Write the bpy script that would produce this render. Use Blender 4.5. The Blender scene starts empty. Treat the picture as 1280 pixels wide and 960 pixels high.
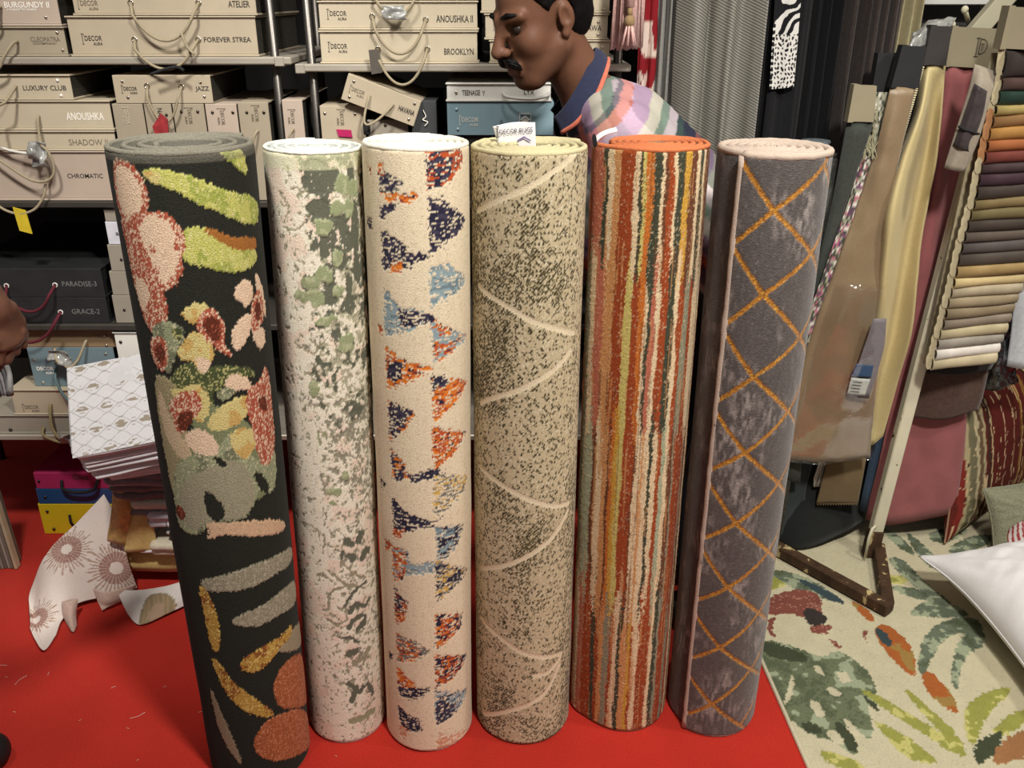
import bpy, math, random
import numpy as np
from mathutils import Matrix, Vector

random.seed(7)
RNG = np.random.default_rng(7)
C = bpy.context.scene.collection
SC = bpy.context.scene

# ------------------------------------------------------------------ camera
FPX, PITCH, CAMH = 1100.0, math.radians(23.7), 1.6
cam = bpy.data.cameras.new('camera')
cam.sensor_width = 36.0
cam.lens = 36.0 * FPX / 1280.0
cam.clip_start = 0.02
cam_o = bpy.data.objects.new('camera', cam)
C.objects.link(cam_o)
cam_o.location = (0, 0, CAMH)
cam_o.rotation_euler = (math.radians(90) - PITCH, 0, 0)
SC.camera = cam_o

# ------------------------------------------------------------------ light
SC.view_settings.view_transform = 'Standard'
SC.view_settings.look = 'None'
SC.view_settings.gamma = 1.0
SC.view_settings.exposure = 0.0
world = bpy.data.worlds.new('hall')
SC.world = world
world.use_nodes = True
wb = world.node_tree.nodes['Background']
wb.inputs[0].default_value = (1.0, 0.95, 0.88, 1)
wb.inputs[1].default_value = 0.16


def lamp(name, kind, loc, target, power, color, size=0.3, spot=60, blend=.5):
    l = bpy.data.lights.new(name, kind)
    l.energy = power
    l.color = color
    if kind == 'AREA':
        l.shape = 'DISK'
        l.size = size
    else:
        l.shadow_soft_size = size
    if kind == 'SPOT':
        l.spot_size = math.radians(spot)
        l.spot_blend = blend
    o = bpy.data.objects.new(name, l)
    C.objects.link(o)
    o.location = loc
    d = Vector(target) - Vector(loc)
    o.rotation_euler = d.to_track_quat('-Z', 'Y').to_euler()
    return o


WARM = (1.0, 0.955, 0.87)
lamp('ceiling_spot', 'SPOT', (0.75, 0.15, 3.1), (0.15, 1.65, 0.7), 345, WARM, .16, 75, .7)
lamp('ceiling_spot', 'SPOT', (-0.85, 0.55, 3.6), (-0.92, 2.3, 0.95), 330, WARM, .16, 44, .8)
lamp('ceiling_spot', 'SPOT', (2.1, 1.1, 3.0), (1.35, 2.2, .4), 112, (1.0, .95, .82), .14, 75, .7)
lamp('ceiling_spot', 'SPOT', (0.4, 1.2, 3.2), (0.6, 2.35, 1.5), 48, (1, .95, .86), .15, 80, .7)


# ------------------------------------------------------------------ maths
def lin(v):
    v = v / 255.0
    return v / 12.92 if v <= 0.04045 else ((v + 0.055) / 1.055) ** 2.4


def K(r, g, b, k=1.0):
    return (min(lin(r) * k, .9), min(lin(g) * k, .9), min(lin(b) * k, .9))


CP, SP = math.cos(PITCH), math.sin(PITCH)


def ray(px, py):
    dx = (px - 640) / FPX
    dy = (480 - py) / FPX
    return Vector((dx, CP + dy * SP, -SP + dy * CP))


def at(px, py, Y):
    r = ray(px, py)
    return Vector((0, 0, CAMH)) + r * (Y / r.y)


def fl(px, py, z=0.0):
    r = ray(px, py)
    return Vector((0, 0, CAMH)) + r * ((z - CAMH) / r.z)


def hsh(ix, iy, seed):
    n = (ix.astype(np.int64) * 374761393 + iy.astype(np.int64) * 668265263 + seed * 974711) & 0x7fffffff
    n = ((n ^ (n >> 13)) * 1274126177) & 0x7fffffff
    n = (n ^ (n >> 16)) & 0xffffff
    return n / float(0xffffff)


def vnoise(x, y, seed=0):
    x = np.asarray(x, float)
    y = np.asarray(y, float)
    ix = np.floor(x)
    iy = np.floor(y)
    fx = x - ix
    fy = y - iy
    fx = fx * fx * (3 - 2 * fx)
    fy = fy * fy * (3 - 2 * fy)
    a = hsh(ix, iy, seed)
    b = hsh(ix + 1, iy, seed)
    c = hsh(ix, iy + 1, seed)
    d = hsh(ix + 1, iy + 1, seed)
    return (a * (1 - fx) + b * fx) * (1 - fy) + (c * (1 - fx) + d * fx) * fy


def fbm(x, y, seed=0, o=4):
    s = 0
    a = .5
    t = 0
    for i in range(o):
        s = s + a * vnoise(x * 2 ** i, y * 2 ** i, seed + i * 17)
        t += a
        a *= .5
    return s / t


def smooth_poly(p, n=2):
    p = np.array(p, float)
    for _ in range(n):
        q = np.roll(p, -1, 0)
        p = np.stack([p * .75 + q * .25, p * .25 + q * .75], 1).reshape(-1, 2)
    return p


def inpoly(x, y, P):
    P = np.asarray(P)
    r = np.zeros(x.shape, bool)
    m = (x >= P[:, 0].min()) & (x <= P[:, 0].max()) & (y >= P[:, 1].min()) & (y <= P[:, 1].max())
    if not m.any():
        return r
    xs, ys = x[m], y[m]
    k = np.zeros(xs.shape, bool)
    n = len(P)
    for i in range(n):
        x0, y0 = P[i]
        x1, y1 = P[(i + 1) % n]
        if y0 == y1:
            continue
        c = ((y0 > ys) != (y1 > ys)) & (xs < (x1 - x0) * (ys - y0) / (y1 - y0) + x0)
        k ^= c
    r[m] = k
    return r


def dist_line(x, y, P):
    d = np.full(x.shape, 9.0)
    for (x0, y0), (x1, y1) in zip(P[:-1], P[1:]):
        vx, vy = x1 - x0, y1 - y0
        L = vx * vx + vy * vy + 1e-12
        t = np.clip(((x - x0) * vx + (y - y0) * vy) / L, 0, 1)
        d = np.minimum(d, np.hypot(x - x0 - t * vx, y - y0 - t * vy))
    return d


def catmull(P, n):
    """points through P, n per span"""
    P = [np.array(p, float) for p in P]
    P = [2 * P[0] - P[1]] + P + [2 * P[-1] - P[-2]]
    out = []
    for i in range(1, len(P) - 2):
        p0, p1, p2, p3 = P[i - 1:i + 3]
        for k in range(n):
            t = k / n
            out.append(.5 * ((2 * p1) + (-p0 + p2) * t + (2 * p0 - 5 * p1 + 4 * p2 - p3) * t * t + (-p0 + 3 * p1 - 3 * p2 + p3) * t ** 3))
    out.append(P[-2])
    return np.array(out)


# ------------------------------------------------------------------ materials
def M(name, col=(.5, .5, .5), rough=.8, var=.1, scale=40, bump=0.0, bscale=300, metal=0.0, spec=.3, attr=False,
      sheen=0.0, stretch=(1, 1, 1), alpha=None, speck=None):
    m = bpy.data.materials.new(name)
    m.use_nodes = True
    nt = m.node_tree
    N, Lk = nt.nodes, nt.links
    b = N['Principled BSDF']
    b.inputs['Roughness'].default_value = rough
    b.inputs['Metallic'].default_value = metal
    b.inputs['Specular IOR Level'].default_value = spec
    if sheen:
        b.inputs['Sheen Weight'].default_value = sheen
        b.inputs['Sheen Roughness'].default_value = .5
    tc = N.new('ShaderNodeTexCoord')
    mp = N.new('ShaderNodeMapping')
    mp.inputs['Scale'].default_value = stretch
    Lk.new(tc.outputs['Object'], mp.inputs[0])
    nz = N.new('ShaderNodeTexNoise')
    nz.inputs['Scale'].default_value = scale
    nz.inputs['Detail'].default_value = 4
    Lk.new(mp.outputs[0], nz.inputs['Vector'])
    mr = N.new('ShaderNodeMapRange')
    mr.inputs['From Min'].default_value = .25
    mr.inputs['From Max'].default_value = .75
    mr.inputs['To Min'].default_value = 1 - var
    mr.inputs['To Max'].default_value = 1 + var
    Lk.new(nz.outputs['Fac'], mr.inputs['Value'])
    mul = N.new('ShaderNodeMix')
    mul.data_type = 'RGBA'
    mul.blend_type = 'MULTIPLY'
    mul.inputs[0].default_value = 1
    if attr:
        at_ = N.new('ShaderNodeAttribute')
        at_.attribute_name = 'Col'
        Lk.new(at_.outputs['Color'], mul.inputs[6])
    else:
        mul.inputs[6].default_value = (*col, 1)
    Lk.new(mr.outputs[0], mul.inputs[7])
    src = mul.outputs[2]
    if speck:
        sc, th, c2 = speck
        n2 = N.new('ShaderNodeTexNoise')
        n2.inputs['Scale'].default_value = sc
        n2.inputs['Detail'].default_value = 5
        Lk.new(mp.outputs[0], n2.inputs['Vector'])
        rp = N.new('ShaderNodeMapRange')
        rp.inputs['From Min'].default_value = th
        rp.inputs['From Max'].default_value = th + .04
        Lk.new(n2.outputs['Fac'], rp.inputs['Value'])
        mx = N.new('ShaderNodeMix')
        mx.data_type = 'RGBA'
        Lk.new(rp.outputs[0], mx.inputs[0])
        Lk.new(src, mx.inputs[6])
        mx.inputs[7].default_value = (*c2, 1)
        src = mx.outputs[2]
    Lk.new(src, b.inputs['Base Color'])
    if bump:
        bz = N.new('ShaderNodeTexNoise')
        bz.inputs['Scale'].default_value = bscale
        bz.inputs['Detail'].default_value = 3
        Lk.new(mp.outputs[0], bz.inputs['Vector'])
        bp = N.new('ShaderNodeBump')
        bp.inputs['Strength'].default_value = bump
        bp.inputs['Distance'].default_value = .003
        Lk.new(bz.outputs['Fac'], bp.inputs['Height'])
        Lk.new(bp.outputs[0], b.inputs['Normal'])
    if alpha is not None:
        b.inputs['Alpha'].default_value = alpha
    return m


_mc = {}


def FAB(r, g, b, k=1.0, **kw):
    key = (r, g, b, k, tuple(sorted(kw.items())))
    if key not in _mc:
        a = dict(rough=.9, var=.12, scale=120, bump=.25, bscale=500, sheen=.15, spec=.15)
        a.update(kw)
        _mc[key] = M('fabric', K(r, g, b, k), **a)
    return _mc[key]


PILE = M('rug_pile', attr=True, rough=.95, var=.34, scale=420, bump=.55, bscale=420, spec=.06, sheen=.03)
PILE_FINE = M('rug_pile_fine', attr=True, rough=.9, var=.22, scale=520, bump=.45, bscale=480, spec=.08, sheen=.06)
PILE_SILKY = M('rug_pile_silky', attr=True, rough=.6, var=.42, scale=330, bump=.5, bscale=380, spec=.3, sheen=.25, stretch=(.5, .5, 1.6))
PRINT = M('printed_cloth', attr=True, rough=.85, var=.05, scale=200, bump=.12, bscale=600, spec=.2)
CARD = M('card', K(177, 164, 143), rough=.62, var=.06, scale=14, bump=.05, bscale=500, spec=.35)
CARD_LIGHT = M('light_card', K(187, 175, 153), rough=.6, var=.05, scale=14, bump=.05, bscale=500, spec=.35)
CARD_PINK = M('pinkish_card', K(180, 164, 150), rough=.62, var=.06, scale=14, bump=.05, bscale=500)
CARD_TAUPE = M('taupe_card', K(160, 149, 130), rough=.62, var=.07, scale=14, bump=.05, bscale=500)
CARD_GREY = M('grey_card', K(150, 142, 130), rough=.62, var=.06, scale=14, bump=.05, bscale=500)
CARD_BROWN = M('brown_card', K(140, 118, 92), rough=.62, var=.08, scale=14, bump=.05, bscale=500)
CARD_WHITE = M('white_card', K(228, 226, 220), rough=.5, var=.03, scale=14)
CARD_BLUE = M('blue_card', K(136, 164, 176), rough=.55, var=.07, scale=10)
CARD_SLATE = M('slate_blue_card', K(112, 132, 140), rough=.55, var=.07, scale=10)
CARD_BLACK = M('black_card', K(44, 45, 46), rough=.35, var=.2, scale=20, spec=.5)
CARD_CHAR = M('charcoal_card', K(66, 68, 70), rough=.5, var=.1, scale=20)
PLASTIC_YELLOW = M('yellow_plastic', K(222, 200, 40), rough=.35, var=.06, scale=10, spec=.5)
PLASTIC_BLUE = M('blue_plastic', K(36, 78, 128), rough=.35, var=.08, scale=10, spec=.5)
PLASTIC_PINK = M('magenta_plastic', K(176, 48, 98), rough=.4, var=.08, scale=10, spec=.5)
INK = M('dark_ink', K(62, 58, 54), rough=.7, var=.02)
INK_SOFT = M('soft_grey_ink', K(120, 110, 96), rough=.7, var=.02)
INK_WHITE = M('white_ink', K(238, 234, 226), rough=.7, var=.02)
INK_PALE = M('pale_ink', K(206, 196, 180), rough=.7, var=.02)
STEEL = M('stud_metal', K(222, 214, 200), rough=.2, var=.03, metal=1.0)
DARK_STUD = M('dark_stud_metal', K(90, 86, 80), rough=.3, var=.03, metal=1.0)
CHROME = M('shelf_tube_metal', K(104, 100, 96), rough=.38, var=.12, scale=25, metal=.9, stretch=(1, 1, .1))
SHELF_EDGE = M('shelf_board_laminate', K(176, 168, 156), rough=.4, var=.15, scale=30, metal=.3, stretch=(.2, 1, 1))
SHELF_DARK = M('dark_shelf_board', K(60, 56, 52), rough=.45, var=.15, scale=30)
CORD_BEIGE = M('beige_cord', K(158, 146, 122), rough=.85, var=.2, scale=300, bump=.5, bscale=600)
CORD_WHITE = M('white_cord', K(214, 212, 206), rough=.7, var=.1, scale=300, bump=.3, bscale=600)
CORD_WINE = M('wine_cord', K(92, 32, 44), rough=.85, var=.2, scale=300, bump=.5, bscale=600)
CORD_BLACK = M('black_cord', K(34, 34, 36), rough=.8, var=.2, scale=300, bump=.5, bscale=600)
CORD_SLATE = M('slate_cord', K(92, 112, 116), rough=.85, var=.2, scale=300, bump=.5, bscale=600)
CORD_OLIVE = M('olive_cord', K(140, 126, 92), rough=.85, var=.2, scale=300, bump=.5, bscale=600)
FOIL = M('clear_plastic_tag', K(150, 150, 148), rough=.12, var=.5, scale=60, bump=1.0, bscale=60, spec=.9)
PAINT_CREAM = M('chipped_cream_paint', K(206, 200, 176), rough=.5, var=.08, scale=12, speck=(38, .66, K(74, 46, 26)))
PAINT_RUST = M('rusty_painted_steel', K(70, 50, 34), rough=.75, var=.45, scale=30, bump=.7, bscale=120, stretch=(1, 1, .35), speck=(30, .60, K(186, 166, 120)))
LABEL_WHITE = M('white_label', K(236, 234, 236), rough=.6, var=.02)


# ------------------------------------------------------------------ mesh builders
def obj(name, me, m=None, parent=None, label=None, cat=None, group=None, kind=None, smooth=False):
    me.name = name
    o = bpy.data.objects.new(name, me)
    C.objects.link(o)
    if m is not None:
        me.materials.append(m)
    if smooth and len(me.polygons):
        me.polygons.foreach_set('use_smooth', np.ones(len(me.polygons), bool))
    if parent:
        o.parent = parent
    tag(o, label, cat, group, kind)
    return o


def tag(o, label=None, cat=None, group=None, kind=None):
    if label: o['label'] = label
    if cat: o['category'] = cat
    if group: o['group'] = group
    if kind: o['kind'] = kind
    return o


def empty(name, label=None, cat=None, loc=(0, 0, 0), group=None):
    o = bpy.data.objects.new(name, None)
    o.empty_display_size = .05
    C.objects.link(o)
    o.location = loc
    return tag(o, label, cat, group)


def raw_mesh(V, Q):
    """V (n,3), Q (m,4) ints quads"""
    me = bpy.data.meshes.new('m')
    V = np.ascontiguousarray(V, np.float32)
    Q = np.ascontiguousarray(Q, np.int32)
    k = Q.shape[1]
    me.vertices.add(len(V))
    me.vertices.foreach_set('co', V.ravel())
    me.loops.add(Q.size)
    me.loops.foreach_set('vertex_index', Q.ravel())
    me.polygons.add(len(Q))
    me.polygons.foreach_set('loop_start', np.arange(0, Q.size, k, dtype=np.int32))
    me.update(calc_edges=True)
    me.validate()
    return me


def grid_quads(nr, nc, wrap=False, off=0):
    i = np.arange(nr - 1)[:, None]
    j = np.arange(nc if wrap else nc - 1)[None, :]
    j2 = (j + 1) % nc
    q = np.stack([i * nc + j + 0 * i, i * nc + j2, (i + 1) * nc + j2, (i + 1) * nc + j + 0 * i], -1)
    return q.reshape(-1, 4) + off


def set_col(me, col):
    ca = me.color_attributes.new('Col', 'FLOAT_COLOR', 'POINT')
    c4 = np.ones((len(me.vertices), 4), np.float32)
    c4[:, :3] = col
    ca.data.foreach_set('color', c4.ravel())


class MB:
    def __init__(s):
        s.v = []
        s.f = []

    def add(s, v, f):
        o = len(s.v)
        s.v += [tuple(p) for p in v]
        s.f += [tuple(i + o for i in q) for q in f]
        return s

    def box(s, x0, x1, y0, y1, z0, z1, bev=0.0, T=None):
        if bev <= 0:
            v = [(x, y, z) for z in (z0, z1) for y in (y0, y1) for x in (x0, x1)]
            f = [(0, 2, 3, 1), (4, 5, 7, 6), (0, 1, 5, 4), (2, 6, 7, 3), (0, 4, 6, 2), (1, 3, 7, 5)]
        else:
            b = min(bev, (x1 - x0) * .45, (y1 - y0) * .45, (z1 - z0) * .45)
            v = []
            idx = {}
            for a in (0, 1):
                for c in (0, 1):
                    for d in (0, 1):
                        X, Y, Z = (x0, x1)[a], (y0, y1)[c], (z0, z1)[d]
                        sx, sy, sz = (1, -1)[a] * b, (1, -1)[c] * b, (1, -1)[d] * b
                        for ax, p in enumerate(((X, Y + sy, Z + sz), (X + sx, Y, Z + sz), (X + sx, Y + sy, Z))):
                            idx[a, c, d, ax] = len(v)
                            v.append(p)
            I = idx
            f = []
            for a in (0, 1):
                q = [I[a, 0, 0, 0], I[a, 1, 0, 0], I[a, 1, 1, 0], I[a, 0, 1, 0]]
                f.append(q if a else q[::-1])
                q = [I[0, a, 0, 1], I[0, a, 1, 1], I[1, a, 1, 1], I[1, a, 0, 1]]
                f.append(q if a else q[::-1])
                q = [I[0, 0, a, 2], I[1, 0, a, 2], I[1, 1, a, 2], I[0, 1, a, 2]]
                f.append(q if a else q[::-1])
            for a in (0, 1):
                for c in (0, 1):
                    q = [I[a, c, 0, 0], I[a, c, 0, 1], I[a, c, 1, 1], I[a, c, 1, 0]]
                    f.append(q if a == c else q[::-1])
                    q = [I[a, 0, c, 0], I[a, 1, c, 0], I[a, 1, c, 2], I[a, 0, c, 2]]
                    f.append(q if a != c else q[::-1])
                    q = [I[0, a, c, 1], I[0, a, c, 2], I[1, a, c, 2], I[1, a, c, 1]]
                    f.append(q if a != c else q[::-1])
                    for d in (0, 1):
                        t = [I[a, c, d, 0], I[a, c, d, 1], I[a, c, d, 2]]
                        f.append(t if (a + c + d) % 2 else t[::-1])
        if T is not None:
            v = [T @ Vector(p) for p in v]
        return s.add(v, f)

    def tube(s, pts, r, seg=8, cap=True, r1=None):
        pts = [Vector(p) for p in pts]
        n = len(pts)
        v = []
        up = Vector((0.13, 0.21, 1)).normalized()
        prev = None
        for i, p in enumerate(pts):
            d = (pts[min(i + 1, n - 1)] - pts[max(i - 1, 0)])
            d = d.normalized() if d.length > 1e-9 else Vector((0, 0, 1))
            if prev is None:
                a = up.cross(d)
                if a.length < .2: a = Vector((1, 0, 0)).cross(d)
                a.normalize()
            else:
                a = prev - d * prev.dot(d)
                a.normalize()
            prev = a
            b = d.cross(a)
            rr = r[i] if hasattr(r, '__len__') else (r if r1 is None else r + (r1 - r) * i / (n - 1))
            for k in range(seg):
                t = 2 * math.pi * k / seg
                v.append(p + (a * math.cos(t) + b * math.sin(t)) * rr)
        f = []
        for i in range(n - 1):
            for k in range(seg):
                k2 = (k + 1) % seg
                f.append((i * seg + k, i * seg + k2, (i + 1) * seg + k2, (i + 1) * seg + k))
        if cap:
            f.append(tuple(range(seg))[::-1])
            f.append(tuple((n - 1) * seg + k for k in range(seg)))
        return s.add(v, f)

    def ball(s, c, r, seg=8, sq=(1, 1, 1)):
        v = [(c[0], c[1], c[2] - r * sq[2])]
        rings = seg // 2
        for i in range(1, rings):
            a = -math.pi / 2 + math.pi * i / rings
            for k in range(seg):
                t = 2 * math.pi * k / seg
                v.append((c[0] + r * sq[0] * math.cos(a) * math.cos(t), c[1] + r * sq[1] * math.cos(a) * math.sin(t), c[2] + r * sq[2] * math.sin(a)))
        v.append((c[0], c[1], c[2] + r * sq[2]))
        f = [(0, 1 + (k + 1) % seg, 1 + k) for k in range(seg)]
        for i in range(rings - 2):
            for k in range(seg):
                k2 = (k + 1) % seg
                f.append((1 + i * seg + k, 1 + i * seg + k2, 1 + (i + 1) * seg + k2, 1 + (i + 1) * seg + k))
        t0 = 1 + (rings - 2) * seg
        f += [(t0 + k, t0 + (k + 1) % seg, len(v) - 1) for k in range(seg)]
        return s.add(v, f)

    def prism(s, poly, y0, y1):
        """poly in (x,z), extruded along y"""
        n = len(poly)
        v = [(p[0], y0, p[1]) for p in poly] + [(p[0], y1, p[1]) for p in poly]
        f = [tuple(range(n)), tuple(range(2 * n - 1, n - 1, -1))]
        f += [(i, i + n, (i + 1) % n + n, (i + 1) % n) for i in range(n)]
        return s.add(v, f)

    def mesh(s):
        me = bpy.data.meshes.new('m')
        me.from_pydata([tuple(p) for p in s.v], [], s.f)
        me.update()
        return me

    def build(s, name, m, parent=None, smooth=False, **kw):
        return obj(name, s.mesh(), m, parent, smooth=smooth, **kw)


def sheet(name, P, m, parent=None, thick=.003, sub=6, noise=0.0, nscale=12, seed=0, colf=None, **kw):
    """cloth: control grid P[rows][cols] of 3-D points, splined, given thickness"""
    rows = [catmull(r, sub) for r in P]
    G = np.array([catmull([r[j] for r in rows], sub) for j in range(len(rows[0]))])  # cols, rows
    G = G.transpose(1, 0, 2)
    nr, nc = G.shape[:2]
    du = np.gradient(G, axis=1)
    dv = np.gradient(G, axis=0)
    n = np.cross(du, dv)
    n /= np.linalg.norm(n, axis=2, keepdims=True) + 1e-9
    L1 = np.cumsum(np.linalg.norm(du, axis=2), 1)
    L2 = np.cumsum(np.linalg.norm(dv, axis=2), 0)
    if noise:
        G = G + n * ((fbm(L1 * nscale, L2 * nscale, seed, 3) - .5) * 2 * noise)[..., None]
    A = G + n * thick / 2
    B = G - n * thick / 2
    V = np.concatenate([A.reshape(-1, 3), B.reshape(-1, 3)])
    q = grid_quads(nr, nc)
    k = nr * nc
    bl = list(range(nc)) + [i * nc + nc - 1 for i in range(1, nr)] + [(nr - 1) * nc + j for j in range(nc - 2, -1, -1)] + [i * nc for i in range(nr - 2, 0, -1)]
    bl = np.array(bl)
    b2 = np.roll(bl, -1)
    Q = np.concatenate([q, q[:, ::-1] + k, np.stack([b2, bl, bl + k, b2 + k], 1)])
    me = raw_mesh(V, Q)
    if colf is not None:
        uu, vv = np.meshgrid(np.linspace(0, 1, nc), np.linspace(0, 1, nr))
        c = colf(uu, vv, L1, L2).reshape(-1, 3)
        set_col(me, np.concatenate([c, c]))
    return obj(name, me, m, parent, smooth=True, **kw)


_tx = {}


def text(s, size, loc, m, parent, rot=(90, 0, 0), align='CENTER', wide=1.0, name='lettering', bold=0.0, spacing=1.0):
    cu = bpy.data.curves.new('t', 'FONT')
    cu.body = s
    cu.size = size
    cu.align_x = align
    cu.align_y = 'CENTER'
    cu.extrude = .0002
    cu.offset = bold
    cu.space_character = spacing
    cu.resolution_u = 2
    to = bpy.data.objects.new('t', cu)
    me = bpy.data.meshes.new_from_object(to)
    bpy.data.objects.remove(to)
    bpy.data.curves.remove(cu)
    R = Matrix.Translation(Vector(loc)) @ Matrix.Rotation(math.radians(rot[2]), 4, 'Z') @ Matrix.Rotation(math.radians(rot[1]), 4, 'Y') @ Matrix.Rotation(math.radians(rot[0]), 4, 'X') @ Matrix.Diagonal((wide, 1, 1, 1))
    me.transform(R)
    return obj(name, me, m, parent)


def text_fit(s, cx, cz, w, h, y, m, parent, vert=False, tilt=0.0, name='lettering', bold=.0):
    cu = bpy.data.curves.new('t', 'FONT')
    cu.body = s
    cu.size = 1
    cu.extrude = .004
    cu.offset = bold
    cu.resolution_u = 2
    to = bpy.data.objects.new('t', cu)
    me = bpy.data.meshes.new_from_object(to)
    bpy.data.objects.remove(to)
    bpy.data.curves.remove(cu)
    co = np.empty(len(me.vertices) * 3)
    me.vertices.foreach_get('co', co)
    co = co.reshape(-1, 3)
    lo, hi = co.min(0), co.max(0)
    q = (co - (lo + hi) / 2) / (hi - lo) * np.array([w, h, .0004])
    p = np.stack([q[:, 0], q[:, 2] * -1, q[:, 1]], 1)
    if vert: p = np.stack([p[:, 2], p[:, 1], -p[:, 0]], 1)
    c_, s_ = math.cos(tilt), math.sin(tilt)
    p = np.stack([p[:, 0] * c_ - p[:, 2] * s_, p[:, 1], p[:, 0] * s_ + p[:, 2] * c_], 1) + np.array([cx, y, cz])
    me.vertices.foreach_set('co', p.ravel())
    me.update()
    return obj(name, me, m, parent)


def logo(parent, x, z, h, m, y, vert=False, second='AURA', col2=None):
    h *= .84
    """tall initial, then the word and its second line, on a face that looks to -Y"""
    mb = MB()
    T = Matrix.Translation((x, y, z))
    if vert: T = T @ Matrix.Rotation(math.radians(90), 4, 'Y')
    def bx(x0, x1, z0, z1): mb.box(x0 * h, x1 * h, -.0002, .0002, z0 * h, z1 * h, T=T)
    bx(-1.30, -1.24, -.62, .62)
    bx(-1.38, -1.16, .58, .63)
    bx(-1.38, -1.16, -.63, -.58)
    bx(-1.12, -1.06, .36, .60)
    mb.build('logo_initial', m, parent)
    rot = (90, 0, 0) if not vert else (90, 90, 0)
    p = T @ Vector((.05 * h, 0, .05 * h))
    text('DECOR', h * .82, p, m, parent, rot=rot, wide=.78, spacing=1.0)
    p = T @ Vector((.55 * h, 0, -.58 * h))
    text(second, h * .48, p, m, parent, rot=rot, wide=.9)


# ------------------------------------------------------------------ implicit surfaces (for bodies, pillows)
class Field:
    def __init__(s, xs, ys, zs):
        s.ax = [np.asarray(a, np.float32) for a in (xs, ys, zs)]
        s.F = np.full([len(a) for a in s.ax], .2, np.float32)

    def sub(s, lo, hi, mg):
        sl = []
        for a, l, h in zip(s.ax, lo, hi):
            i0 = max(np.searchsorted(a, l - mg) - 1, 0)
            i1 = min(np.searchsorted(a, h + mg) + 1, len(a))
            sl.append(slice(i0, max(i1, i0)))
        g = np.meshgrid(*[a[k] for a, k in zip(s.ax, sl)], indexing='ij')
        return tuple(sl), np.stack(g, -1)

    def mix(s, sl, d, k, neg=False):
        f = s.F[sl]
        if neg:
            h = np.clip(.5 - .5 * (f + d) / k, 0, 1)
            s.F[sl] = f * (1 - h) + (-d) * h + k * h * (1 - h)
        else:
            h = np.clip(.5 + .5 * (f - d) / k, 0, 1)
            s.F[sl] = f * (1 - h) + d * h - k * h * (1 - h)

    def cap(s, a, b, ra, rb=None, k=.02, neg=False, flat=None):
        a, b = np.array(a, np.float32), np.array(b, np.float32)
        rb = ra if rb is None else rb
        r = max(ra, rb) * (1 if flat is None else max(1, flat[1]))
        sl, p = s.sub(np.minimum(a, b) - r, np.maximum(a, b) + r, k + .03)
        ab = b - a
        t = np.clip(((p - a) @ ab) / (ab @ ab + 1e-9), 0, 1)
        q = p - a - t[..., None] * ab
        if flat is not None:      # flat = (axis vector, stretch): wide along axis
            n = np.array(flat[0], np.float32)
            n /= np.linalg.norm(n)
            c = q @ n
            q = q - (c * (1 - 1 / flat[1]))[..., None] * n
        d = np.linalg.norm(q, axis=-1) - (ra + (rb - ra) * t)
        s.mix(sl, d, k, neg)
        return s

    def ell(s, c, r, R=None, k=.02, neg=False):
        c = np.array(c, np.float32)
        r = np.array(r, np.float32)
        m = r.max()
        sl, p = s.sub(c - m, c + m, k + .03)
        q = p - c
        if R is not None: q = q @ np.array(R, np.float32)   # columns of R are the local axes
        k0 = np.linalg.norm(q / r, axis=-1)
        k1 = np.linalg.norm(q / (r * r), axis=-1) + 1e-6
        s.mix(sl, k0 * (k0 - 1) / k1, k, neg)
        return s

    def mesh(s):
        F = s.F
        xs, ys, zs = s.ax
        ins = F < 0
        c = np.zeros(np.array(F.shape) - 1, np.int8)
        for dx in (0, 1):
            for dy in (0, 1):
                for dz in (0, 1):
                    c += ins[dx:F.shape[0] - 1 + dx, dy:F.shape[1] - 1 + dy, dz:F.shape[2] - 1 + dz]
        act = (c > 0) & (c < 8)
        I = np.argwhere(act)
        idm = np.full(act.shape, -1, np.int32)
        idm[act] = np.arange(len(I))
        cr = [(a, b, d) for a in (0, 1) for b in (0, 1) for d in (0, 1)]
        val = {k: F[I[:, 0] + k[0], I[:, 1] + k[1], I[:, 2] + k[2]] for k in cr}
        pos = {k: np.stack([xs[I[:, 0] + k[0]], ys[I[:, 1] + k[1]], zs[I[:, 2] + k[2]]], 1) for k in cr}
        acc = np.zeros((len(I), 3))
        cnt = np.zeros(len(I))
        for a in cr:
            for ax in range(3):
                if a[ax]: continue
                b = list(a)
                b[ax] = 1
                b = tuple(b)
                m = (val[a] < 0) != (val[b] < 0)
                t = np.where(m, val[a] / (val[a] - val[b] + 1e-12), 0)
                p = pos[a] * (1 - t)[:, None] + pos[b] * t[:, None]
                acc[m] += p[m]
                cnt[m] += 1
        V = acc / cnt[:, None]
        Q = []
        for ax in range(3):
            o = [(1, 2), (2, 0), (0, 1)][ax]
            sh = list(F.shape)
            a = [slice(None)] * 3
            b = [slice(None)] * 3
            a[ax] = slice(0, sh[ax] - 1)
            b[ax] = slice(1, sh[ax])
            d = ins[tuple(a)] != ins[tuple(b)]
            E = np.argwhere(d)
            ok = (E[:, o[0]] > 0) & (E[:, o[1]] > 0) & (E[:, o[0]] < sh[o[0]] - 1) & (E[:, o[1]] < sh[o[1]] - 1)
            E = E[ok]
            def cell(u, v):
                k = E.copy()
                k[:, o[0]] -= u
                k[:, o[1]] -= v
                return idm[k[:, 0], k[:, 1], k[:, 2]]
            q = np.stack([cell(1, 1), cell(0, 1), cell(0, 0), cell(1, 0)], 1)
            si = ins[E[:, 0], E[:, 1], E[:, 2]]
            q[~si] = q[~si][:, ::-1]
            Q.append(q)
        return raw_mesh(V, np.concatenate(Q))


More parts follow.
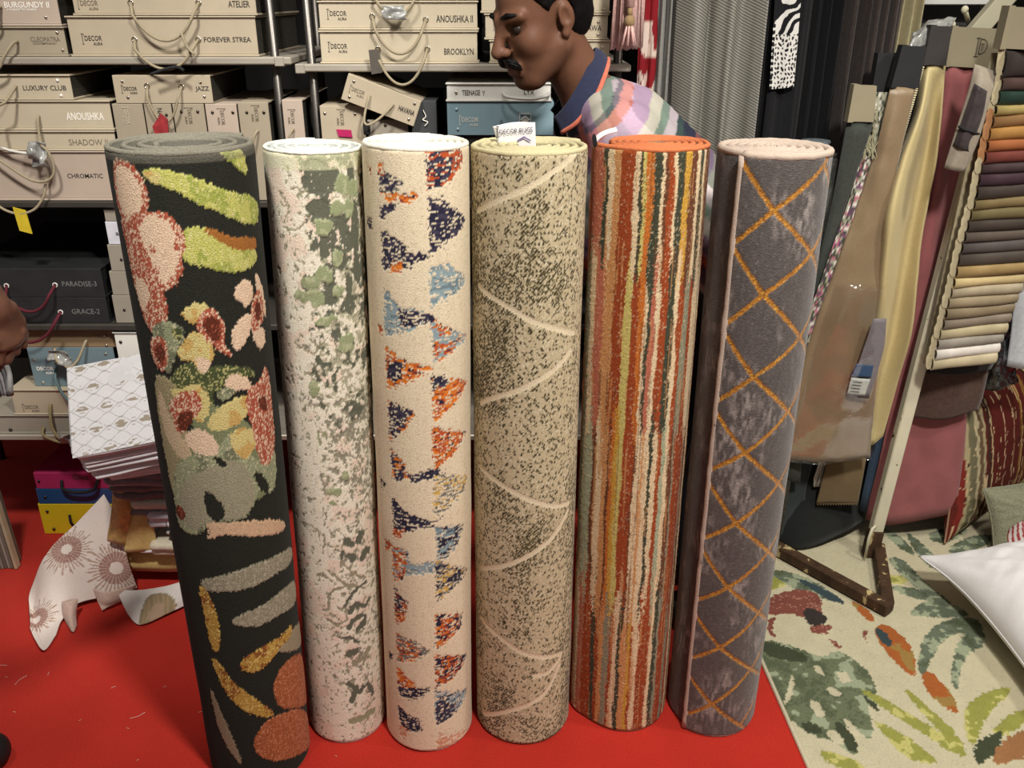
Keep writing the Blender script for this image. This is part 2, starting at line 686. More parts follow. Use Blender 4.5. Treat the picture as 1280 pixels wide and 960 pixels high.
def axis(lo, hi, step, fine=None, fstep=None):
    if fine is None: return np.arange(lo, hi + step, step)
    a = np.arange(lo, fine[0], step) if fine[0] > lo else np.array([])
    b = np.arange(max(lo, fine[0]), min(hi, fine[1]), fstep)
    c = np.arange(fine[1], hi + step, step) if fine[1] < hi else np.array([])
    return np.concatenate([a, b, c])


# ------------------------------------------------------------------ setting
def carpet_mat():
    m = M('red_carpet', K(180, 44, 33), rough=.95, var=.16, scale=260, bump=.5, bscale=420, spec=.08, sheen=.1)
    nt = m.node_tree
    b = nt.nodes['Principled BSDF']
    src = b.inputs['Base Color'].links[0].from_socket
    n = nt.nodes.new('ShaderNodeTexNoise')
    n.inputs['Scale'].default_value = 3.5
    n.inputs['Detail'].default_value = 6
    tc = nt.nodes.new('ShaderNodeTexCoord')
    nt.links.new(tc.outputs['Object'], n.inputs['Vector'])
    r = nt.nodes.new('ShaderNodeMapRange')
    r.inputs['From Min'].default_value = .3
    r.inputs['From Max'].default_value = .7
    r.inputs['To Min'].default_value = .86
    r.inputs['To Max'].default_value = 1.08
    nt.links.new(n.outputs['Fac'], r.inputs['Value'])
    x = nt.nodes.new('ShaderNodeMix')
    x.data_type = 'RGBA'
    x.blend_type = 'MULTIPLY'
    x.inputs[0].default_value = 1
    nt.links.new(src, x.inputs[6])
    nt.links.new(r.outputs[0], x.inputs[7])
    nt.links.new(x.outputs[2], b.inputs['Base Color'])
    return m


MB().box(-3.2, 3.6, -1.5, 3.35, -.04, 0).build('floor', carpet_mat(), kind='structure')
MB().box(-3.2, 3.6, 3.25, 3.35, 0, 3.4).build('wall_back', M('dark_wall_cloth', K(26, 25, 25), rough=.9, var=.15, scale=8, bump=.2), kind='structure')

# ------------------------------------------------------------------ rolled rugs
class Roll:
    def __init__(s, name, label, foot, head, R0, R1, end_deg, pitch, thick, pile, binding, back_col, core=.032, lean=.02, flare=0.0, rb=None, re=None):
        s.flare, s.re = flare, re or thick * .55
        p = fl(*foot)
        d = Vector((p.x, p.y)).normalized()
        base = Vector((p.x + d.x * R0, p.y + d.y * R0, 0))
        top = at(head[0], head[1], base.y + lean)
        ax = top - base
        s.L = ax.length
        z = ax.normalized()
        x = Vector((0, 1, 0)).cross(z).normalized()
        y = z.cross(x)
        s.Mx = Matrix(((x.x, y.x, z.x), (x.y, y.y, z.y), (x.z, y.z, z.z)))
        s.base = base
        s.R0, s.R1 = R0, R1
        s.root = empty(name, label, 'rug', base, 'rolled rugs standing in a row')
        s.root.rotation_euler = s.Mx.to_euler()
        s.end = math.radians(end_deg)
        s.pitch, s.t, s.pile, s.bind, s.back, s.core, s.rb = pitch, thick, pile, binding, back_col, core, rb or thick * .55
        s.Rm = (R0 + R1) / 2
        s.Mi = s.Mx.transposed()

    def R(s, h):
        return s.R0 + (s.R1 - s.R0) * h / s.L

    def S(s, px, py):
        """photo point -> (arc length from the front line, height) on the roll"""
        o = s.Mi @ (Vector((0, 0, CAMH)) - s.base)
        d = s.Mi @ ray(px, py)
        r = s.Rm
        for _ in range(3):
            a = d.x * d.x + d.y * d.y
            b = o.x * d.x + o.y * d.y
            c = o.x * o.x + o.y * o.y - r * r
            D = b * b - a * c
            t = (-b - math.sqrt(D)) / a if D > 0 else -b / a
            q = o + d * t
            r = s.R(q.z)
        return (math.atan2(q.x, -q.y) * s.Rm, q.z)

    def T(s, pts, n=2):
        return smooth_poly([s.S(*p) for p in pts], n)

    def Tl(s, pts, n=8):
        return catmull([s.S(*p) for p in pts], n)

    def build(s, pat, rows=460):
        # outer face of the outermost turn, with the pattern
        ang = [s.end]
        while ang[-1] < s.end + 2 * math.pi:
            w = (ang[-1] + math.pi) % (2 * math.pi) - math.pi
            ang.append(ang[-1] + (.0021 if abs(w) < 1.95 else .020) / s.Rm)
        ang[-1] = s.end + 2 * math.pi
        ang = np.array(ang)
        hs = np.linspace(.001, s.L - .001, rows)
        A, Hh = np.meshgrid(ang, hs)
        w = (A + math.pi) % (2 * math.pi) - math.pi
        phi = A - s.end
        col, up = pat(w * s.Rm, Hh, phi)
        r = s.R(Hh) - s.pitch * phi / (2 * math.pi)
        e = np.minimum(Hh, s.L - Hh)
        r = r + s.flare * np.exp(-(phi / .4) ** 2)
        r = r - .006 * np.clip(1 - e / .010, 0, 1) ** 2 + up * np.clip(e / .01, 0, 1)
        r = r + (fbm(A * s.Rm * 14, Hh * 5, 5, 2) - .5) * .003
        V = np.stack([r * np.sin(A), -r * np.cos(A), Hh], -1).reshape(-1, 3)
        me = raw_mesh(V, grid_quads(rows, len(ang)))
        set_col(me, np.clip(col, 0, .9).reshape(-1, 3))
        obj('pile_face', me, s.pile, s.root, smooth=True)
        # the rest of the sheet
        N = (s.Rm - s.core) / s.pitch
        n = int(40 * N)
        ph = np.linspace(0, 2 * math.pi * N, n)
        a = s.end + ph
        V = []
        for z in (.0015, s.L - .003):
            rr = s.R(z) - s.pitch * ph / (2 * math.pi) + s.flare * np.exp(-(ph / .4) ** 2)
            ro = np.where(ph < 2 * math.pi, rr - .003, rr)
            V.append(np.stack([ro * np.sin(a), -ro * np.cos(a), np.full(n, z)], 1))
            ri = rr - s.t
            V.append(np.stack([ri * np.sin(a), -ri * np.cos(a), np.full(n, z)], 1))
        V = np.concatenate(V)
        i = np.arange(n - 1)
        q = np.concatenate([np.stack([i, i + 1, 2 * n + i + 1, 2 * n + i], 1), np.stack([n + i + 1, n + i, 3 * n + i, 3 * n + i + 1], 1),
                            np.stack([2 * n + i, 2 * n + i + 1, 3 * n + i + 1, 3 * n + i], 1), [[n, 0, 2 * n, 3 * n]]])
        obj('backing_sheet', raw_mesh(V, q), s.back, s.root, smooth=False)
        # overlocked edge that spirals round the top
        m = int(60 * N)
        ph = np.linspace(0, 2 * math.pi * N, m)
        rr = s.R(s.L) - s.pitch * ph / (2 * math.pi) - s.t / 2 + s.flare * np.exp(-(ph / .4) ** 2)
        jit = RNG.normal(0, .0003, (m, 2))
        pts = np.stack([(rr + jit[:, 0]) * np.sin(s.end + ph), -(rr + jit[:, 0]) * np.cos(s.end + ph), s.L - .003 + jit[:, 1]], 1)
        rad = s.rb * (1 + RNG.normal(0, .05, m))
        MB().tube(pts, list(rad), 8).build('bound_edge', s.bind, s.root, smooth=True)
        # the cut end of the outermost layer
        r0, r1 = s.R0 - s.t / 2 + s.flare, s.R1 - s.t / 2 + s.flare
        sn, cs = math.sin(s.end), -math.cos(s.end)
        pts = [(sn * (r0 + (r1 - r0) * k / 60) + random.gauss(0, .0005), cs * (r0 + (r1 - r0) * k / 60), .004 + (s.L - .008) * k / 60) for k in range(61)]
        MB().tube(pts, s.re, 8).build('end_edge', s.bind, s.root, smooth=True)
        return s


def col3(shape, c):
    return np.ones(shape + (3,)) * np.array(c)


def put(col, m, c):
    col[m] = np.array(c)


# ---- 1: charcoal rug with flowers
def rug_floral():
    r = Roll('rolled_rug', 'tall charcoal floral rug roll with coral petals and lime leaves, leftmost of the row', (338, 990), (230, 178), .127, .138,
             150, .0255, .012, PILE, M('grey_binding', K(120, 116, 104), rough=.95, var=.3, scale=420, bump=.6, bscale=600),
             M('grey_backing', K(86, 84, 76), rough=.95, var=.2, scale=300, bump=.3), core=.045, rb=.0055)
    base, lime, limeb = K(40, 41, 36), K(178, 178, 98), K(196, 192, 130)
    coral, cream, brown = K(160, 82, 62), K(214, 188, 162), K(92, 46, 34)
    sage, grey, gold, rust = K(140, 146, 116), K(140, 136, 116), K(172, 138, 66), K(158, 92, 58)
    pale = K(198, 184, 124)
    dk = K(72, 80, 52)
    L = [
        (lime, [(273, 188), (314, 179), (324, 226), (300, 206)]),
        (lime, [(171, 215), (188, 212), (218, 216), (255, 227), (289, 241), (330, 246), (338, 262), (334, 284), (303, 278), (272, 265), (241, 253), (216, 240), (190, 232), (173, 224)]),
        (pale, [(171, 216), (183, 214), (198, 220), (196, 232), (180, 228)]),
        (lime, [(222, 288), (252, 285), (278, 291), (300, 303), (332, 312), (335, 326), (317, 341), (289, 344), (261, 337), (222, 330)]),
        (K(150, 98, 48), [(252, 286), (272, 289), (300, 300), (333, 296), (334, 313), (303, 316), (278, 305)]),
        (coral, [(130, 196), (154, 203), (171, 220), (180, 248), (179, 265), (165, 279), (140, 275)]),
        (coral, [(140, 268), (165, 272), (176, 310), (200, 365), (206, 395), (198, 420), (178, 420), (160, 360), (150, 310)]),
        (coral, [(170, 268), (193, 265), (213, 274), (228, 291), (232, 310), (224, 324), (228, 341), (218, 358), (202, 368), (186, 367), (171, 353), (157, 330), (149, 296)]),
        (cream, [(134, 206), (154, 210), (166, 226), (173, 248), (168, 271), (142, 268)]),
        (cream, [(174, 271), (193, 270), (210, 282), (216, 299), (223, 319), (221, 330), (213, 346), (202, 360), (193, 353), (196, 341), (185, 330), (176, 313), (166, 291)]),
        (coral, [(180, 308), (188, 310), (190, 318), (182, 318)]),
        (coral, [(212, 305), (222, 300), (228, 312), (216, 316)]),
        (cream, [(160, 342), (178, 356), (182, 375), (174, 396), (164, 376)]),
        (coral, [(178, 372), (198, 372), (199, 400), (186, 414), (174, 400)]),
        (sage, [(183, 410), (202, 403), (222, 410), (230, 424), (216, 440), (206, 480), (184, 430)]),
        (dk, [(207, 412), (220, 412), (228, 424), (216, 430)]),
        (coral, [(180, 424), (197, 421), (207, 441), (202, 463), (194, 470), (180, 444)]),
        (brown, [(187, 432), (198, 432), (202, 450), (196, 462), (188, 450)]),
        (dk, [(205, 473), (233, 453), (253, 465), (285, 459), (325, 463), (331, 476), (306, 472), (285, 485), (262, 498), (271, 508), (250, 536), (243, 525), (260, 502), (242, 481), (216, 492)]),
        (pale, [(223, 392), (238, 381), (261, 382), (266, 398), (244, 411), (227, 404)]),
        (pale, [(215, 444), (233, 421), (247, 416), (272, 440), (264, 461), (250, 471), (238, 454), (222, 454)]),
        (cream, [(240, 452), (256, 448), (266, 458), (256, 472), (246, 468)]),
        (coral, [(243, 404), (262, 383), (281, 400), (287, 421), (281, 434), (296, 446), (290, 450), (270, 439), (248, 423)]),
        (brown, [(253, 404), (270, 395), (280, 408), (279, 424), (270, 434), (254, 416)]),
        (cream, [(297, 368), (307, 354), (321, 350), (328, 362), (322, 388), (304, 380)]),
        (cream, [(330, 340), (339, 352), (345, 378), (346, 405), (332, 366)]),
        (cream, [(293, 416), (309, 399), (324, 391), (322, 421), (307, 443), (295, 440)]),
        (cream, [(325, 413), (342, 408), (345, 427), (338, 442), (326, 429)]),
        (coral, [(322, 388), (332, 360), (341, 371), (343, 399), (332, 415), (322, 418)]),
        (brown, [(328, 380), (336, 374), (339, 395), (330, 408)]),
        # lower flowers, on a ground of sage and sand
        (K(150, 140, 108), [(184, 470), (206, 474), (222, 500), (232, 560), (240, 600), (214, 640), (200, 580), (190, 520)]),
        (K(118, 124, 92), [(240, 520), (268, 508), (300, 520), (330, 545), (356, 556), (354, 612), (300, 640), (225, 640), (212, 590), (232, 560)]),
        (K(190, 170, 140), [(190, 480), (204, 517), (220, 549), (238, 569), (231, 584), (208, 565), (193, 523)]),
        (pale, [(202, 488), (221, 490), (245, 481), (262, 499), (260, 523), (245, 536)]),
        (coral, [(205, 502), (230, 490), (248, 493), (251, 517), (233, 533), (221, 552), (208, 525)]),
        (brown, [(216, 522), (237, 515), (241, 528), (225, 545), (217, 540)]),
        (sage, [(208, 590), (233, 572), (277, 561), (290, 538), (328, 585), (355, 560), (358, 590), (350, 624), (329, 612), (325, 635), (306, 656), (283, 656), (256, 658), (253, 670), (230, 673), (214, 656)]),
        (K(146, 142, 120), [(216, 610), (250, 590), (300, 575), (322, 600), (326, 630), (306, 654), (283, 654), (256, 656), (240, 668), (222, 656)]),
        (cream, [(222, 549), (245, 535), (272, 555), (274, 573), (250, 573), (232, 564)]),
        (cream, [(284, 476), (300, 469), (319, 476), (324, 488), (303, 494), (284, 489)]),
        (sage, [(268, 494), (290, 486), (300, 496), (278, 508)]),
        (pale, [(255, 534), (271, 514), (300, 501), (316, 495), (319, 517), (306, 532), (288, 541), (265, 544)]),
        (pale, [(289, 543), (318, 536), (328, 552), (321, 573), (309, 580), (291, 564)]),
        (coral, [(314, 490), (335, 479), (344, 453), (351, 488), (353, 517), (356, 552), (350, 578), (336, 589), (326, 563), (322, 537), (314, 517)]),
        (brown, [(329, 502), (341, 496), (347, 514), (335, 518)]),
        (base, [(248, 616), (268, 625), (282, 642), (279, 655), (256, 656)]),
        (base, [(321, 593), (335, 595), (347, 610), (343, 622), (329, 614)]),
        (base, [(262, 574), (285, 580), (285, 589), (271, 588)]),
        (brown, [(214, 630), (228, 645), (224, 656), (214, 648)]),
        (K(196, 166, 136), [(251, 657), (277, 658), (320, 654), (364, 650), (370, 661), (347, 673), (306, 675), (277, 673), (254, 681), (259, 668)]),
        (grey, [(243, 729), (283, 722), (317, 712), (357, 695), (377, 680), (378, 700), (353, 720), (320, 739), (277, 746), (250, 742)]),
        (grey, [(283, 783), (307, 772), (340, 757), (363, 738), (381, 721), (383, 750), (357, 772), (327, 789), (300, 790)]),
        (K(150, 140, 116), [(345, 818), (372, 790), (388, 772), (389, 802), (368, 820)]),
        (gold, [(295, 838), (310, 824), (340, 809), (363, 796), (375, 780), (374, 797), (358, 812), (350, 824), (333, 842), (307, 849)]),
        (gold, [(241, 733), (253, 740), (261, 757), (269, 780), (272, 813), (263, 825), (254, 800), (248, 767)]),
        (gold, [(256, 825), (268, 831), (284, 855), (311, 875), (349, 896), (340, 904), (310, 899), (289, 884), (275, 868)]),
        (rust, [(344, 867), (352, 846), (368, 826), (388, 814), (400, 838), (400, 875), (372, 890), (352, 890)]),
        (rust, [(315, 933), (331, 909), (355, 896), (387, 884), (402, 900), (402, 925), (376, 950), (343, 958), (321, 952)]),
        (K(140, 126, 104), [(254, 855), (271, 893), (296, 947), (300, 965), (288, 952), (266, 915)]),
    ]
    L = [(c, r.T(p)) for c, p in L]

    def pat(u, h, phi):
        col = col3(u.shape, base)
        up = np.zeros(u.shape)
        ju = u + (vnoise(u * 300, h * 300, 3) - .5) * .006
        jh = h + (vnoise(u * 300, h * 300, 9) - .5) * .006
        n1 = vnoise(u * 420, h * 420, 4)
        n2 = fbm(u * 40, h * 40, 6)
        for c, P in L:
            m = inpoly(ju, jh, P)
            if not m.any(): continue
            put(col, m, c)
            up[m] = 0.0 if c is base else .0012
            if c in (coral,):
                k = m & (n1 > .62)
                put(col, k, cream)
            elif c is brown:
                put(col, m & (n1 > .78), coral)
            elif c is gold:
                put(col, m & (n2 > .56), K(136, 86, 42))
                put(col, m & (n1 > .72), K(206, 184, 110))
            elif c is dk:
                put(col, m & (n1 > .68), K(170, 166, 110))
            elif c is sage:
                put(col, m & (n2 > .55), K(112, 116, 92))
                put(col, m & (n1 > .75), K(186, 180, 150))
            elif c is lime:
                put(col, m & (n2 > .58), K(150, 158, 78))
                put(col, m & (n1 > .74), limeb)
            elif c is pale:
                put(col, m & (n2 > .56), K(190, 158, 96))
            elif c is rust:
                put(col, m & (n1 > .72), K(190, 130, 96))
                put(col, m & (n1 < .2), K(132, 72, 44))
            elif c is grey:
                put(col, m & (n1 > .7), K(176, 170, 150))
        k = h > r.L - .016
        col[k] = col[k] * .5 + np.array(K(110, 106, 96)) * .5
        return col, up
    r.build(pat)
    return r


# ---- 2: cream and sage rug
def rug_sage():
    r = Roll('rolled_rug', 'cream and sage rug roll with mottled olive blossoms, second from the left', (441, 933), (394, 181), .098, .0985,
             -168, .0185, .0070, PILE_FINE, M('white_binding', K(222, 224, 212), rough=.9, var=.12, scale=420, bump=.5, bscale=600),
             M('pale_grey_backing', K(170, 174, 172), rough=.95, var=.15, scale=300, bump=.3), core=.03, rb=.0036)
    cream, pink, dk, sage, mid = K(228, 221, 203), K(226, 208, 190), K(98, 100, 86), K(146, 154, 118), K(170, 166, 142)
    blobs = [(p[2], r.S(p[0], p[1]), p[3], p[4]) for p in [
        (395, 222, 0, .026, .032), (420, 226, 0, .012, .02), (398, 262, 0, .024, .016), (412, 268, 0, .02, .012), (445, 225, 0, .012, .03),
        (450, 285, 0, .014, .05), (432, 290, 0, .01, .03), (440, 305, 0, .016, .02), (405, 310, 0, .012, .02), (412, 350, 0, .012, .03),
        (415, 372, 0, .018, .02), (440, 385, 0, .018, .016), (452, 340, 0, .014, .03), (440, 360, 0, .01, .03), (412, 396, 0, .01, .012),
        (432, 232, 1, .018, .018), (447, 236, 1, .02, .018), (425, 262, 1, .018, .014), (440, 262, 1, .016, .016), (405, 285, 1, .018, .018),
        (425, 325, 1, .012, .018), (405, 345, 1, .018, .018), (385, 356, 1, .02, .012), (375, 372, 1, .018, .01), (395, 375, 1, .016, .018),
        (424, 368, 1, .012, .012), (412, 402, 1, .016, .008), (405, 404, 1, .02, .008), (436, 432, 1, .02, .018), (391, 488, 1, .010, .018),
        (418, 618, 1, .016, .010), (434, 597, 1, .008, .010), (416, 632, 1, .008, .006)]]
    strokes = [(r.Tl(p), w, c) for p, w, c in [
        ([(408, 718), (425, 728), (438, 738), (442, 735), (460, 740)], .0035, 2), ([(428, 700), (433, 712), (447, 722), (462, 725)], .003, 2),
        ([(409, 765), (410, 748), (420, 740), (438, 734)], .003, 2), ([(462, 730), (445, 742), (433, 760)], .004, 0),
        ([(408, 778), (420, 784), (432, 780), (434, 765)], .0035, 2), ([(440, 768), (446, 758), (458, 760), (466, 752)], .007, 0),
        ([(436, 790), (443, 778), (458, 774), (460, 782)], .006, 0), ([(450, 790), (456, 784)], .007, 0), ([(424, 800), (440, 802), (450, 806)], .005, 0),
        ([(438, 822), (446, 818)], .010, 0), ([(445, 832), (458, 826), (464, 815)], .008, 2), ([(436, 858), (446, 866), (440, 880)], .007, 0),
        ([(450, 870), (462, 858), (470, 870)], .006, 0), ([(440, 905), (455, 902), (470, 892)], .010, 3), ([(436, 680), (440, 684)], .010, 0),
        ([(430, 692), (428, 700)], .004, 0), ([(437, 698), (444, 700)], .009, 0), ([(451, 680), (456, 668)], .009, 0), ([(456, 700), (464, 690)], .009, 0),
        ([(392, 720), (402, 722), (412, 730)], .003, 2), ([(398, 560), (397, 545), (408, 546)], .002, 3), ([(362, 237), (376, 240), (384, 236)], .0022, 2),
        ([(345, 240), (356, 262), (352, 280)], .002, 2), ([(352, 286), (366, 288), (380, 280)], .0022, 2), ([(364, 430), (380, 440), (390, 446), (404, 428), (418, 430), (424, 446)], .0022, 2),
        ([(386, 668), (397, 668), (404, 680), (400, 694)], .0018, 2), ([(372, 652), (392, 664), (398, 680)], .0016, 2)]]

    def pat(u, h, phi):
        col = col3(u.shape, cream)
        up = np.zeros(u.shape)
        n1 = fbm(u * 26, h * 26, 31, 5)
        n2 = fbm(u * 90, h * 90, 33, 4)
        n3 = vnoise(u * 420, h * 420, 35)
        put(col, n1 > .55, pink)
        hl = h / r.L
        side = np.clip((u + .05) / .12, 0, 1)
        # scattered olive flecks, densest in the middle right
        dens = side * np.exp(-((hl - .62) / .2) ** 2) + .35 * np.exp(-((hl - .2) / .2) ** 2) * np.clip((u + .03) / .06, 0, 1) + .08
        n4 = fbm(u * 190, h * 190, 37, 3)
        k = n2 * .6 + n4 * .5 + (n3 - .5) * .15 > .70 - .17 * dens
        put(col, k, mid)
        k = n2 * .5 + n4 * .6 + (n3 - .5) * .2 > .755 - .18 * dens
        put(col, k, K(140, 136, 120))
        up[k] = -.001
        ju = u + (n2 - .5) * .012 + (n3 - .5) * .003
        jh = h + (fbm(u * 90, h * 90, 41, 3) - .5) * .014
        tr = np.clip((u + .018 + (n1 - .5) * .12) / .03, 0, 1) * np.clip((hl - .60) / .05 + (n1 - .5) * 3, 0, 1)
        k = (tr > .5) & (n2 * .6 + n4 * .4 > .47)
        put(col, k, mid)
        put(col, (tr > .5) & (n1 * .5 + n2 * .5 > .52) & (n3 < .9), dk)
        for kind in (0, 1):
            d = np.full(u.shape, 9.0)
            for kd, (bu, bh), a, b in blobs:
                if kd == kind:
                    d = np.minimum(d, np.hypot((ju - bu) / a, (jh - bh) / b))
            m = d < 1
            if kind == 0:
                m &= n3 < .93
                put(col, m, dk)
                up[m] = -.001
            else:
                put(col, m, sage)
                put(col, m & (n2 > .6), K(168, 172, 138))
                up[m] = .0008
        for P, w, c in strokes:
            m = dist_line(ju, jh, P) < w
            put(col, m, (dk, sage, K(150, 144, 122), K(150, 152, 120))[c])
            up[m] = -.0008
        # thin winding lines in a darker tone, colour only
        vein = np.abs(fbm(u * 20, h * 20, 77, 2) - .5)
        k = (vein < .015) & (u < .01)
        col[k] *= .84
        t = h > r.L - .03 - .006 * n2
        col[t] = np.array(K(204, 206, 168)) * .55 + col[t] * .45
        return col, up
    return r.build(pat)


# ---- 3: white rug with broken triangles
def rug_triangles():
    r = Roll('rolled_rug', 'ivory rug roll with broken navy, orange and steel-blue triangles, third from the left', (541, 944), (522, 176), .109, .104,
             172, .0135, .0105, PILE_FINE, M('ivory_binding', K(238, 234, 218), rough=.9, var=.10, scale=420, bump=.5, bscale=600),
             M('ivory_backing', K(206, 204, 196), rough=.95, var=.12, scale=300, bump=.3), core=.036, rb=.0052)
    base = K(226, 212, 184)
    navy, orange, rust, steel, gold, grey = K(44, 42, 62), K(218, 124, 46), K(184, 84, 46), K(142, 162, 168), K(206, 170, 90), K(120, 118, 112)
    T = [
        ('nr', [(533, 182), (582, 182), (584, 203), (562, 231), (536, 240)]), ('n', [(536, 246), (557, 250), (588, 275), (572, 297), (539, 320)]),
        ('s', [(539, 336), (564, 331), (588, 350), (572, 369), (540, 387)]), ('rs', [(539, 400), (561, 409), (588, 422), (570, 441), (545, 457)]),
        ('o', [(541, 474), (565, 476), (590, 475), (580, 497), (556, 520), (543, 532)]), ('r', [(541, 534), (562, 539), (588, 541), (573, 567), (544, 591)]),
        ('g', [(544, 593), (590, 594), (584, 617), (544, 649)]), ('sn', [(545, 660), (584, 656), (575, 684), (549, 708)]),
        ('gn', [(545, 703), (569, 709), (590, 713), (566, 740), (547, 755)]), ('rn', [(545, 770), (583, 766), (580, 785), (563, 805), (546, 815)]),
        ('rn', [(545, 821), (589, 817), (580, 839), (563, 856), (545, 863)]), ('ns', [(545, 866), (589, 861), (580, 885), (563, 902), (545, 910)]),
        ('f', [(547, 921), (589, 911), (565, 936), (547, 943)]),
        ('n', [(541, 470), (558, 472), (566, 482), (543, 490)]),
        ('ng', [(470, 205), (486, 222), (508, 231), (489, 241), (472, 241)]), ('o', [(470, 203), (478, 206), (476, 219), (470, 219)]),
        ('o', [(472, 244), (520, 240), (522, 250), (512, 255), (476, 250)]), ('n', [(472, 256), (497, 256), (484, 269), (473, 273)]),
        ('n', [(473, 286), (495, 301), (514, 316), (541, 322), (508, 336), (476, 336)]), ('o', [(486, 331), (504, 328), (498, 344), (486, 344)]),
        ('s', [(477, 360), (495, 384), (532, 391), (547, 400), (495, 419), (478, 418)]), ('n', [(495, 386), (545, 396), (546, 402), (500, 412), (497, 398)]),
        ('o', [(479, 432), (497, 449), (543, 462), (515, 478), (482, 488)]), ('n', [(480, 455), (505, 452), (500, 476), (486, 478)]),
        ('no', [(482, 499), (497, 512), (519, 517), (505, 540), (485, 553)]), ('n', [(483, 503), (518, 517), (500, 532), (484, 530)]),
        ('no', [(484, 560), (503, 582), (515, 600), (489, 603)]), ('n', [(510, 596), (544, 588), (560, 590), (545, 598), (512, 607)]),
        ('n', [(487, 621), (503, 640), (544, 654), (558, 645), (540, 662), (521, 664), (490, 669)]), ('r', [(488, 662), (504, 664), (498, 676), (489, 672)]),
        ('rs', [(487, 684), (509, 690), (511, 708), (503, 726), (490, 727)]), ('s', [(506, 706), (543, 704), (545, 718), (506, 722)]),
        ('nr', [(490, 735), (509, 755), (502, 779), (491, 775)]), ('r', [(491, 765), (506, 770), (500, 782), (492, 780)]),
        ('rg', [(493, 793), (521, 806), (538, 818), (515, 828), (494, 828)]), ('o', [(494, 835), (515, 853), (520, 864), (496, 862)]),
        ('n', [(496, 858), (539, 862), (530, 872), (515, 879), (497, 871)]), ('n', [(495, 883), (524, 903), (529, 917), (498, 911)]), ('f', [(497, 905), (510, 915), (505, 925), (498, 922)]),
        ('n', [(456, 268), (462, 276), (461, 288), (456, 284)]), ('r', [(456, 206), (462, 210), (460, 220)]), ('n', [(472, 595), (480, 606), (475, 612)]),
        ('r', [(478, 672), (490, 682), (480, 690)]), ('n', [(484, 815), (490, 822), (485, 830)]), ('r', [(470, 405), (477, 412), (472, 420)]),
    ]
    pal = {'n': navy, 'o': orange, 'r': rust, 's': steel, 'g': grey, 'f': K(206, 150, 118)}
    T = [(k, np.array([r.S(*p) for p in P])) for k, P in T]

    def pat(u, h, phi):
        col = col3(u.shape, base)
        up = np.zeros(u.shape)
        n3 = vnoise(u * 420, h * 420, 51)
        put(col, n3 > .80, K(206, 192, 162))
        st = fbm(u * 130, h * 480, 53, 3)          # broken yarn lines running round the roll
        st2 = fbm(u * 60 + 5, h * 200, 58, 3)
        ju = u + (fbm(u * 150, h * 460, 56, 2) - .5) * .016
        jh = h + (fbm(u * 120, h * 460, 57, 2) - .5) * .014
        side = np.clip(u * 30, -1, 1)
        for k, P in T:
            cu, ch = P.mean(0)
            hh = np.ptp(P[:, 1]) / 2
            m = inpoly(ju, jh, P)
            keep = m & (st < .63)
            a = pal[k[0]]
            put(col, keep, a)
            if k[0] == 'g' and len(k) == 1:
                put(col, m & (st > .46), base)
            alt = {'n': K(66, 62, 80), 'o': rust, 'r': orange, 's': K(112, 132, 142), 'g': gold, 'f': base}[k[0]]
            put(col, keep & (st2 > .56), alt)
            if len(k) > 1:
                put(col, keep & (st2 < .42), pal[k[1]])
                put(col, keep & (ju > cu + .012) & (st < .5), pal[k[1]])
            if k[0] in 'ro':
                put(col, keep & (st2 > .68), navy)
            up[keep] = -.0008
        return col, up
    return r.build(pat)


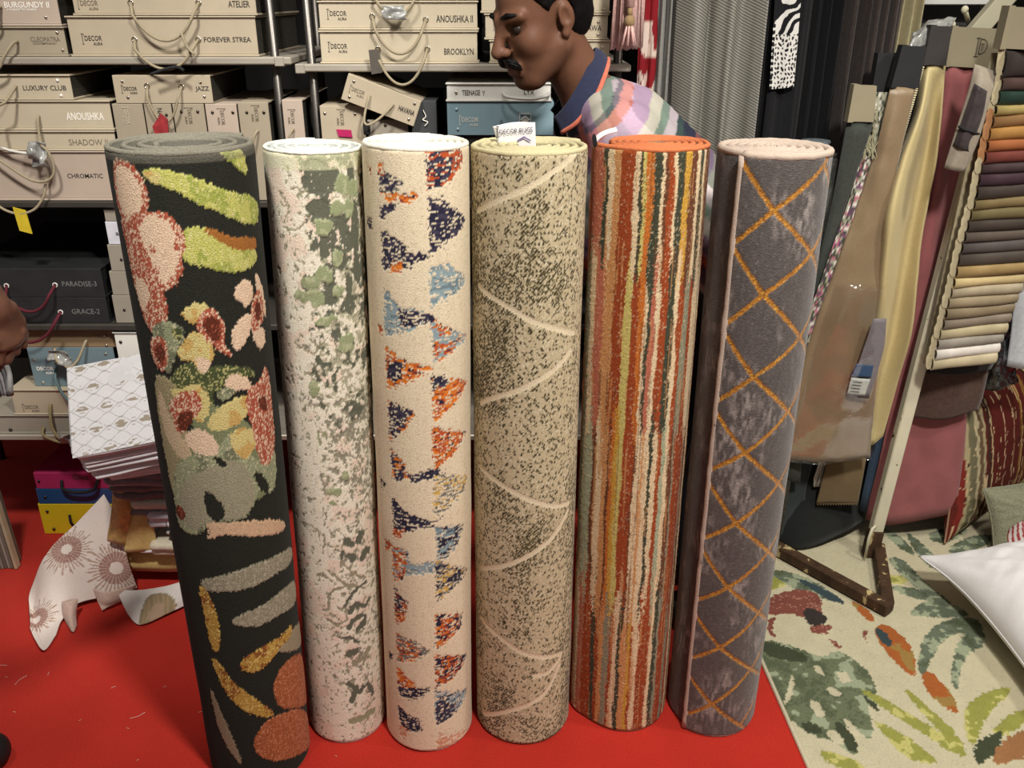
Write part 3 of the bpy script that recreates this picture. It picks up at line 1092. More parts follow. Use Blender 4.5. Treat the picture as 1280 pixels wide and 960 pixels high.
# ---- 4: beige rug with speckle and curved lines
def rug_speckle():
    r = Roll('rolled_rug', 'beige rug roll with dark speckle and thin cream curved lines, fourth from the left', (655, 937), (664, 181), .122, .1195,
             125, .0165, .0118, PILE_FINE, M('straw_binding', K(206, 196, 156), rough=.9, var=.15, scale=420, bump=.5, bscale=600),
             M('straw_backing', K(150, 140, 112), rough=.95, var=.15, scale=300, bump=.3), core=.040, rb=.0056)
    base, dk, line = K(192, 178, 146), K(70, 64, 46), K(222, 208, 178)
    Ls = [r.Tl(p) for p in [
        [(592, 264), (624, 250), (660, 236), (693, 217), (718, 200), (731, 187)], [(594, 358), (627, 383), (664, 403), (697, 413), (724, 418)],
        [(597, 505), (613, 499), (646, 491), (682, 474), (704, 458), (719, 440)], [(597, 585), (627, 610), (664, 629), (697, 636), (717, 631)],
        [(598, 711), (632, 709), (664, 697), (693, 676), (716, 640)], [(598, 774), (622, 800), (650, 819), (678, 826), (708, 820)],
        [(602, 894), (632, 893), (664, 884), (688, 866), (705, 834)], [(669, 849), (688, 845), (706, 826)]]]

    def pat(u, h, phi):
        col = col3(u.shape, base)
        up = np.zeros(u.shape)
        n = fbm(u * 14, h * 9, 61, 4)
        # knots set in a diagonal lattice, each knot dark or not
        p = .0078
        a = (u + h) / p
        b = (u - h) / p
        rnd = hsh(np.floor(a), np.floor(b), 63)
        fx, fy = a - np.floor(a) - .5, b - np.floor(b) - .5
        dot = np.hypot(fx, fy) < .45
        jit = vnoise(u * 500, h * 500, 64)
        cov = np.clip((n - .28) * 1.9, .28, .9)
        m = dot & (rnd < cov) & (jit < .8)
        fine = vnoise(u * 460, h * 460, 67) < cov * .5
        col[m] = np.array(dk)
        col[fine & ~m] = np.array(K(126, 116, 84))
        k = (vnoise(u * 380, h * 380, 66) > .78)
        col[k & ~m] = np.array(K(214, 204, 176))
        for P in Ls:
            d = dist_line(u, h, P) + (jit - .5) * .0012
            m = d < .0056
            put(col, m, line)
            up[m] = -.0007
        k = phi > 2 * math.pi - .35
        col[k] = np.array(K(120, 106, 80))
        return col, up
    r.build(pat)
    # sewn-in label standing up behind the top edge
    Y = r.base.y + .05
    inv = r.root.matrix_basis.inverted()
    a, b, c, d = [inv @ at(x, y, Y) for x, y in ((616, 158), (669, 153), (670, 186), (624, 186))]
    w = b - a
    sheet('sewn_label', [[tuple(a), tuple(a + w * .5 + Vector((0, 0, .004))), tuple(b)], [tuple(a.lerp(d, .5)), tuple((a + b + c + d) / 4), tuple(b.lerp(c, .5))], [tuple(d), tuple((c + d) / 2), tuple(c)]],
          LABEL_WHITE, r.root, thick=.001)
    f = inv @ at(643, 164, Y - .004)
    text('DECOR RUGS', .0128, (f.x + .003, f.y, f.z), M('label_ink', K(70, 62, 92), rough=.7), r.root, rot=(90, -5, 0), wide=.8)
    g = inv @ at(622, 165, Y - .004)
    MB().box(-.0008, .0008, -.0003, .0003, -.010, .010, T=Matrix.Translation(g)).box(-.003, .003, -.0003, .0003, .009, .0105, T=Matrix.Translation(g)).box(-.003, .003, -.0003, .0003, -.0105, -.009, T=Matrix.Translation(g)).build('logo_initial', INK, r.root)
    g = inv @ at(655, 173, Y - .004)
    MB().prism([(-.014, -.004), (0, .004), (.014, -.004), (.011, -.005), (0, .001), (-.011, -.005)], -.0003, .0003).build('logo_roof', M('label_mark', K(120, 100, 150)), r.root).location = g
    return r


# ---- 5: striped rug
def rug_stripes():
    r = Roll('rolled_rug', 'rust and multicolour striped rug roll with orange bound top, fifth from the left', (775, 917), (822, 177), .110, .105,
             -84, .0135, .0105, PILE, M('orange_binding', K(206, 118, 76), rough=.9, var=.16, scale=420, bump=.6, bscale=600),
             M('jute_backing', K(140, 110, 82), rough=.95, var=.2, scale=300, bump=.4), core=.034, rb=.0050, flare=.020, re=.0060)
    rust, pink, cream, dk, lime, orange, gold, brown = K(152, 72, 40), K(178, 106, 84), K(216, 194, 158), K(68, 70, 56), K(196, 182, 108), K(190, 110, 50), K(194, 150, 64), K(106, 66, 46)
    tan, gg, mint = K(196, 142, 92), K(138, 136, 114), K(160, 166, 138)
    keys = [
        (225, [(746, gg), (752, pink), (760, dk), (764, cream), (769, tan), (776, rust), (792, cream), (800, dk), (804, lime), (808, orange), (816, dk), (827, cream), (831, brown), (836, rust), (844, cream), (848, dk), (857, gold), (865, brown), (873, cream), (877, dk), (881, cream), (884, brown), (891, rust)]),
        (445, [(735, gg), (745, cream), (748, pink), (754, tan), (763, rust), (776, lime), (786, rust), (794, orange), (801, cream), (805, dk), (809, pink), (815, cream), (821, rust), (831, dk), (840, cream), (845, rust), (851, gg), (858, rust), (862, cream), (868, gg)]),
        (625, [(729, gg), (736, mint), (742, brown), (745, cream), (751, tan), (756, brown), (759, orange), (763, gold), (768, lime), (774, rust), (787, brown), (789, cream), (797, tan), (800, cream), (808, dk), (812, cream), (818, rust), (823, mint), (828, cream), (833, brown), (838, gg), (840, rust), (850, gg)]),
        (860, [(715, gg), (720, pink), (724, cream), (727, pink), (730, rust), (737, dk), (741, rust), (745, tan), (750, gg), (757, rust), (761, cream), (768, dk), (773, tan), (780, gold), (784, rust), (787, cream), (794, rust), (808, cream), (812, dk), (817, gg), (820, rust), (827, gg)]),
    ]
    KH, KE, KC = [], [], []
    for y, ks in keys:
        s = [r.S(x, y) for x, c in ks]
        KH.append(np.mean([q[1] for q in s]))
        KE.append(np.array([q[0] for q in s]))
        KC.append(np.array([c for x, c in ks]))
    order = list(range(4))

    def pat(u, h, phi):
        n1 = vnoise(u * 420, h * 420, 71)
        wig = (fbm(u * 60, h * 18, 72, 3) - .5) * .010 + (n1 - .5) * .0042
        uu = u + wig
        cols = []
        for E, Cc in zip(KE, KC):
            i = np.clip(np.searchsorted(E, uu) - 1, -1, len(E) - 1)
            cc = Cc[np.maximum(i, 0)]
            out = (uu < E[0]) | (uu > E[-1] + .006)
            if out.any():
                j = (np.floor(np.abs(uu[out]) / .011 + vnoise(uu[out] * 40, h[out] * 0, 5)).astype(int)) % len(Cc)
                cc[out] = Cc[j]
            cols.append(cc)
        col = cols[0].copy()
        sel = fbm(u * 110, h * 6, 75, 3) * .7 + n1 * .3
        for k in range(3):
            f = np.clip((KH[k] - h) / (KH[k] - KH[k + 1]), 0, 1)
            f = np.clip((f - .25) * 2, 0, 1)
            m = (sel < .18 + f * .66) & (h < KH[k])
            if k == 0: m &= f > 0
            m &= f > 0
            col[m] = cols[k + 1][m]
        fl_ = vnoise(u * 330 + n1 * .6, h * 7, 77)
        k = fl_ > .80
        col[k] = col[k] * .35 + np.array(tan) * .65
        k = fl_ < .14
        col[k] = col[k] * .4 + np.array(brown) * .6
        k = n1 > .84
        col[k] = col[k] * .5 + np.array(cream) * .5
        k = n1 < .12
        col[k] = col[k] * .7
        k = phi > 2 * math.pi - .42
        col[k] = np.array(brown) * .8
        return col, (n1 - .5) * .0012
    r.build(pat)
    Y = r.base.y + .01
    inv = r.root.matrix_basis.inverted()
    P = [[(741, 182), (745, 170), (756, 163), (770, 159)], [(742, 188), (747, 176), (758, 168), (772, 164)]]
    sheet('sewn_label', [[tuple(inv @ at(x, y, Y + (.0 if i == 0 else -.012))) for x, y in row] for i, row in enumerate(P)] , LABEL_WHITE, r.root, thick=.001)
    P = [[(740, 171), (742, 167), (745, 170)], [(741, 182), (744, 184), (747, 180)]]
    sheet('label_fold', [[tuple(inv @ at(x, y, Y - .02)) for x, y in row] for row in P], FAB(30, 28, 32), r.root, thick=.001)
    return r


# ---- 6: grey rug with gold diamonds
def rug_diamonds():
    r = Roll('rolled_rug', 'dark grey silky rug roll with gold diamond lattice, rightmost of the row', (881, 922), (966, 184), .114, .115,
             -43, .0165, .0135, PILE_SILKY, M('taupe_binding', K(190, 172, 158), rough=.9, var=.15, scale=420, bump=.5, bscale=600),
             M('taupe_backing', K(176, 160, 146), rough=.95, var=.15, scale=300, bump=.3), core=.012, rb=.0080, re=.0085)
    base, lt, gold = K(82, 76, 74), K(138, 130, 126), K(166, 108, 28)
    Cx = [(967, 264), (954, 369), (942, 472), (931, 567), (920, 655), (910, 735), (900, 810), (890, 881)]
    Lf = [(928, 202), (915, 306), (902, 409), (890, 505), (880, 590), (872, 675), (861, 752), (851, 824), (846, 895)]
    Rt = [(1033, 206), (1016, 317), (1002, 422), (987, 515), (975, 605), (962, 690), (950, 767), (940, 837), (926, 908)]
    segs = []
    for i, c in enumerate(Cx):
        for e in (Lf[i], Rt[i], Lf[i + 1], Rt[i + 1]):
            segs.append([r.S(*c), r.S(*e)])
    for e in Rt:
        q = r.S(*e)
        segs.append([q, (q[0] + .05, q[1] + .045)])
        segs.append([q, (q[0] + .05, q[1] - .045)])
    endu = r.end * r.Rm

    def pat(u, h, phi):
        col = col3(u.shape, base)
        n1 = vnoise(u * 420, h * 420, 81)
        n2 = fbm(u * 22, h * 12, 82, 4)
        n3 = fbm(u * 160, h * 50, 83, 3)
        w = np.clip((n2 - .48) * 4, 0, 1) * np.clip((n3 - .4) * 4, 0, 1)
        col = col * (1 - w[..., None]) + np.array(lt) * w[..., None]
        col = col * (.82 + .36 * n3)[..., None]
        k = n1 > .9
        col[k] = col[k] * .6 + np.array(lt) * .4
        d = np.full(u.shape, 9.0)
        for s in segs:
            d = np.minimum(d, dist_line(u, h, s))
        m = (d + (n1 - .5) * .003 < .0045) & (phi < 2 * math.pi - .9)
        put(col, m, gold)
        put(col, m & (n1 > .66), K(196, 142, 52))
        put(col, m & (n1 < .2), K(122, 78, 24))
        up = np.where(m, -.0012, 0)
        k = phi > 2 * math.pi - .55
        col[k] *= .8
        return col, up
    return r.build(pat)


R1 = rug_floral()
R2 = rug_sage()
R3 = rug_triangles()
R4 = rug_speckle()
R5 = rug_stripes()
R6 = rug_diamonds()


# ------------------------------------------------------------------ rug lying on the floor
def floor_rug():
    x0, x1, y0, y1 = .655, 2.35, 1.30, 3.0
    nx, ny = 450, 480
    X, Y = np.meshgrid(np.linspace(0, 1, nx), np.linspace(0, 1, ny))
    Yw = y0 + Y * (y1 - y0)
    Xw = x0 + X * (x1 - x0) - (Yw - 1.5) * .045 + .012
    base, maroon, core, leaf, lg = K(192, 184, 156), K(122, 70, 60), K(54, 48, 46), K(104, 111, 86), K(146, 146, 74)
    rust, blue, dk, palm = K(162, 92, 46), K(56, 70, 74), K(64, 70, 52), K(100, 109, 92)
    P = [
        (lg, [(945, 735), (970, 722), (1000, 728), (960, 745)]), (palm, [(955, 715), (1000, 720), (1060, 757), (1030, 755), (985, 738)]), (blue, [(985, 722), (1030, 740), (1062, 760), (1035, 756)]),
        (maroon, [(950, 755), (980, 743), (1007, 740), (1027, 750), (1027, 773), (1003, 777), (985, 770), (957, 775)]),
        (maroon, [(1010, 785), (1040, 785), (1036, 797), (1015, 797)]), (core, [(1000, 763), (1027, 768), (1037, 783), (1010, 788)]),
        (maroon, [(958, 778), (972, 774), (962, 790), (972, 802), (958, 798)]), (maroon, [(1034, 802), (1045, 806), (1053, 817), (1042, 812)]), (maroon, [(1075, 795), (1085, 790), (1080, 805), (1088, 818)]),
        (leaf, [(945, 807), (963, 803), (1010, 820), (1027, 827), (1047, 817), (1070, 830), (1087, 847), (1097, 870), (1087, 873), (1100, 897), (1080, 883), (1093, 917), (1083, 933), (1060, 903), (1073, 940), (1067, 950), (1037, 930), (1010, 923), (993, 907), (980, 903), (945, 862), (938, 847)]),
        (dk, [(948, 806), (970, 808), (1010, 824), (1008, 834), (980, 830), (955, 824)]), (dk, [(1078, 872), (1098, 890), (1100, 897), (1084, 886)]), (dk, [(1040, 905), (1062, 915), (1074, 940), (1064, 948), (1050, 930)]), (dk, [(998, 908), (1020, 908), (1030, 922), (1008, 922)]),
        (base, [(1013, 835), (1024, 838), (1034, 850), (1022, 848)]), (base, [(1042, 845), (1056, 843), (1066, 856), (1052, 860)]), (base, [(1030, 863), (1044, 864), (1054, 876), (1040, 875)]),
        (base, [(1008, 880), (1020, 880), (1034, 902), (1020, 902)]), (base, [(1030, 918), (1044, 916), (1058, 936), (1042, 936)]), (base, [(990, 842), (993, 870), (978, 892), (984, 866)]), (base, [(1050, 902), (1062, 906), (1078, 930), (1066, 926)]),
        (lg, [(1067, 862), (1097, 873), (1153, 907), (1193, 930), (1213, 952), (1193, 949), (1153, 922), (1105, 892)]), (lg, [(1125, 860), (1153, 883), (1187, 913), (1213, 949), (1180, 925), (1147, 892)]),
        (lg, [(1087, 903), (1120, 917), (1153, 940), (1175, 962), (1133, 955), (1100, 919)]), (lg, [(1018, 940), (1060, 950), (1090, 970), (1040, 965)]),
        (rust, [(1090, 788), (1107, 783), (1133, 803), (1144, 827), (1144, 852), (1126, 841), (1100, 812)]), (blue, [(1090, 790), (1103, 790), (1117, 812), (1106, 814)]),
        (rust, [(1152, 838), (1173, 853), (1190, 873), (1199, 900), (1173, 885), (1152, 862)]), (rust, [(1058, 752), (1085, 765), (1096, 785), (1078, 776)]),
        (palm, [(1133, 774), (1147, 758), (1173, 754), (1200, 763), (1215, 775), (1180, 777), (1153, 774)]), (palm, [(1146, 842), (1149, 807), (1167, 786), (1193, 776), (1222, 776), (1232, 798), (1200, 794), (1177, 804), (1160, 832), (1152, 850)]),
        (palm, [(1186, 855), (1192, 820), (1203, 796), (1227, 785), (1232, 813), (1207, 821), (1198, 847), (1197, 872)]), (palm, [(1105, 702), (1127, 699), (1155, 733), (1195, 762), (1160, 748), (1133, 731)]),
        (palm, [(1128, 666), (1145, 676), (1176, 707), (1182, 722), (1150, 708)]), (palm, [(1155, 672), (1185, 662), (1215, 664), (1190, 680), (1170, 684)]), (palm, [(1180, 690), (1215, 672), (1250, 672), (1225, 690), (1195, 700)]),
        (palm, [(1108, 735), (1140, 738), (1190, 755), (1180, 760), (1130, 750)]), (lg, [(1108, 722), (1130, 724), (1135, 735), (1112, 734)]), (palm, [(1095, 660), (1118, 668), (1150, 700), (1125, 692)]),
        (lg, [(1202, 898), (1213, 880), (1237, 866), (1270, 864), (1242, 887), (1227, 907), (1217, 942), (1206, 924)]), (lg, [(1236, 918), (1260, 898), (1285, 888), (1285, 908), (1247, 929)]),
        (dk, [(1216, 934), (1240, 922), (1254, 916), (1247, 942), (1227, 960), (1216, 960)]), (K(150, 106, 70), [(1240, 945), (1262, 922), (1290, 915), (1290, 950), (1262, 958), (1240, 962)]),
    ]
    P = [(c, smooth_poly([tuple(fl(*q)[:2]) for q in p])) for c, p in P]
    n1 = vnoise(Xw * 260, Yw * 260, 91)
    n2 = fbm(Xw * 30, Yw * 30, 92, 4)
    jx = Xw + (vnoise(Xw * 160, Yw * 160, 93) - .5) * .008
    jy = Yw + (vnoise(Xw * 160, Yw * 160, 94) - .5) * .010
    col = col3(Xw.shape, base)
    col *= (.92 + .16 * n2)[..., None]
    up = np.zeros(Xw.shape)
    far = (Xw > 1.75) | (Yw > 2.75)
    k = far & (fbm(Xw * 6, Yw * 6, 96, 2) > .55)
    put(col, k, palm)
    for c, p in P:
        m = inpoly(jx, jy, p)
        col[m] = np.array(c) * (.85 + .3 * n2[m])[:, None]
        up[m] = 0.0 if c is base else .0015
        if c in (leaf, palm):
            k = m & (n2 > .56)
            put(col, k, K(150, 158, 132))
            put(col, m & (n2 + (n1 - .5) * .3 < .36), K(84, 92, 70))
        if c is lg: put(col, m & (n2 > .6), K(188, 182, 112))
        if c is rust: put(col, m & (n2 > .58), K(150, 120, 66))
        if c is maroon: put(col, m & (n1 > .8), K(170, 120, 104))
    k = n1 > .9
    col[k] *= .85
    e = np.minimum(np.minimum(Xw - Xw.min(1, keepdims=True), Xw.max(1, keepdims=True) - Xw), np.minimum(Yw - y0, y1 - Yw))
    put(col, e < .006, K(214, 206, 178))
    Z = .011 + up - .004 * np.clip(1 - e / .008, 0, 1) + (fbm(Xw * 3, Yw * 3, 97, 2) - .5) * .002
    V = np.stack([Xw, Yw, Z], -1)
    top = V.reshape(-1, 3)
    nr, nc = ny, nx
    bl = list(range(nc)) + [i * nc + nc - 1 for i in range(1, nr)] + [(nr - 1) * nc + j for j in range(nc - 2, -1, -1)] + [i * nc for i in range(nr - 2, 0, -1)]
    low = top[bl].copy()
    low[:, 2] = .0005
    k = len(top)
    i = np.arange(len(bl))
    b = np.array(bl)
    side = np.stack([np.roll(b, -1), b, k + i, k + np.roll(i, -1)], 1)
    me = raw_mesh(np.concatenate([top, low]), np.concatenate([grid_quads(nr, nc), side]))
    c = col.reshape(-1, 3)
    set_col(me, np.clip(np.concatenate([c, c[bl]]), 0, .9))
    obj('floor_rug', me, PILE_FINE, smooth=True, label='cream floor rug with sage leaves and rust petals lying under the fabric stand', cat='rug')


floor_rug()


# ------------------------------------------------------------------ shelving
YF = 2.35


def zz(py, px=300, Y=YF):
    return at(px, py, Y).z


def xx(px, py, Y=YF):
    return at(px, py, Y).x


Z1, Z2, Z3, Z4 = zz(544, 60), zz(406, 60), zz(252, 60), zz(71.5, 200)
TH = .018
Z4R = zz(80.5, 500)
DEP = .62
bayL = empty('shelving_unit', 'left bay of the metal shelving stacked with catalogue boxes', 'shelf', (-1.3, YF, 0), 'shelving bays along the back')
bayR = empty('shelving_unit', 'right bay of the metal shelving behind the man in the plaid shirt', 'shelf', (.0, YF, 0), 'shelving bays along the back')
POSTX = (xx(340, 85), xx(386, 85), xx(774, 85))


def board(bay, x0, x1, z, m, y0=YF):
    o = MB().box(x0 - bay.location.x, x1 - bay.location.x, y0 - YF, y0 - YF + DEP, z - TH, z, bev=.003).build('shelf_board', m, bay)
    return o


def post(bay, x, y, r=.0115):
    return MB().tube([(x - bay.location.x, y - YF, 0), (x - bay.location.x, y - YF, 2.15)], r, 12).build('post', CHROME, bay, smooth=True)


for z, m in ((Z4, SHELF_EDGE), (Z3, SHELF_DARK), (Z2, SHELF_DARK), (Z1, SHELF_EDGE)):
    board(bayL, -1.95, POSTX[0] + .05, z, m)
    board(bayR, POSTX[1] - .03, POSTX[2] + .03, Z4R if z == Z4 else z, m)
for bay, xs in ((bayL, (-1.93, POSTX[0])), (bayR, (POSTX[1], POSTX[2]))):
    for x in xs:
        for y in (YF + .04, YF + DEP - .03):
            post(bay, x, y)
for bay, x, Zb in ((bayL, POSTX[0] + .02, Z4), (bayR, POSTX[1] - .022, Z4R)):
    x -= bay.location.x
    MB().box(x - .012, x + .012, -.004, .10, Zb - .022, Zb + .001, bev=.002).build('shelf_bracket', SHELF_EDGE, bay)


PAGES = M('swatch_pages', K(58, 55, 50), rough=.8, var=.35, scale=60, stretch=(.3, .3, 6), bump=.3, bscale=200)


class Box:
    """a catalogue box: origin at the middle of the lower front edge"""
    def __init__(s, label, px0, px1, z0, z1, m, depth=.46, yf=YF + .01, cat='catalogue box', group='catalogue boxes on the shelves', name='catalogue_box', lid=True, tilt=0.0, pym=None, yaw=0.0, lidm=None, dark=False):
        pym = pym or (480 - 100)
        zm = (z0 + z1) / 2
        # x of the photo columns at this height and depth
        dep = yf * CP + (CAMH - zm) * SP
        x0, x1 = (px0 - 640) / FPX * dep, (px1 - 640) / FPX * dep
        s.w, s.h, s.d = x1 - x0, z1 - z0, depth
        s.root = empty(name, label, cat, ((x0 + x1) / 2, yf, z0 + .0008), group)
        s.root.rotation_euler = (0, tilt, yaw)
        s.yf, s.z0, s.z1, s.dep, s.zm = yf, z0, z1, dep, zm
        w = s.w / 2
        t = .004
        lo, hi = (t + .001, s.h - t) if lid else (0, s.h)
        MB().box(-w + (.003 if lid else 0), w - (.003 if lid else 0), .003, .0075, lo, hi, bev=.0012).build('spine', m, s.root)
        pm = PAGES if not dark else m
        MB().box(-w + .005, w - .005, .0075, depth - .004, lo + (0 if lid else .003), hi - (0 if lid else .003)).build('pages', pm, s.root)
        if not lid:
            MB().box(-w, w, .0075, depth, 0, .003).build('back_cover', m, s.root)
            MB().box(-w, w, .0075, depth, s.h - .003, s.h).build('front_cover', m, s.root)
        if lid:
            MB().box(-w, w, -.002, depth + .002, s.h - t, s.h, bev=.0012).build('box_lid', lidm or m, s.root)
            MB().box(-w, w, -.002, depth + .002, 0, t + .001, bev=.0012).build('box_base', lidm or m, s.root)

    def lx(s, px):
        return (px - 640) / FPX * s.dep - s.root.location.x

    def lz(s, py):
        return at(640, py, s.yf).z - s.z0

    def text(s, t, px0, px1, py, hp, m=INK, vert=False, bold=.012):
        k = s.dep / FPX
        text_fit(t, s.lx((px0 + px1) / 2), s.lz(py), (px1 - px0) * k, hp * k, .0025, m, s.root, vert=vert, bold=bold)
        return s

    def logo(s, px, py, h, m=INK, vert=False, second='AURA'):
        logo(s.root, s.lx(px), s.lz(py), h, m, .002, vert, second)
        return s

    def stud(s, *pts, m=STEEL, r=.0042):
        for px, py in pts:
            MB().ball((s.lx(px), .002, s.lz(py)), r, 8, (1, .7, 1)).build('stud', m, s.root, smooth=True)
        return s

    def cord(s, a, b, low, m=CORD_BEIGE, r=.0036, out=.03, eye=True, em=STEEL, dx=0):
        A = Vector((s.lx(a[0]), .003, s.lz(a[1])))
        B = Vector((s.lx(b[0]), .003, s.lz(b[1])))
        zl = s.lz(low)
        pts = []
        for k in range(19):
            t = k / 18
            p = A.lerp(B, t)
            base = A.lerp(B, t).z
            q = 1 - (2 * t - 1) ** 2
            q = q ** .75
            mid = (A.z + B.z) / 2
            pts.append((p.x + dx * q, .003 - out * min(1, q * 4.5), base - (mid - zl) * q))
        MB().tube(pts, r, 7).build('cord_handle', m, s.root, smooth=True)
        if eye:
            for e in (A, B):
                ring = [(e.x + .0062 * math.cos(k * math.pi / 5), .0018, e.z + .0062 * math.sin(k * math.pi / 5)) for k in range(11)]
                MB().tube(ring, .0016, 6, cap=False).build('eyelet', em, s.root, smooth=True)
        return s

    def path(s, pts, m=CORD_BEIGE, r=.0036, name='cord_handle', y=None):
        P = [(s.lx(p[0]), -.012 if len(p) < 3 else p[2], s.lz(p[1])) for p in pts]
        MB().tube(catmull(P, 6), r, 7).build(name, m, s.root, smooth=True)
        return s

    def panel(s, name, pts, m, y=-.004, th=.003, label=None):
        poly = [(s.lx(p[0]), s.lz(p[1])) for p in pts]
        MB().prism(poly, y, y + th).build(name, m, s.root, label=label)
        return s


def crumple(name, root, c, sz, m, seed=0):
    """small crumpled clear bag or tag"""
    rnd = random.Random(seed)
    P = []
    for i in range(5):
        row = []
        for j in range(4):
            row.append((c[0] + (j / 3 - .5) * sz[0] + rnd.uniform(-.2, .2) * sz[0] * .4, c[1] + rnd.uniform(-.5, .5) * sz[1], c[2] + (.5 - i / 4) * sz[2] + rnd.uniform(-.2, .2) * sz[2] * .3))
        P.append(row)
    return sheet(name, P, m, root, thick=.001, sub=4, noise=.004, nscale=90, seed=seed)


# --- top shelf, left
zt = Z4
h = lambda py: zz(py, 200)
b = Box('grey-beige box with pale lettering and cord, lowest at the far left of the top shelf', -60, 83, Z4, h(34), CARD_TAUPE)
b.text('CLEOPATRA', 38, 75, 49.5, 5.6, INK_SOFT).text('CONTEMPORARY', 40, 70, 54.8, 2.4, INK_SOFT).stud((73, 41), (76, 63), m=STEEL).path([(22, 52, .0), (20, 55, -.02), (8, 72, -.03), (0, 84, -.03), (-20, 90, -.03), (-40, 72, -.028), (-46, 50, 0)])
b = Box('pinkish box with white lettering standing on the far left of the top shelf', -50, 74, h(34) + .001, h(-8), CARD_PINK)
b.text('BURGUNDY II', 6, 62, 6.5, 7, INK_WHITE).text('CONTEMPORARY', 8, 46, 12.5, 2.4, INK_WHITE).stud((55, 22)).path([(2, 8, .0), (0, 14, -.015), (-2, 30, -.02), (-18, 36, -.02), (-30, 8, 0)])
b = Box('wide beige box with a low sagging cord, lower of two on the top left shelf', 85, 322, Z4, h(20.5), CARD)
b.logo(115, 49, .024, INK).text('FOREVER STREA', 254, 313, 50, 6, INK)
b.cord((167, 50), (247, 50), 86, CORD_BEIGE, out=.03).path([(188, 92, -.035), (206, 86, -.035), (222, 83, -.035), (230, 87, -.036)], CORD_BLACK, .004, 'cord_tie')
b = Box('wide beige box with looped cord, upper of two on the top left shelf', 88, 320, h(20.5) + .001, h(-22), CARD)
b.logo(109, 5, .024, INK_SOFT).text('ATELIER', 284, 311, 5.5, 7.6, INK).cord((162, 4), (247, 4), 51, CORD_BEIGE, out=.025)
b.path([(226, 41, -.03), (228, 46, -.034), (232, 58, -.036), (240, 68, -.036)], CORD_BEIGE)

# --- top shelf, right bay
h = lambda py: zz(py, 500)
ZR = Z4R
YAW = 0.0
b = Box('cream box with a knotted cord, lowest of three on the top right shelf', 399, 598, ZR, h(39), CARD_LIGHT, yf=YF + .012, yaw=YAW)
b.logo(423, 59, .023, INK).text('BROOKLYN', 555, 592, 65, 7.6, INK).cord((472, 62), (534, 62), 105, CORD_BEIGE, out=.036)
b.panel('cord_tag', [(463, 62), (476, 61), (478, 90), (465, 92)], M('dark_tag', K(86, 80, 74), rough=.6), y=-.034)
b = Box('cream box with long cord loop, middle of three on the top right shelf', 397, 598, h(39) + .001, h(1.5), CARD_LIGHT, yf=YF + .012, yaw=YAW)
b.logo(422, 18, .023, INK).text('ANOUSHKA II', 545, 591, 24, 8.4, INK).cord((465, 21), (532, 25), 67, CORD_BEIGE, out=.026)
b = Box('cream box with a clear plastic tag on its cord, topmost on the top right shelf', 400, 596, h(1.5) + .001, h(-34), CARD_LIGHT, yf=YF + .012, yaw=YAW)
b.cord((467, -10), (522, -10), 20, CORD_BEIGE, out=.026)
crumple('price_tag', b.root, (b.lx(493), -.034, b.lz(16)), (.055, .02, .034), FOIL, 3)
zs = [ZR, h(51), h(17.5), h(-22), h(-56)]
for i, (x0, x1, t) in enumerate([(611, 763, None), (605, 761, 'OTTAWA'), (600, 764, None), (603, 760, None)]):
    b = Box(('cream box behind the man, on the shelf board', 'cream box behind the man, second from the shelf board', 'cream box level with the man\'s forehead, third from the board', 'cream box above the others behind the man')[i], x0, x1, zs[i] + (.001 if i else 0), zs[i + 1], CARD_LIGHT, yf=YF + .02)
    if i == 0: b.stud((752, 60), (623, 78), (752, 76))
    if i == 1: b.text(t, 720, 752, 35.5, 7, INK).stud((748, 28), (748, 44)).logo(628, 33, .02, INK)
    if i == 2: b.stud((755, 12), (755, -8)).cord((655, -5), (710, -5), 20)

# --- second shelf, left stack
h = lambda py: zz(py, 60)
b = Box('large pinkish beige box with grey smudges, lowest of the left stack', -60, 139, Z3, h(190), CARD_PINK, depth=.5)
b.text('CHROMATIC', 83.5, 128, 220.5, 5.6, INK, bold=.008).path([(60, 221, .0), (60, 226, -.015), (55, 244, -.025), (40, 260, -.03), (16, 264, -.03), (-8, 252, -.02), (-20, 222, 0)])
b.panel('yellow_tag', [(16, 256), (31, 260), (33, 289), (18, 285)], M('yellow_tag', K(206, 182, 50), rough=.6), y=-.034)
z = h(190) + .001
b = Box('slim beige box with soft grey lettering, second from the bottom of the left stack', -40, 145, z, h(164.5), CARD_LIGHT, depth=.48)
b.text('SHADOW II', 85, 134, 178.5, 7.4, INK_SOFT, bold=0)
b.path([(-10, 178, -.01), (12, 186, -.02), (34, 190, -.025), (44, 190, -.03)], CORD_WHITE)
z = h(164.5) + .001
b = Box('beige box with white lettering and hanging cord, third from the bottom of the left stack', -30, 140, z, h(126.5), CARD_LIGHT, depth=.46)
b.text('ANOUSHKA', 82, 129, 146, 9.2, INK_WHITE).path([(48, 145, .002), (49, 150, -.012), (49, 170, -.02), (52, 180, -.03), (58, 186, -.032), (62, 200, -.032), (60, 215, -.032), (48, 224, -.032), (28, 222, -.03), (0, 202, -.03), (-30, 180, -.02)])
crumple('price_tag', b.root, (b.lx(47), -.04, b.lz(191)), (.042, .03, .062), FOIL, 5)
z = h(126.5) + .001
b = Box('pale grey box with two white studs, topmost of the left stack', -50, 90, z, h(94), CARD_LIGHT, depth=.4)
b.text('LUXURY CLUB', 28, 82, 110.5, 6, INK, bold=.008).stud((73, 101), (74, 120), m=M('white_stud', K(236, 234, 230), rough=.3)).path([(20, 108, .002), (20, 112, -.014), (14, 126, -.045), (2, 134, -.05), (-2, 160, -.05), (-34, 150, -.045), (-38, 108, 0)])

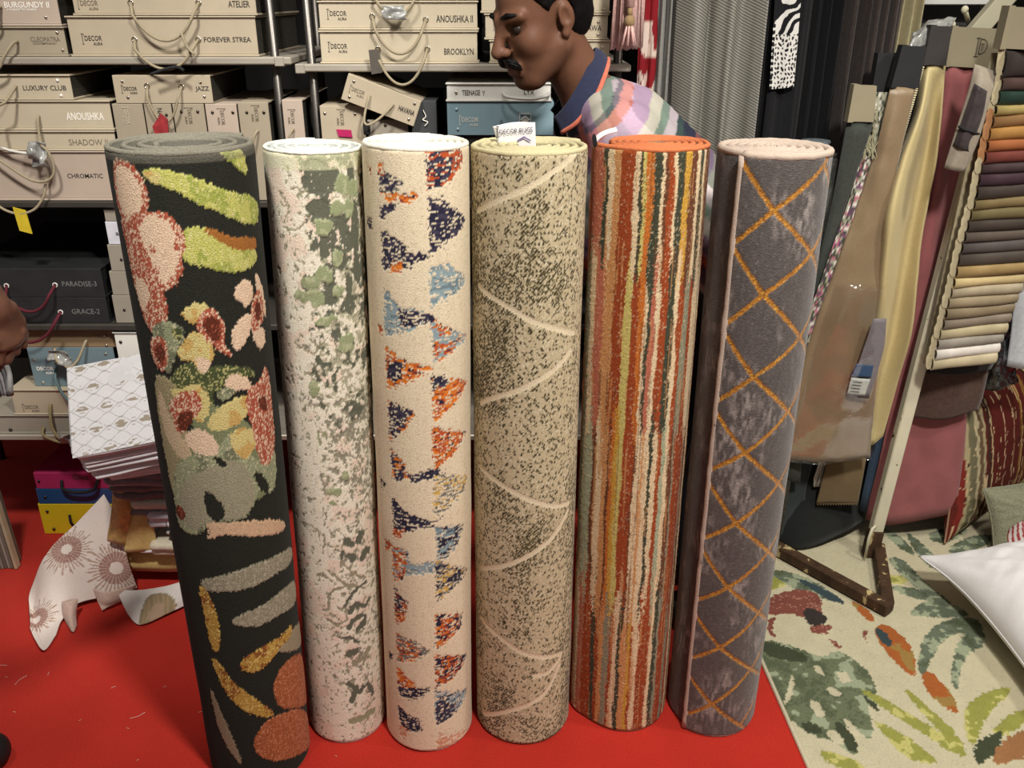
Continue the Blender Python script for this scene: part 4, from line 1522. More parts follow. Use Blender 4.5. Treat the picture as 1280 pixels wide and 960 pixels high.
# --- second shelf, upright books with one box lying on top
h = lambda py: zz(py, 240)
ups = [(149, 187, 'taupe upright book with pale lettering, first from the left in the upright row', CARD_TAUPE), (188, 222, 'upright book behind the red tag, second in the upright row', CARD_TAUPE), (223, 262, 'upright book with two studs, third in the upright row', CARD_TAUPE), (263, 302, 'upright book with two studs, fourth in the upright row', CARD_PINK), (303, 341, 'upright book with cord, fifth in the upright row beside the shelf post', CARD_TAUPE)]
ztop = h(131)
for i, (x0, x1, lb, m) in enumerate(ups):
    b = Box(lb, x0 + .6, x1, Z3, ztop - (0 if i < 4 else -.004), m, depth=.36, lid=False, name='sample_book', group='upright sample books on the second shelf', cat='sample book')
    if i == 0: b.logo(166, 146, .020, INK_PALE, vert=True)
    if i == 1:
        b.text('NAXOS', 196, 219, 148, 6, INK, vert=True).stud((215, 144), m=DARK_STUD)
    if i == 2: b.logo(243, 146, .020, INK_SOFT, vert=True).stud((234, 140), (254, 140), m=DARK_STUD)
    if i == 3: b.logo(283, 147, .020, INK_SOFT, vert=True).stud((272, 141), (297, 141), m=DARK_STUD)
    if i == 4: b.logo(325, 143, .020, INK_SOFT, vert=True).stud((314, 141), (335, 141), m=DARK_STUD).path([(326, 163, .0), (322, 170, -.012), (316, 190, -.012)], CORD_BEIGE, .003)
b = Box('small beige box with four studs lying on the upright books', 142, 264, ztop + .001, h(95), CARD, depth=.34, lid=False)
b.logo(162, 112, .019, INK).text('JAZZ', 244, 261, 112, 6.8, INK).stud((154, 102), (158, 122), (251.5, 103), (254, 121)).cord((184, 108), (227, 109), 152, CORD_BEIGE, .0030, .02, dx=-.004)
b.panel('red_tag', [(201, 141), (208, 148), (207, 165), (190, 166), (188, 157)], M('red_tag', K(150, 52, 56), rough=.4, var=.3, scale=90), y=-.026, th=.006)
h = lambda py: zz(py, 420)
b = Box('narrow upright book alone between the two shelf posts', 358, 383, Z3, h(126), CARD_PINK, depth=.36, lid=False, name='sample_book', group='upright sample books on the second shelf', cat='sample book')
b.logo(369, 147, .018, INK_SOFT, vert=True).path([(370, 161, 0), (366, 168, -.01), (362, 184, -.01)], CORD_BEIGE, .003)
b = Box('wide upright book with a magenta sticker, right of the shelf post', 404, 459, Z3, h(133.5), CARD, depth=.38, lid=False, name='sample_book', group='upright sample books on the second shelf', cat='sample book')
b.logo(430, 148, .020, INK_SOFT, vert=True).stud((410, 142), (447, 143))
b.panel('sticker', [(423, 162), (441, 163), (442, 172), (425, 171)], M('magenta_sticker', K(176, 38, 92), rough=.5), y=-.001)
b = Box('low taupe book lying under the tilted box', 462, 512, Z3, h(151), CARD_GREY, depth=.36, lid=False, name='sample_book', group='upright sample books on the second shelf', cat='sample book')
b.stud((484, 157), m=DARK_STUD)
MB().box(b.lx(458), b.lx(466), -.02, -.004, b.lz(168), b.lz(152), bev=.003).build('cord_knot', CORD_BLACK, b.root)
b = Box('dark grey upright book with white script, left of the blue box', 516, 547, Z3, h(127), CARD_CHAR, depth=.36, lid=False, name='sample_book', group='upright sample books on the second shelf', cat='sample book')
b.path([(531, 138, -.001), (534, 146, -.001), (530, 150, -.001), (536, 153, -.001), (532, 158, -.001)], INK_WHITE, .0012, 'white_script')
# the tilted box
p0 = at(476.5, 125.5, YF - .012)
b = Box('small beige box with four studs lying tilted on the books', 430, 521, p0.z, p0.z + .062, CARD, depth=.30, yf=YF - .012, lid=False)
W = .193
for o in list(b.root.children): bpy.data.objects.remove(o)
b.root.location = (p0.x, YF - .012, p0.z)
b.root.rotation_euler = (0, math.radians(20.5), 0)
MB().box(-W / 2, W / 2, 0, .005, -.033, .033, bev=.0012).build('spine', CARD, b.root)
MB().box(-W / 2 + .004, W / 2 - .004, .005, .296, -.030, .030).build('pages', PAGES, b.root)
MB().box(-W / 2, W / 2, .005, .30, .030, .033).build('front_cover', CARD, b.root)
MB().box(-W / 2, W / 2, .005, .30, -.033, -.030).build('back_cover', CARD, b.root)
for sx, sz in ((-.078, .020), (-.078, -.020), (.082, .022), (.080, -.020)):
    MB().ball((sx, 0, sz), .0045, 8, (1, .7, 1)).build('stud', STEEL, b.root, smooth=True)
logo(b.root, -.062, .000, .019, INK_SOFT, -.001)
text_fit('HAVANA', .068, -.001, .042, .0135, -.0012, INK, b.root, bold=.012)
pts = [(-.031 + .063 * t + .012 * math.sin(math.pi * t) - .028 * math.sin(math.pi * t), -.004 - .022 * math.sin(math.pi * t), .004 - .070 * math.sin(math.pi * t) ** .8) for t in [k / 16 for k in range(17)]]
MB().tube(pts, .0032, 7).build('cord_handle', CORD_BEIGE, b.root, smooth=True)
# teenage / blue boxes
h = lambda py: zz(py, 620)
b = Box('dark box hidden under the blue box on the second shelf', 560, 694, Z3, h(171), CARD_BLACK, yf=YF + .02)
b = Box('sky-blue box with white emblem behind the speckled rug roll', 559, 692, h(171) + .001, h(128.5), CARD_BLUE, lid=False)
b.logo(587, 151, .024, INK_WHITE).stud((571, 137), (572, 162), m=M('pale_blue_stud', K(170, 196, 206), rough=.3))
b.path([(627, 150, -.001), (626, 154, -.006), (631, 160, -.008), (640, 164, -.006)], CORD_SLATE, .0022)
gx, gz = b.lx(656.5), b.lz(149.5)
r_ = .0155
MB().box(gx - r_, gx + r_, -.0015, 0, gz + r_ - .002, gz + r_).box(gx - r_, gx + r_, -.0015, 0, gz - r_, gz - r_ + .002).box(gx - r_, gx - r_ + .002, -.0015, 0, gz - r_, gz + r_).box(gx + r_ - .002, gx + r_, -.0015, 0, gz - r_, gz + r_).prism([(gx - .013, gz - .001), (gx, gz + .0095), (gx + .013, gz - .001), (gx + .010, gz - .003), (gx, gz + .005), (gx - .010, gz - .003)], -.0015, 0).prism([(gx - .008, gz - .012), (gx - .008, gz - .003), (gx, gz + .002), (gx + .008, gz - .003), (gx + .008, gz - .012)], -.0012, 0).build('house_emblem', INK_WHITE, b.root)
b = Box('white box with a white cord lying on the sky-blue box', 557, 690, h(128.5) + .001, h(104.5), CARD_WHITE, lid=True)
b.text('TEENAGE', 577.5, 600, 116.5, 6.4, INK).text('Y', 602.5, 606.5, 117, 5.6, INK_SOFT).text('LYX', 655, 668, 116, 5.5, INK).stud((570, 116), m=STEEL, r=.0045)
b.path([(629, 117, .002), (633, 120, -.02), (646, 121.5, -.035), (668, 122, -.035), (684, 119, -.02), (687, 116, .002)], CORD_WHITE, .004)

# --- third shelf
h = lambda py: zz(py, 60)
b = Box('black box with wine-red cord, lower of the black pair', -60, 134, Z2, h(374.5), CARD_BLACK, depth=.54, lid=False, dark=True)
WS = M('white_eyelet', K(232, 228, 224), rough=.4)
b.text('GRACE-2', 89, 124, 390, 6.5, M('silver_ink', K(122, 122, 122), rough=.5), bold=0).cord((-6, 391), (75, 391), 424, CORD_WINE, .0046, .03, em=WS)
b = Box('black box with wine-red cord, upper of the black pair', -60, 128, h(374.5) + .001, h(338), CARD_BLACK, depth=.56, lid=False, dark=True)
b.text('PARADISE-3', 77, 120, 355.5, 6.5, M('silver_ink', K(122, 122, 122), rough=.5), bold=0).cord((7, 358), (68, 357), 386, CORD_WINE, .0042, .03, em=WS)
h = lambda py: zz(py, 170)
zs = [(404, 371.5), (371.5, 341.5), (341.5, 308), (308, 279), (279, 263)]
nm = ['taupe box end with a round stud, lowest beside the black boxes', 'plain taupe box end, second from the bottom beside the black boxes', 'taupe box end with eyelet, third from the bottom beside the black boxes', 'white box end, fourth from the bottom beside the black boxes', 'thin taupe box end, topmost beside the black boxes']
for i, (a, c) in enumerate(zs):
    b = Box(nm[i], (142, 138, 136, 133, 130)[i], 262, (Z2 if i == 0 else h(a) + .001), h(c), (CARD_GREY, CARD_GREY, CARD_GREY, M('lilac_white_card', K(206, 206, 216), rough=.5), CARD_GREY)[i], depth=.4, lid=False, group='box ends stacked on the third shelf')
    if i == 0: b.stud((155, 388), m=DARK_STUD).text('FERN', 165, 186, 388, 6, INK_WHITE)
    if i == 2: b.stud((151, 325), m=DARK_STUD)
    if i == 3: b.text('a', 144, 148, 293, 4, INK)

# --- fourth shelf
h = lambda py: zz(py, 60)
b = Box('long taupe box with dark stud, lowest on the bottom shelf', -25, 190, Z1, h(521), CARD_GREY, depth=.42)
b.stud((11, 538), m=DARK_STUD, r=.006)
b.path([(54, 534, .0), (55, 540, -.018), (66, 545, -.024), (80, 548, -.026), (94, 543, -.022), (102, 530, 0)], CORD_OLIVE, .0042)
b = Box('beige box with olive cord on the bottom shelf', 14, 196, h(521) + .001, h(489), CARD, depth=.40)
b.logo(37, 510, .023, INK_SOFT).path([(63, 505, .0), (63, 512, -.012), (64, 530, -.025), (72, 541, -.034), (84, 543, -.036)], CORD_OLIVE, .0044)
crumple('price_tag', b.root, (b.lx(85), -.042, b.lz(541)), (.055, .03, .04), FOIL, 8)
z = h(489) + .001
b = Box('slate-blue box with white lettering resting on the beige box', 38, 145, z, h(440), CARD_SLATE, depth=.36, lid=False, yf=YF + .03)
b.text('DECOR', 45, 66, 461.5, 5, INK_WHITE).text('AURA', 55, 66, 467, 3, INK_WHITE).stud((45, 450), (49, 479), (135, 443))
b.path([(70, 461, .0), (72, 470, -.025), (80, 486, -.038), (92, 500, -.042), (104, 508, -.038)], CORD_SLATE, .004)
z2 = h(440) + .001
b = Box('brown box with wine cord hanging over it, under the black pair', -40, 143, z2, h(416), CARD_BROWN, depth=.36, lid=False, yf=YF + .03)
b.stud((131, 432), (131, 421)).text('VEDA', 120, 136, 421, 5, INK_SOFT).path([(108, 425, .0), (106, 430, -.012), (98, 446, -.03), (90, 452, -.045), (84, 450, -.045), (76, 444, -.045), (68, 432, -.01)], CORD_BEIGE, .004)
crumple('price_tag', b.root, (b.lx(79), -.04, b.lz(442)), (.06, .03, .045), FOIL, 11)
b = Box('small white box with one dark stud beside the brown box', 147, 215, h(489) + .001, h(417), CARD_WHITE, depth=.34, yf=YF + .01)
b.stud((155, 428), m=DARK_STUD, r=.005)

# --- floor under the shelf
Yb = fl(60, 668).y
zp = [0, at(60, 631, Yb).z, at(60, 612, Yb).z, at(60, 592, Yb).z]
for i, (x0, x1, m, lb) in enumerate([(51, 205, PLASTIC_YELLOW, 'yellow plastic case on the carpet under the shelf'), (46, 205, PLASTIC_BLUE, 'blue plastic case between the yellow and magenta ones'), (43, 205, PLASTIC_PINK, 'magenta plastic case with black handle, top of the colourful stack')]):
    b = Box(lb, x0, x1, zp[i] + (.001 if i else .0), zp[i + 1], m, depth=.3, yf=Yb, lid=False, dark=True, name='plastic_case', cat='case', group='colourful cases under the shelf')
    if i == 0: b.stud((61, 640), (64, 662), m=DARK_STUD, r=.0055).path([(88, 644, .001), (90, 652, -.01), (92, 658, .0)], CORD_BLACK, .004, 'strap')
    if i == 1: b.stud((56, 622), m=DARK_STUD, r=.005)
    if i == 2: b.stud((48, 602), m=DARK_STUD, r=.005).text('Glitz', 91, 111, 597.5, 7, INK, bold=.004).path([(77, 601, .001), (80, 609, -.014), (98, 613, -.016), (118, 609, -.016), (124, 598, -.006), (126, 594, .001)], CORD_BLACK, .005, 'strap')

# bundle of sample boards leaning at the far left
bx0 = fl(22, 710)
bun = empty('sample_board_stack', 'bundle of weathered grey sample boards standing at the left edge of the carpet', 'sample boards', (bx0.x - .082, bx0.y + .0, 0))
gm = [M('weathered_board', K(g, g - 8, g - 18), rough=.85, var=.35, scale=30, stretch=(1, 1, .12), bump=.4, bscale=120) for g in (112, 140, 92, 126)]
for k in range(9):
    x = -.02 - k * .010 + .085
    z1 = at(0, 558, bx0.y).z - .02 - random.uniform(0, .02)
    MB().box(x, x + .0078, random.uniform(-.012, .012), .045, 0, z1, bev=.0015).build('sample_board', gm[k % 4], bun)
MB().box(.078, .0865, -.010, .012, 0, at(0, 558, bx0.y).z, bev=.001).build('cover_board', M('beige_board', K(176, 160, 134), rough=.7, var=.15, scale=20), bun)
bun.rotation_euler = (0, math.radians(-2.0), 0)


# ------------------------------------------------------------------ cloth goods on the left
def folded(name, label, cat, x0, x1, y0, y1, z0, hs, m, amp=.006, seed=0, rot=None, parent=None, group=None, nx=22, colf=None, xj=.0):
    """a pile of folds: one rounded layer per height in hs"""
    prof = []
    z = 0
    d = (y1 - y0) / 2
    cy = (y0 + y1) / 2
    rnd = random.Random(seed)
    fr, bk = [], []
    for h in hs:
        ins = rnd.uniform(0, .012)
        for k in range(5):
            a = -math.pi / 2 + math.pi * k / 4
            fr.append((-d + ins + h / 2 * (1 - math.cos(a)), z + h / 2 + h / 2 * math.sin(a) * .98))
            bk.append((d - ins - h / 2 * (1 - math.cos(a)), z + h / 2 + h / 2 * math.sin(a) * .98))
        z += h
    tops = [(fr[-1][0] + (bk[-1][0] - fr[-1][0]) * k / 9, z) for k in range(1, 9)]
    bots = [(bk[0][0] + (fr[0][0] - bk[0][0]) * k / 5, 0) for k in range(1, 5)]
    prof = np.array(fr + tops + bk[::-1] + bots)
    n = len(prof)
    w = (x1 - x0) / 2
    X = np.linspace(-w, w, nx)
    V = np.zeros((nx, n, 3))
    for i, x in enumerate(X):
        e = min(1, (1 - abs(x) / w) * w / .012)
        s = 1 - .12 * (1 - e) ** 2
        V[i, :, 0] = x + xj * np.sin(prof[:, 1] * 60 + seed)
        V[i, :, 1] = cy * 0 + prof[:, 0] * s
        V[i, :, 2] = z / 2 + (prof[:, 1] - z / 2) * (1 - .25 * (1 - e) ** 2)
    f1 = fbm(V[..., 0] * 9 + 3.1 * seed, V[..., 1] * 9 + V[..., 2] * 14, seed, 3) - .5
    f2 = fbm(V[..., 0] * 12 + 7, V[..., 2] * 30 + V[..., 1] * 8, seed + 5, 3) - .5
    V[..., 2] += f1 * 2 * amp * np.clip(V[..., 2] / max(z, .02), 0, 1)
    V[..., 1] += f2 * 2 * amp
    V[..., 0] += (fbm(V[..., 1] * 10, V[..., 2] * 40, seed + 9, 2) - .5) * 2 * amp
    V[..., 2] = np.maximum(V[..., 2], 0)
    q = grid_quads(nx, n, wrap=True)
    VV = V.reshape(-1, 3)
    c0, c1 = V[0].mean(0), V[-1].mean(0)
    k = len(VV)
    VV = np.concatenate([VV, [c0, c1]])
    i = np.arange(n)
    i2 = (i + 1) % n
    me = bpy.data.meshes.new('m')
    F = [tuple(t) for t in q.tolist()] + [(k, int(b), int(a)) for a, b in zip(i, i2)] + [(k + 1, int((nx - 1) * n + a), int((nx - 1) * n + b)) for a, b in zip(i, i2)]
    me.from_pydata(VV.tolist(), [], F)
    me.update()
    if colf is not None: set_col(me, colf(VV))
    o = obj(name, me, m, parent, label, cat, group, smooth=True)
    o.location = ((x0 + x1) / 2, cy, z0)
    if rot: o.rotation_euler = rot
    return o


def X(px, py, Y): return at(px, py, Y).x


GRP = 'folded cloths heaped beside the floral rug roll'
# lowest: white cloth with sunbursts spilling on the carpet
suns = [(.40, .16, .085), (.80, .42, .085), (.22, .86, .10)]


def sun_cols(uu, vv, L1, L2):
    c = col3(uu.shape, K(226, 214, 206))
    Lx, Ly = L1, L2
    return c


def sunburst_cloth():
    P = [
        [(130, 618, 2.24), (150, 655, 2.185), (160, 700, 2.14), (172, 737, 2.13)],
        [(96, 654, 2.20), (116, 688, 2.14), (128, 722, 2.105), (140, 744, 2.09)],
        [(62, 688, 2.13), (74, 716, 2.08), (88, 738, 2.06), (98, 754, 2.05)],
        [(38, 738, 2.095), (44, 764, 2.02), (58, 786, 1.96), (78, 774, 1.985)],
        [(38, 786, None), (44, 800, None), (55, 813, None), (70, 794, None)],
    ]
    G = []
    for r in P:
        row = []
        for (x, y, Y) in r:
            p = fl(x, y, .012) if Y is None else at(x, y, Y)
            p.z = max(p.z, .010)
            row.append(tuple(p))
        G.append(row)
    cen = [((70, 668), .062), ((152, 700), .062), ((50, 770), .05)]

    def cf(uu, vv, L1, L2):
        return col3(uu.shape, K(222, 208, 200))
    o = sheet('sunburst_cloth', G, PRINT, None, thick=.004, sub=34, noise=.005, nscale=9, seed=3, colf=cf, label='white cloth printed with brown sunbursts spilling onto the red carpet', cat='cloth', group=GRP)
    # print the sunbursts round three points of the cloth itself
    me = o.data
    n = len(me.vertices)
    co = np.empty(n * 3, np.float32)
    me.vertices.foreach_get('co', co)
    co = co.reshape(-1, 3)
    col = np.tile(np.array(K(226, 212, 205)), (n, 1))
    ctr = [np.array(G[1][0]) * .45 + np.array(G[2][1]) * .55, np.array(G[0][2]) * .55 + np.array(G[1][2]) * .45, np.array(G[3][1]) * .7 + np.array(G[4][1]) * .3]
    for c, rad in zip(ctr, (.075, .085, .065)):
        d = co - c
        r = np.linalg.norm(d, axis=1)
        e1 = np.array(G[2][2]) - np.array(G[0][0])
        e1 /= np.linalg.norm(e1)
        e2 = np.array(G[3][0]) - np.array(G[0][2])
        e2 -= e1 * (e2 @ e1)
        e2 /= np.linalg.norm(e2)
        a = np.arctan2(d @ e2, d @ e1)
        ring = (r > rad * .22) & (r < rad * .55)
        rays = (r >= rad * .5) & (r < rad * (.86 + .14 * np.sin(a * 17))) & (np.sin(a * 40) > .1)
        col[rays] = np.array(K(176, 148, 132))
        col[ring] = np.array(K(158, 120, 112))
        col[ring & (np.sin(a * 26) > .6)] = np.array(K(196, 170, 156))
    me.color_attributes.remove(me.color_attributes[0])
    set_col(me, col)


sunburst_cloth()
G = [[tuple(fl(x, y, z)) for x, y, z in row] for row in [
    [(146, 738, .040), (176, 738, .045), (210, 732, .045), (250, 720, .05)], [(152, 752, .030), (180, 756, .032), (212, 750, .03), (250, 736, .03)],
    [(160, 768, .010), (176, 781, .006), (212, 766, .008), (250, 748, .008)]]]


def circ(uu, vv, L1, L2):
    c = col3(uu.shape, K(224, 216, 212))
    d = np.hypot((uu - .52) / .22, (vv - .8) / .62)
    put(c, d < 1, K(150, 134, 104))
    put(c, (d < .9) & (np.sin(uu * 160) > .3), K(176, 150, 120))
    put(c, d < .45, K(178, 152, 128))
    return c


sheet('printed_cloth', G, PRINT, None, thick=.004, sub=14, noise=.003, seed=8, colf=circ, label='white cloth corner with a brown circle under the gold cloth', cat='cloth', group=GRP)
G = [[tuple(fl(x, y, z)) for x, y, z in row] for row in [[(118, 736, .045), (135, 740, .05), (170, 730, .05)], [(122, 748, .02), (134, 752, .028), (168, 738, .03)], [(128, 764, .006), (140, 756, .012), (166, 744, .02)]]]
sheet('pale_pink_cloth', G, FAB(206, 178, 164), None, thick=.005, sub=8, noise=.003, seed=9, label='pale pink cloth corner poking out under the gold cloth', cat='cloth', group=GRP)
G = [[tuple(fl(x, y, z)) for x, y, z in row] for row in [[(78, 752, .05), (88, 750, .052), (97, 748, .05)], [(80, 768, .02), (88, 772, .026), (95, 766, .02)], [(84, 778, .006), (91, 790, .006), (96, 782, .006)]]]
sheet('hanging_corner_cloth', G, FAB(196, 168, 156), None, thick=.005, sub=6, noise=.002, seed=10, label='small pinkish folded cloth tip on the carpet under the sunburst cloth', cat='cloth', group=GRP)

YP = 2.15
zY = lambda py, Y=YP: at(190, py, Y).z
zg = zY(728)
GOLD = FAB(214, 184, 116, rough=.55, spec=.35, var=.15, sheen=.3)
folded('gold_cloth', 'gold folded cloth, lowest slab of the heap', 'cloth', X(154, 712, YP), X(262, 712, YP), YP, 2.33, max(zg, .03), [zY(698) - zg], GOLD, .006, 4, group=GRP)
z1 = max(zg, .03) + zY(698) - zg + .002
folded('gold_cloth', 'second gold folded cloth with a creased front above the lowest slab', 'cloth', X(156, 690, YP), X(258, 690, YP), YP + .008, 2.33, z1, [.026, .022], GOLD, .009, 6, group=GRP)
z2 = z1 + .050
G = [[tuple(at(x, y, Y)) for x, y, Y in row] for row in [[(138, 588, 2.17), (148, 590, 2.165), (158, 592, 2.17)], [(140, 630, 2.15), (150, 634, 2.14), (163, 632, 2.15)], [(134, 676, 2.14), (146, 680, 2.13), (160, 682, 2.145)]]]
sheet('shiny_gold_strip', G, FAB(200, 164, 100, rough=.3, spec=.6, var=.4, scale=50), None, thick=.003, sub=8, noise=.006, nscale=30, seed=2, label='shiny bronze-gold cloth strip hanging at the left end of the heap', cat='cloth', group=GRP)
G = [[tuple(at(x, y, Y)) for x, y, Y in row] for row in [[(155, 618, 2.19), (172, 622, 2.18), (190, 630, 2.18)], [(156, 650, 2.155), (172, 652, 2.14), (192, 655, 2.15)], [(156, 690, 2.135), (174, 690, 2.13), (198, 690, 2.14)]]]
sheet('gold_drape', G, GOLD, None, thick=.004, sub=8, noise=.006, nscale=14, seed=12, label='gold crinkled drape over the front left of the heap', cat='cloth', group=GRP)
Yq = 2.135
folded('white_cloth', 'small white folded cloth on the gold cloth, left of the cream one', 'cloth', X(168, 672, Yq), X(190, 672, Yq), Yq - .004, 2.27, at(180, 692, Yq).z, [.012, .014, .016], FAB(224, 222, 226), .003, 21, group=GRP)
folded('cream_cloth', 'cream folded cloth lying in front on the gold cloth', 'cloth', X(187, 675, Yq), X(256, 675, Yq), Yq - .022, 2.27, at(200, 693, Yq).z, [.020, .022], FAB(214, 204, 182), .004, 22, group=GRP)
folded('grey_blue_cloth', 'grey-blue crumpled cloth between the gold and mauve cloths', 'cloth', X(157, 640, Yq), X(196, 640, Yq), Yq, 2.28, at(175, 662, Yq).z, [.03, .028], FAB(124, 128, 132), .010, 23, group=GRP)
folded('lilac_cloth', 'lilac-white folded cloth with a pointed corner beside the grey-blue one', 'cloth', X(182, 642, Yq), X(214, 642, Yq), Yq - .012, 2.28, at(200, 660, Yq).z, [.016, .014, .016], FAB(206, 198, 208), .005, 24, group=GRP)


def bw(V):
    n = vnoise(V[:, 0] * 90, V[:, 2] * 90 + V[:, 1] * 50, 4)
    c = np.tile(np.array(K(34, 30, 32)), (len(V), 1))
    c[n > .72] = np.array(K(220, 214, 206))
    return c


folded('spotted_cloth', 'small black cloth with white spots beside the lilac cloth', 'cloth', X(206, 655, Yq), X(244, 655, Yq), Yq - .018, 2.27, at(215, 668, Yq).z + .004, [.018, .018], PRINT, .004, 25, group=GRP, nx=40, colf=bw)
zc = at(190, 640, Yq).z
folded('ivory_cloth', 'ivory folded slab supporting the mauve cloths', 'cloth', X(160, 628, Yq), X(262, 628, Yq), Yq - .006, 2.30, zc, [.030], FAB(206, 200, 188), .004, 26, group=GRP)
MAUVE = FAB(116, 102, 104, rough=.6, spec=.3, var=.2, sheen=.3)
zm = zc + .032
folded('mauve_cloth', 'mauve grey rumpled cloth just above the ivory slab', 'cloth', X(136, 612, Yq), X(262, 612, Yq), Yq - .004, 2.31, zm, [.024, .026], MAUVE, .012, 27, group=GRP, nx=34)
folded('mauve_cloth', 'mauve grey satin cloth in the middle of the rumpled layers', 'cloth', X(128, 600, Yq), X(262, 600, Yq), Yq - .012, 2.31, zm + .052, [.028, .020], FAB(128, 112, 118, rough=.45, spec=.4, var=.2), .014, 28, group=GRP, nx=34)
folded('mauve_cloth', 'mauve grey cloth directly under the white patterned stack', 'cloth', X(140, 585, Yq), X(262, 585, Yq), Yq + .004, 2.31, zm + .102, [.026, .030], MAUVE, .013, 29, group=GRP, nx=34)


# white pillowcases leaning up against the shelf
def ogee(V):
    x, y, z = V[:, 0], V[:, 1], V[:, 2]
    c = np.tile(np.array(K(236, 234, 238)), (len(V), 1))
    p, q = .066, .021
    kk = np.floor(y / q)
    f = np.full(x.shape, 9.0)
    for d in (-1, 0, 1, 2):
        sg = 1 - 2 * (np.mod(kk + d, 2))
        f = np.minimum(f, np.abs(y - (kk + d) * q - sg * q * .47 * np.cos(x * 2 * math.pi / p)))
    c[f < .0010] = np.array(K(176, 172, 166))
    row = np.mod(np.round((y - q / 2) / q), 3) == 0
    e = row & (f > q * .40) & (vnoise(x * 60, y * 300, 2) > .45)
    c[e] = np.array(K(170, 158, 142))
    return c


def white_stack():
    A, B = at(106, 575, 2.08), at(150, 455, 2.26)
    ang = math.atan2(B.z - A.z, B.y - A.y)
    L = math.hypot(B.z - A.z, B.y - A.y)
    xl = X(101, 510, 2.17) + .02
    w = .34
    sin, cos = math.sin(ang), math.cos(ang)
    off = 0
    for i in range(5):
        h = (.022, .017, .019, .018, .021)[i]
        sh = (.020, .006, .012, 0.0, .004)[i]
        x0 = xl + (.06, .02, .015, .01, .0)[i]
        o = folded('white_pillowcase', ('white folded cloth, lowest of the leaning pile', 'white folded cloth, second from below in the leaning pile', 'white folded cloth, third from below in the leaning pile', 'white folded cloth, second from the top of the leaning pile', 'white folded cloth printed with a grey ogee lattice, top of the leaning pile')[i], 'pillowcase', x0, xl + w, 0, L - sh, 0, [h * .5, h * .5], PRINT if i == 4 else FAB(230, 228, 232, var=.04), .002, 40 + i, group='white folded cloths leaning on the shelf', nx=150 if i == 4 else 26, colf=None)
        if i == 4:
            me = o.data
            bm_n = len(me.vertices)
            # a denser printed top face
            P = [[(-w / 2 + .004 + (w - .008) * a / 5, -(L - sh) / 2 + .010 + (L - sh - .020) * b / 4, h + .0008) for a in range(6)] for b in range(5)]
            bpy.data.objects.remove(o)
            o = empty('white_pillowcase', 'white folded cloth printed with a grey ogee lattice, top of the leaning pile', 'pillowcase', group='white folded cloths leaning on the shelf')
            f = folded('cloth_body', None, None, x0, xl + w, 0, L - sh, 0, [h * .5, h * .5], FAB(230, 228, 232, var=.04), .002, 44, parent=o)
            f.location = (0, 0, 0)
            t = sheet('printed_face', P, PRINT, o, thick=.0016, sub=30, noise=.0015, seed=4, colf=lambda u, v, a, b: ogee(np.stack([(u * w).ravel(), (v * L).ravel(), np.ones(u.size)], 1)).reshape(u.shape + (3,)))
        dn = -(4 - i) * .011
        c = Vector(((x0 + xl + w) / 2, A.y + ((L - sh) / 2 + dn) * cos - (off) * sin, A.z + ((L - sh) / 2 + dn) * sin + off * cos))
        o.location = c
        o.rotation_euler = (Matrix.Rotation(ang, 3, 'X') @ Matrix.Rotation(math.radians(12 + (-3, 2, -1, 1, 0)[i]), 3, 'Z')).to_euler()
        off += h + .004


white_stack()


# ------------------------------------------------------------------ people
def unit(v):
    v = np.array(v, float)
    return v / np.linalg.norm(v)


def hand(F, W, d, n, s, curl=.5, grow=0.0, k=.006):
    """wrist, finger direction, palm direction, thumb side"""
    W, d, n, s = np.array(W), unit(d), unit(n), unit(s)
    F.cap(W - d * .03, W + d * .012, .024 + grow, .025 + grow, k=.015, flat=(s, 1.25))
    F.cap(W + d * .012, W + d * .078, .0155 + grow, .0135 + grow, k=.012, flat=(s, 2.5))
    for i, L in enumerate((.070, .078, .072, .057)):
        b = W + d * (.080, .085, .082, .074)[i] + s * (.031 - .0205 * i)
        p = b - d * .012
        a = .25 * curl
        for j, f in enumerate((.46, .30, .24)):
            a += curl * (.75, .9, .6)[j]
            q = p + (d * math.cos(a) + n * math.sin(a)) * (L * f + (.012 if j == 0 else 0))
            F.cap(p, q, .0092 - .0008 * j + grow, .0086 - .0009 * j + grow, k=k)
            p = q
    b = W + d * .018 + s * .026
    p1 = b + d * .030 + s * .022 + n * .010
    p2 = p1 + d * .030 + s * .006 + n * .008
    p3 = p2 + d * .024 + n * .008
    F.cap(b, p1, .0155 + grow, .0115 + grow, k=.012)
    F.cap(p1, p2, .0108 + grow, .0095 + grow, k=k)
    F.cap(p2, p3, .0095 + grow, .0075 + grow, k=k)


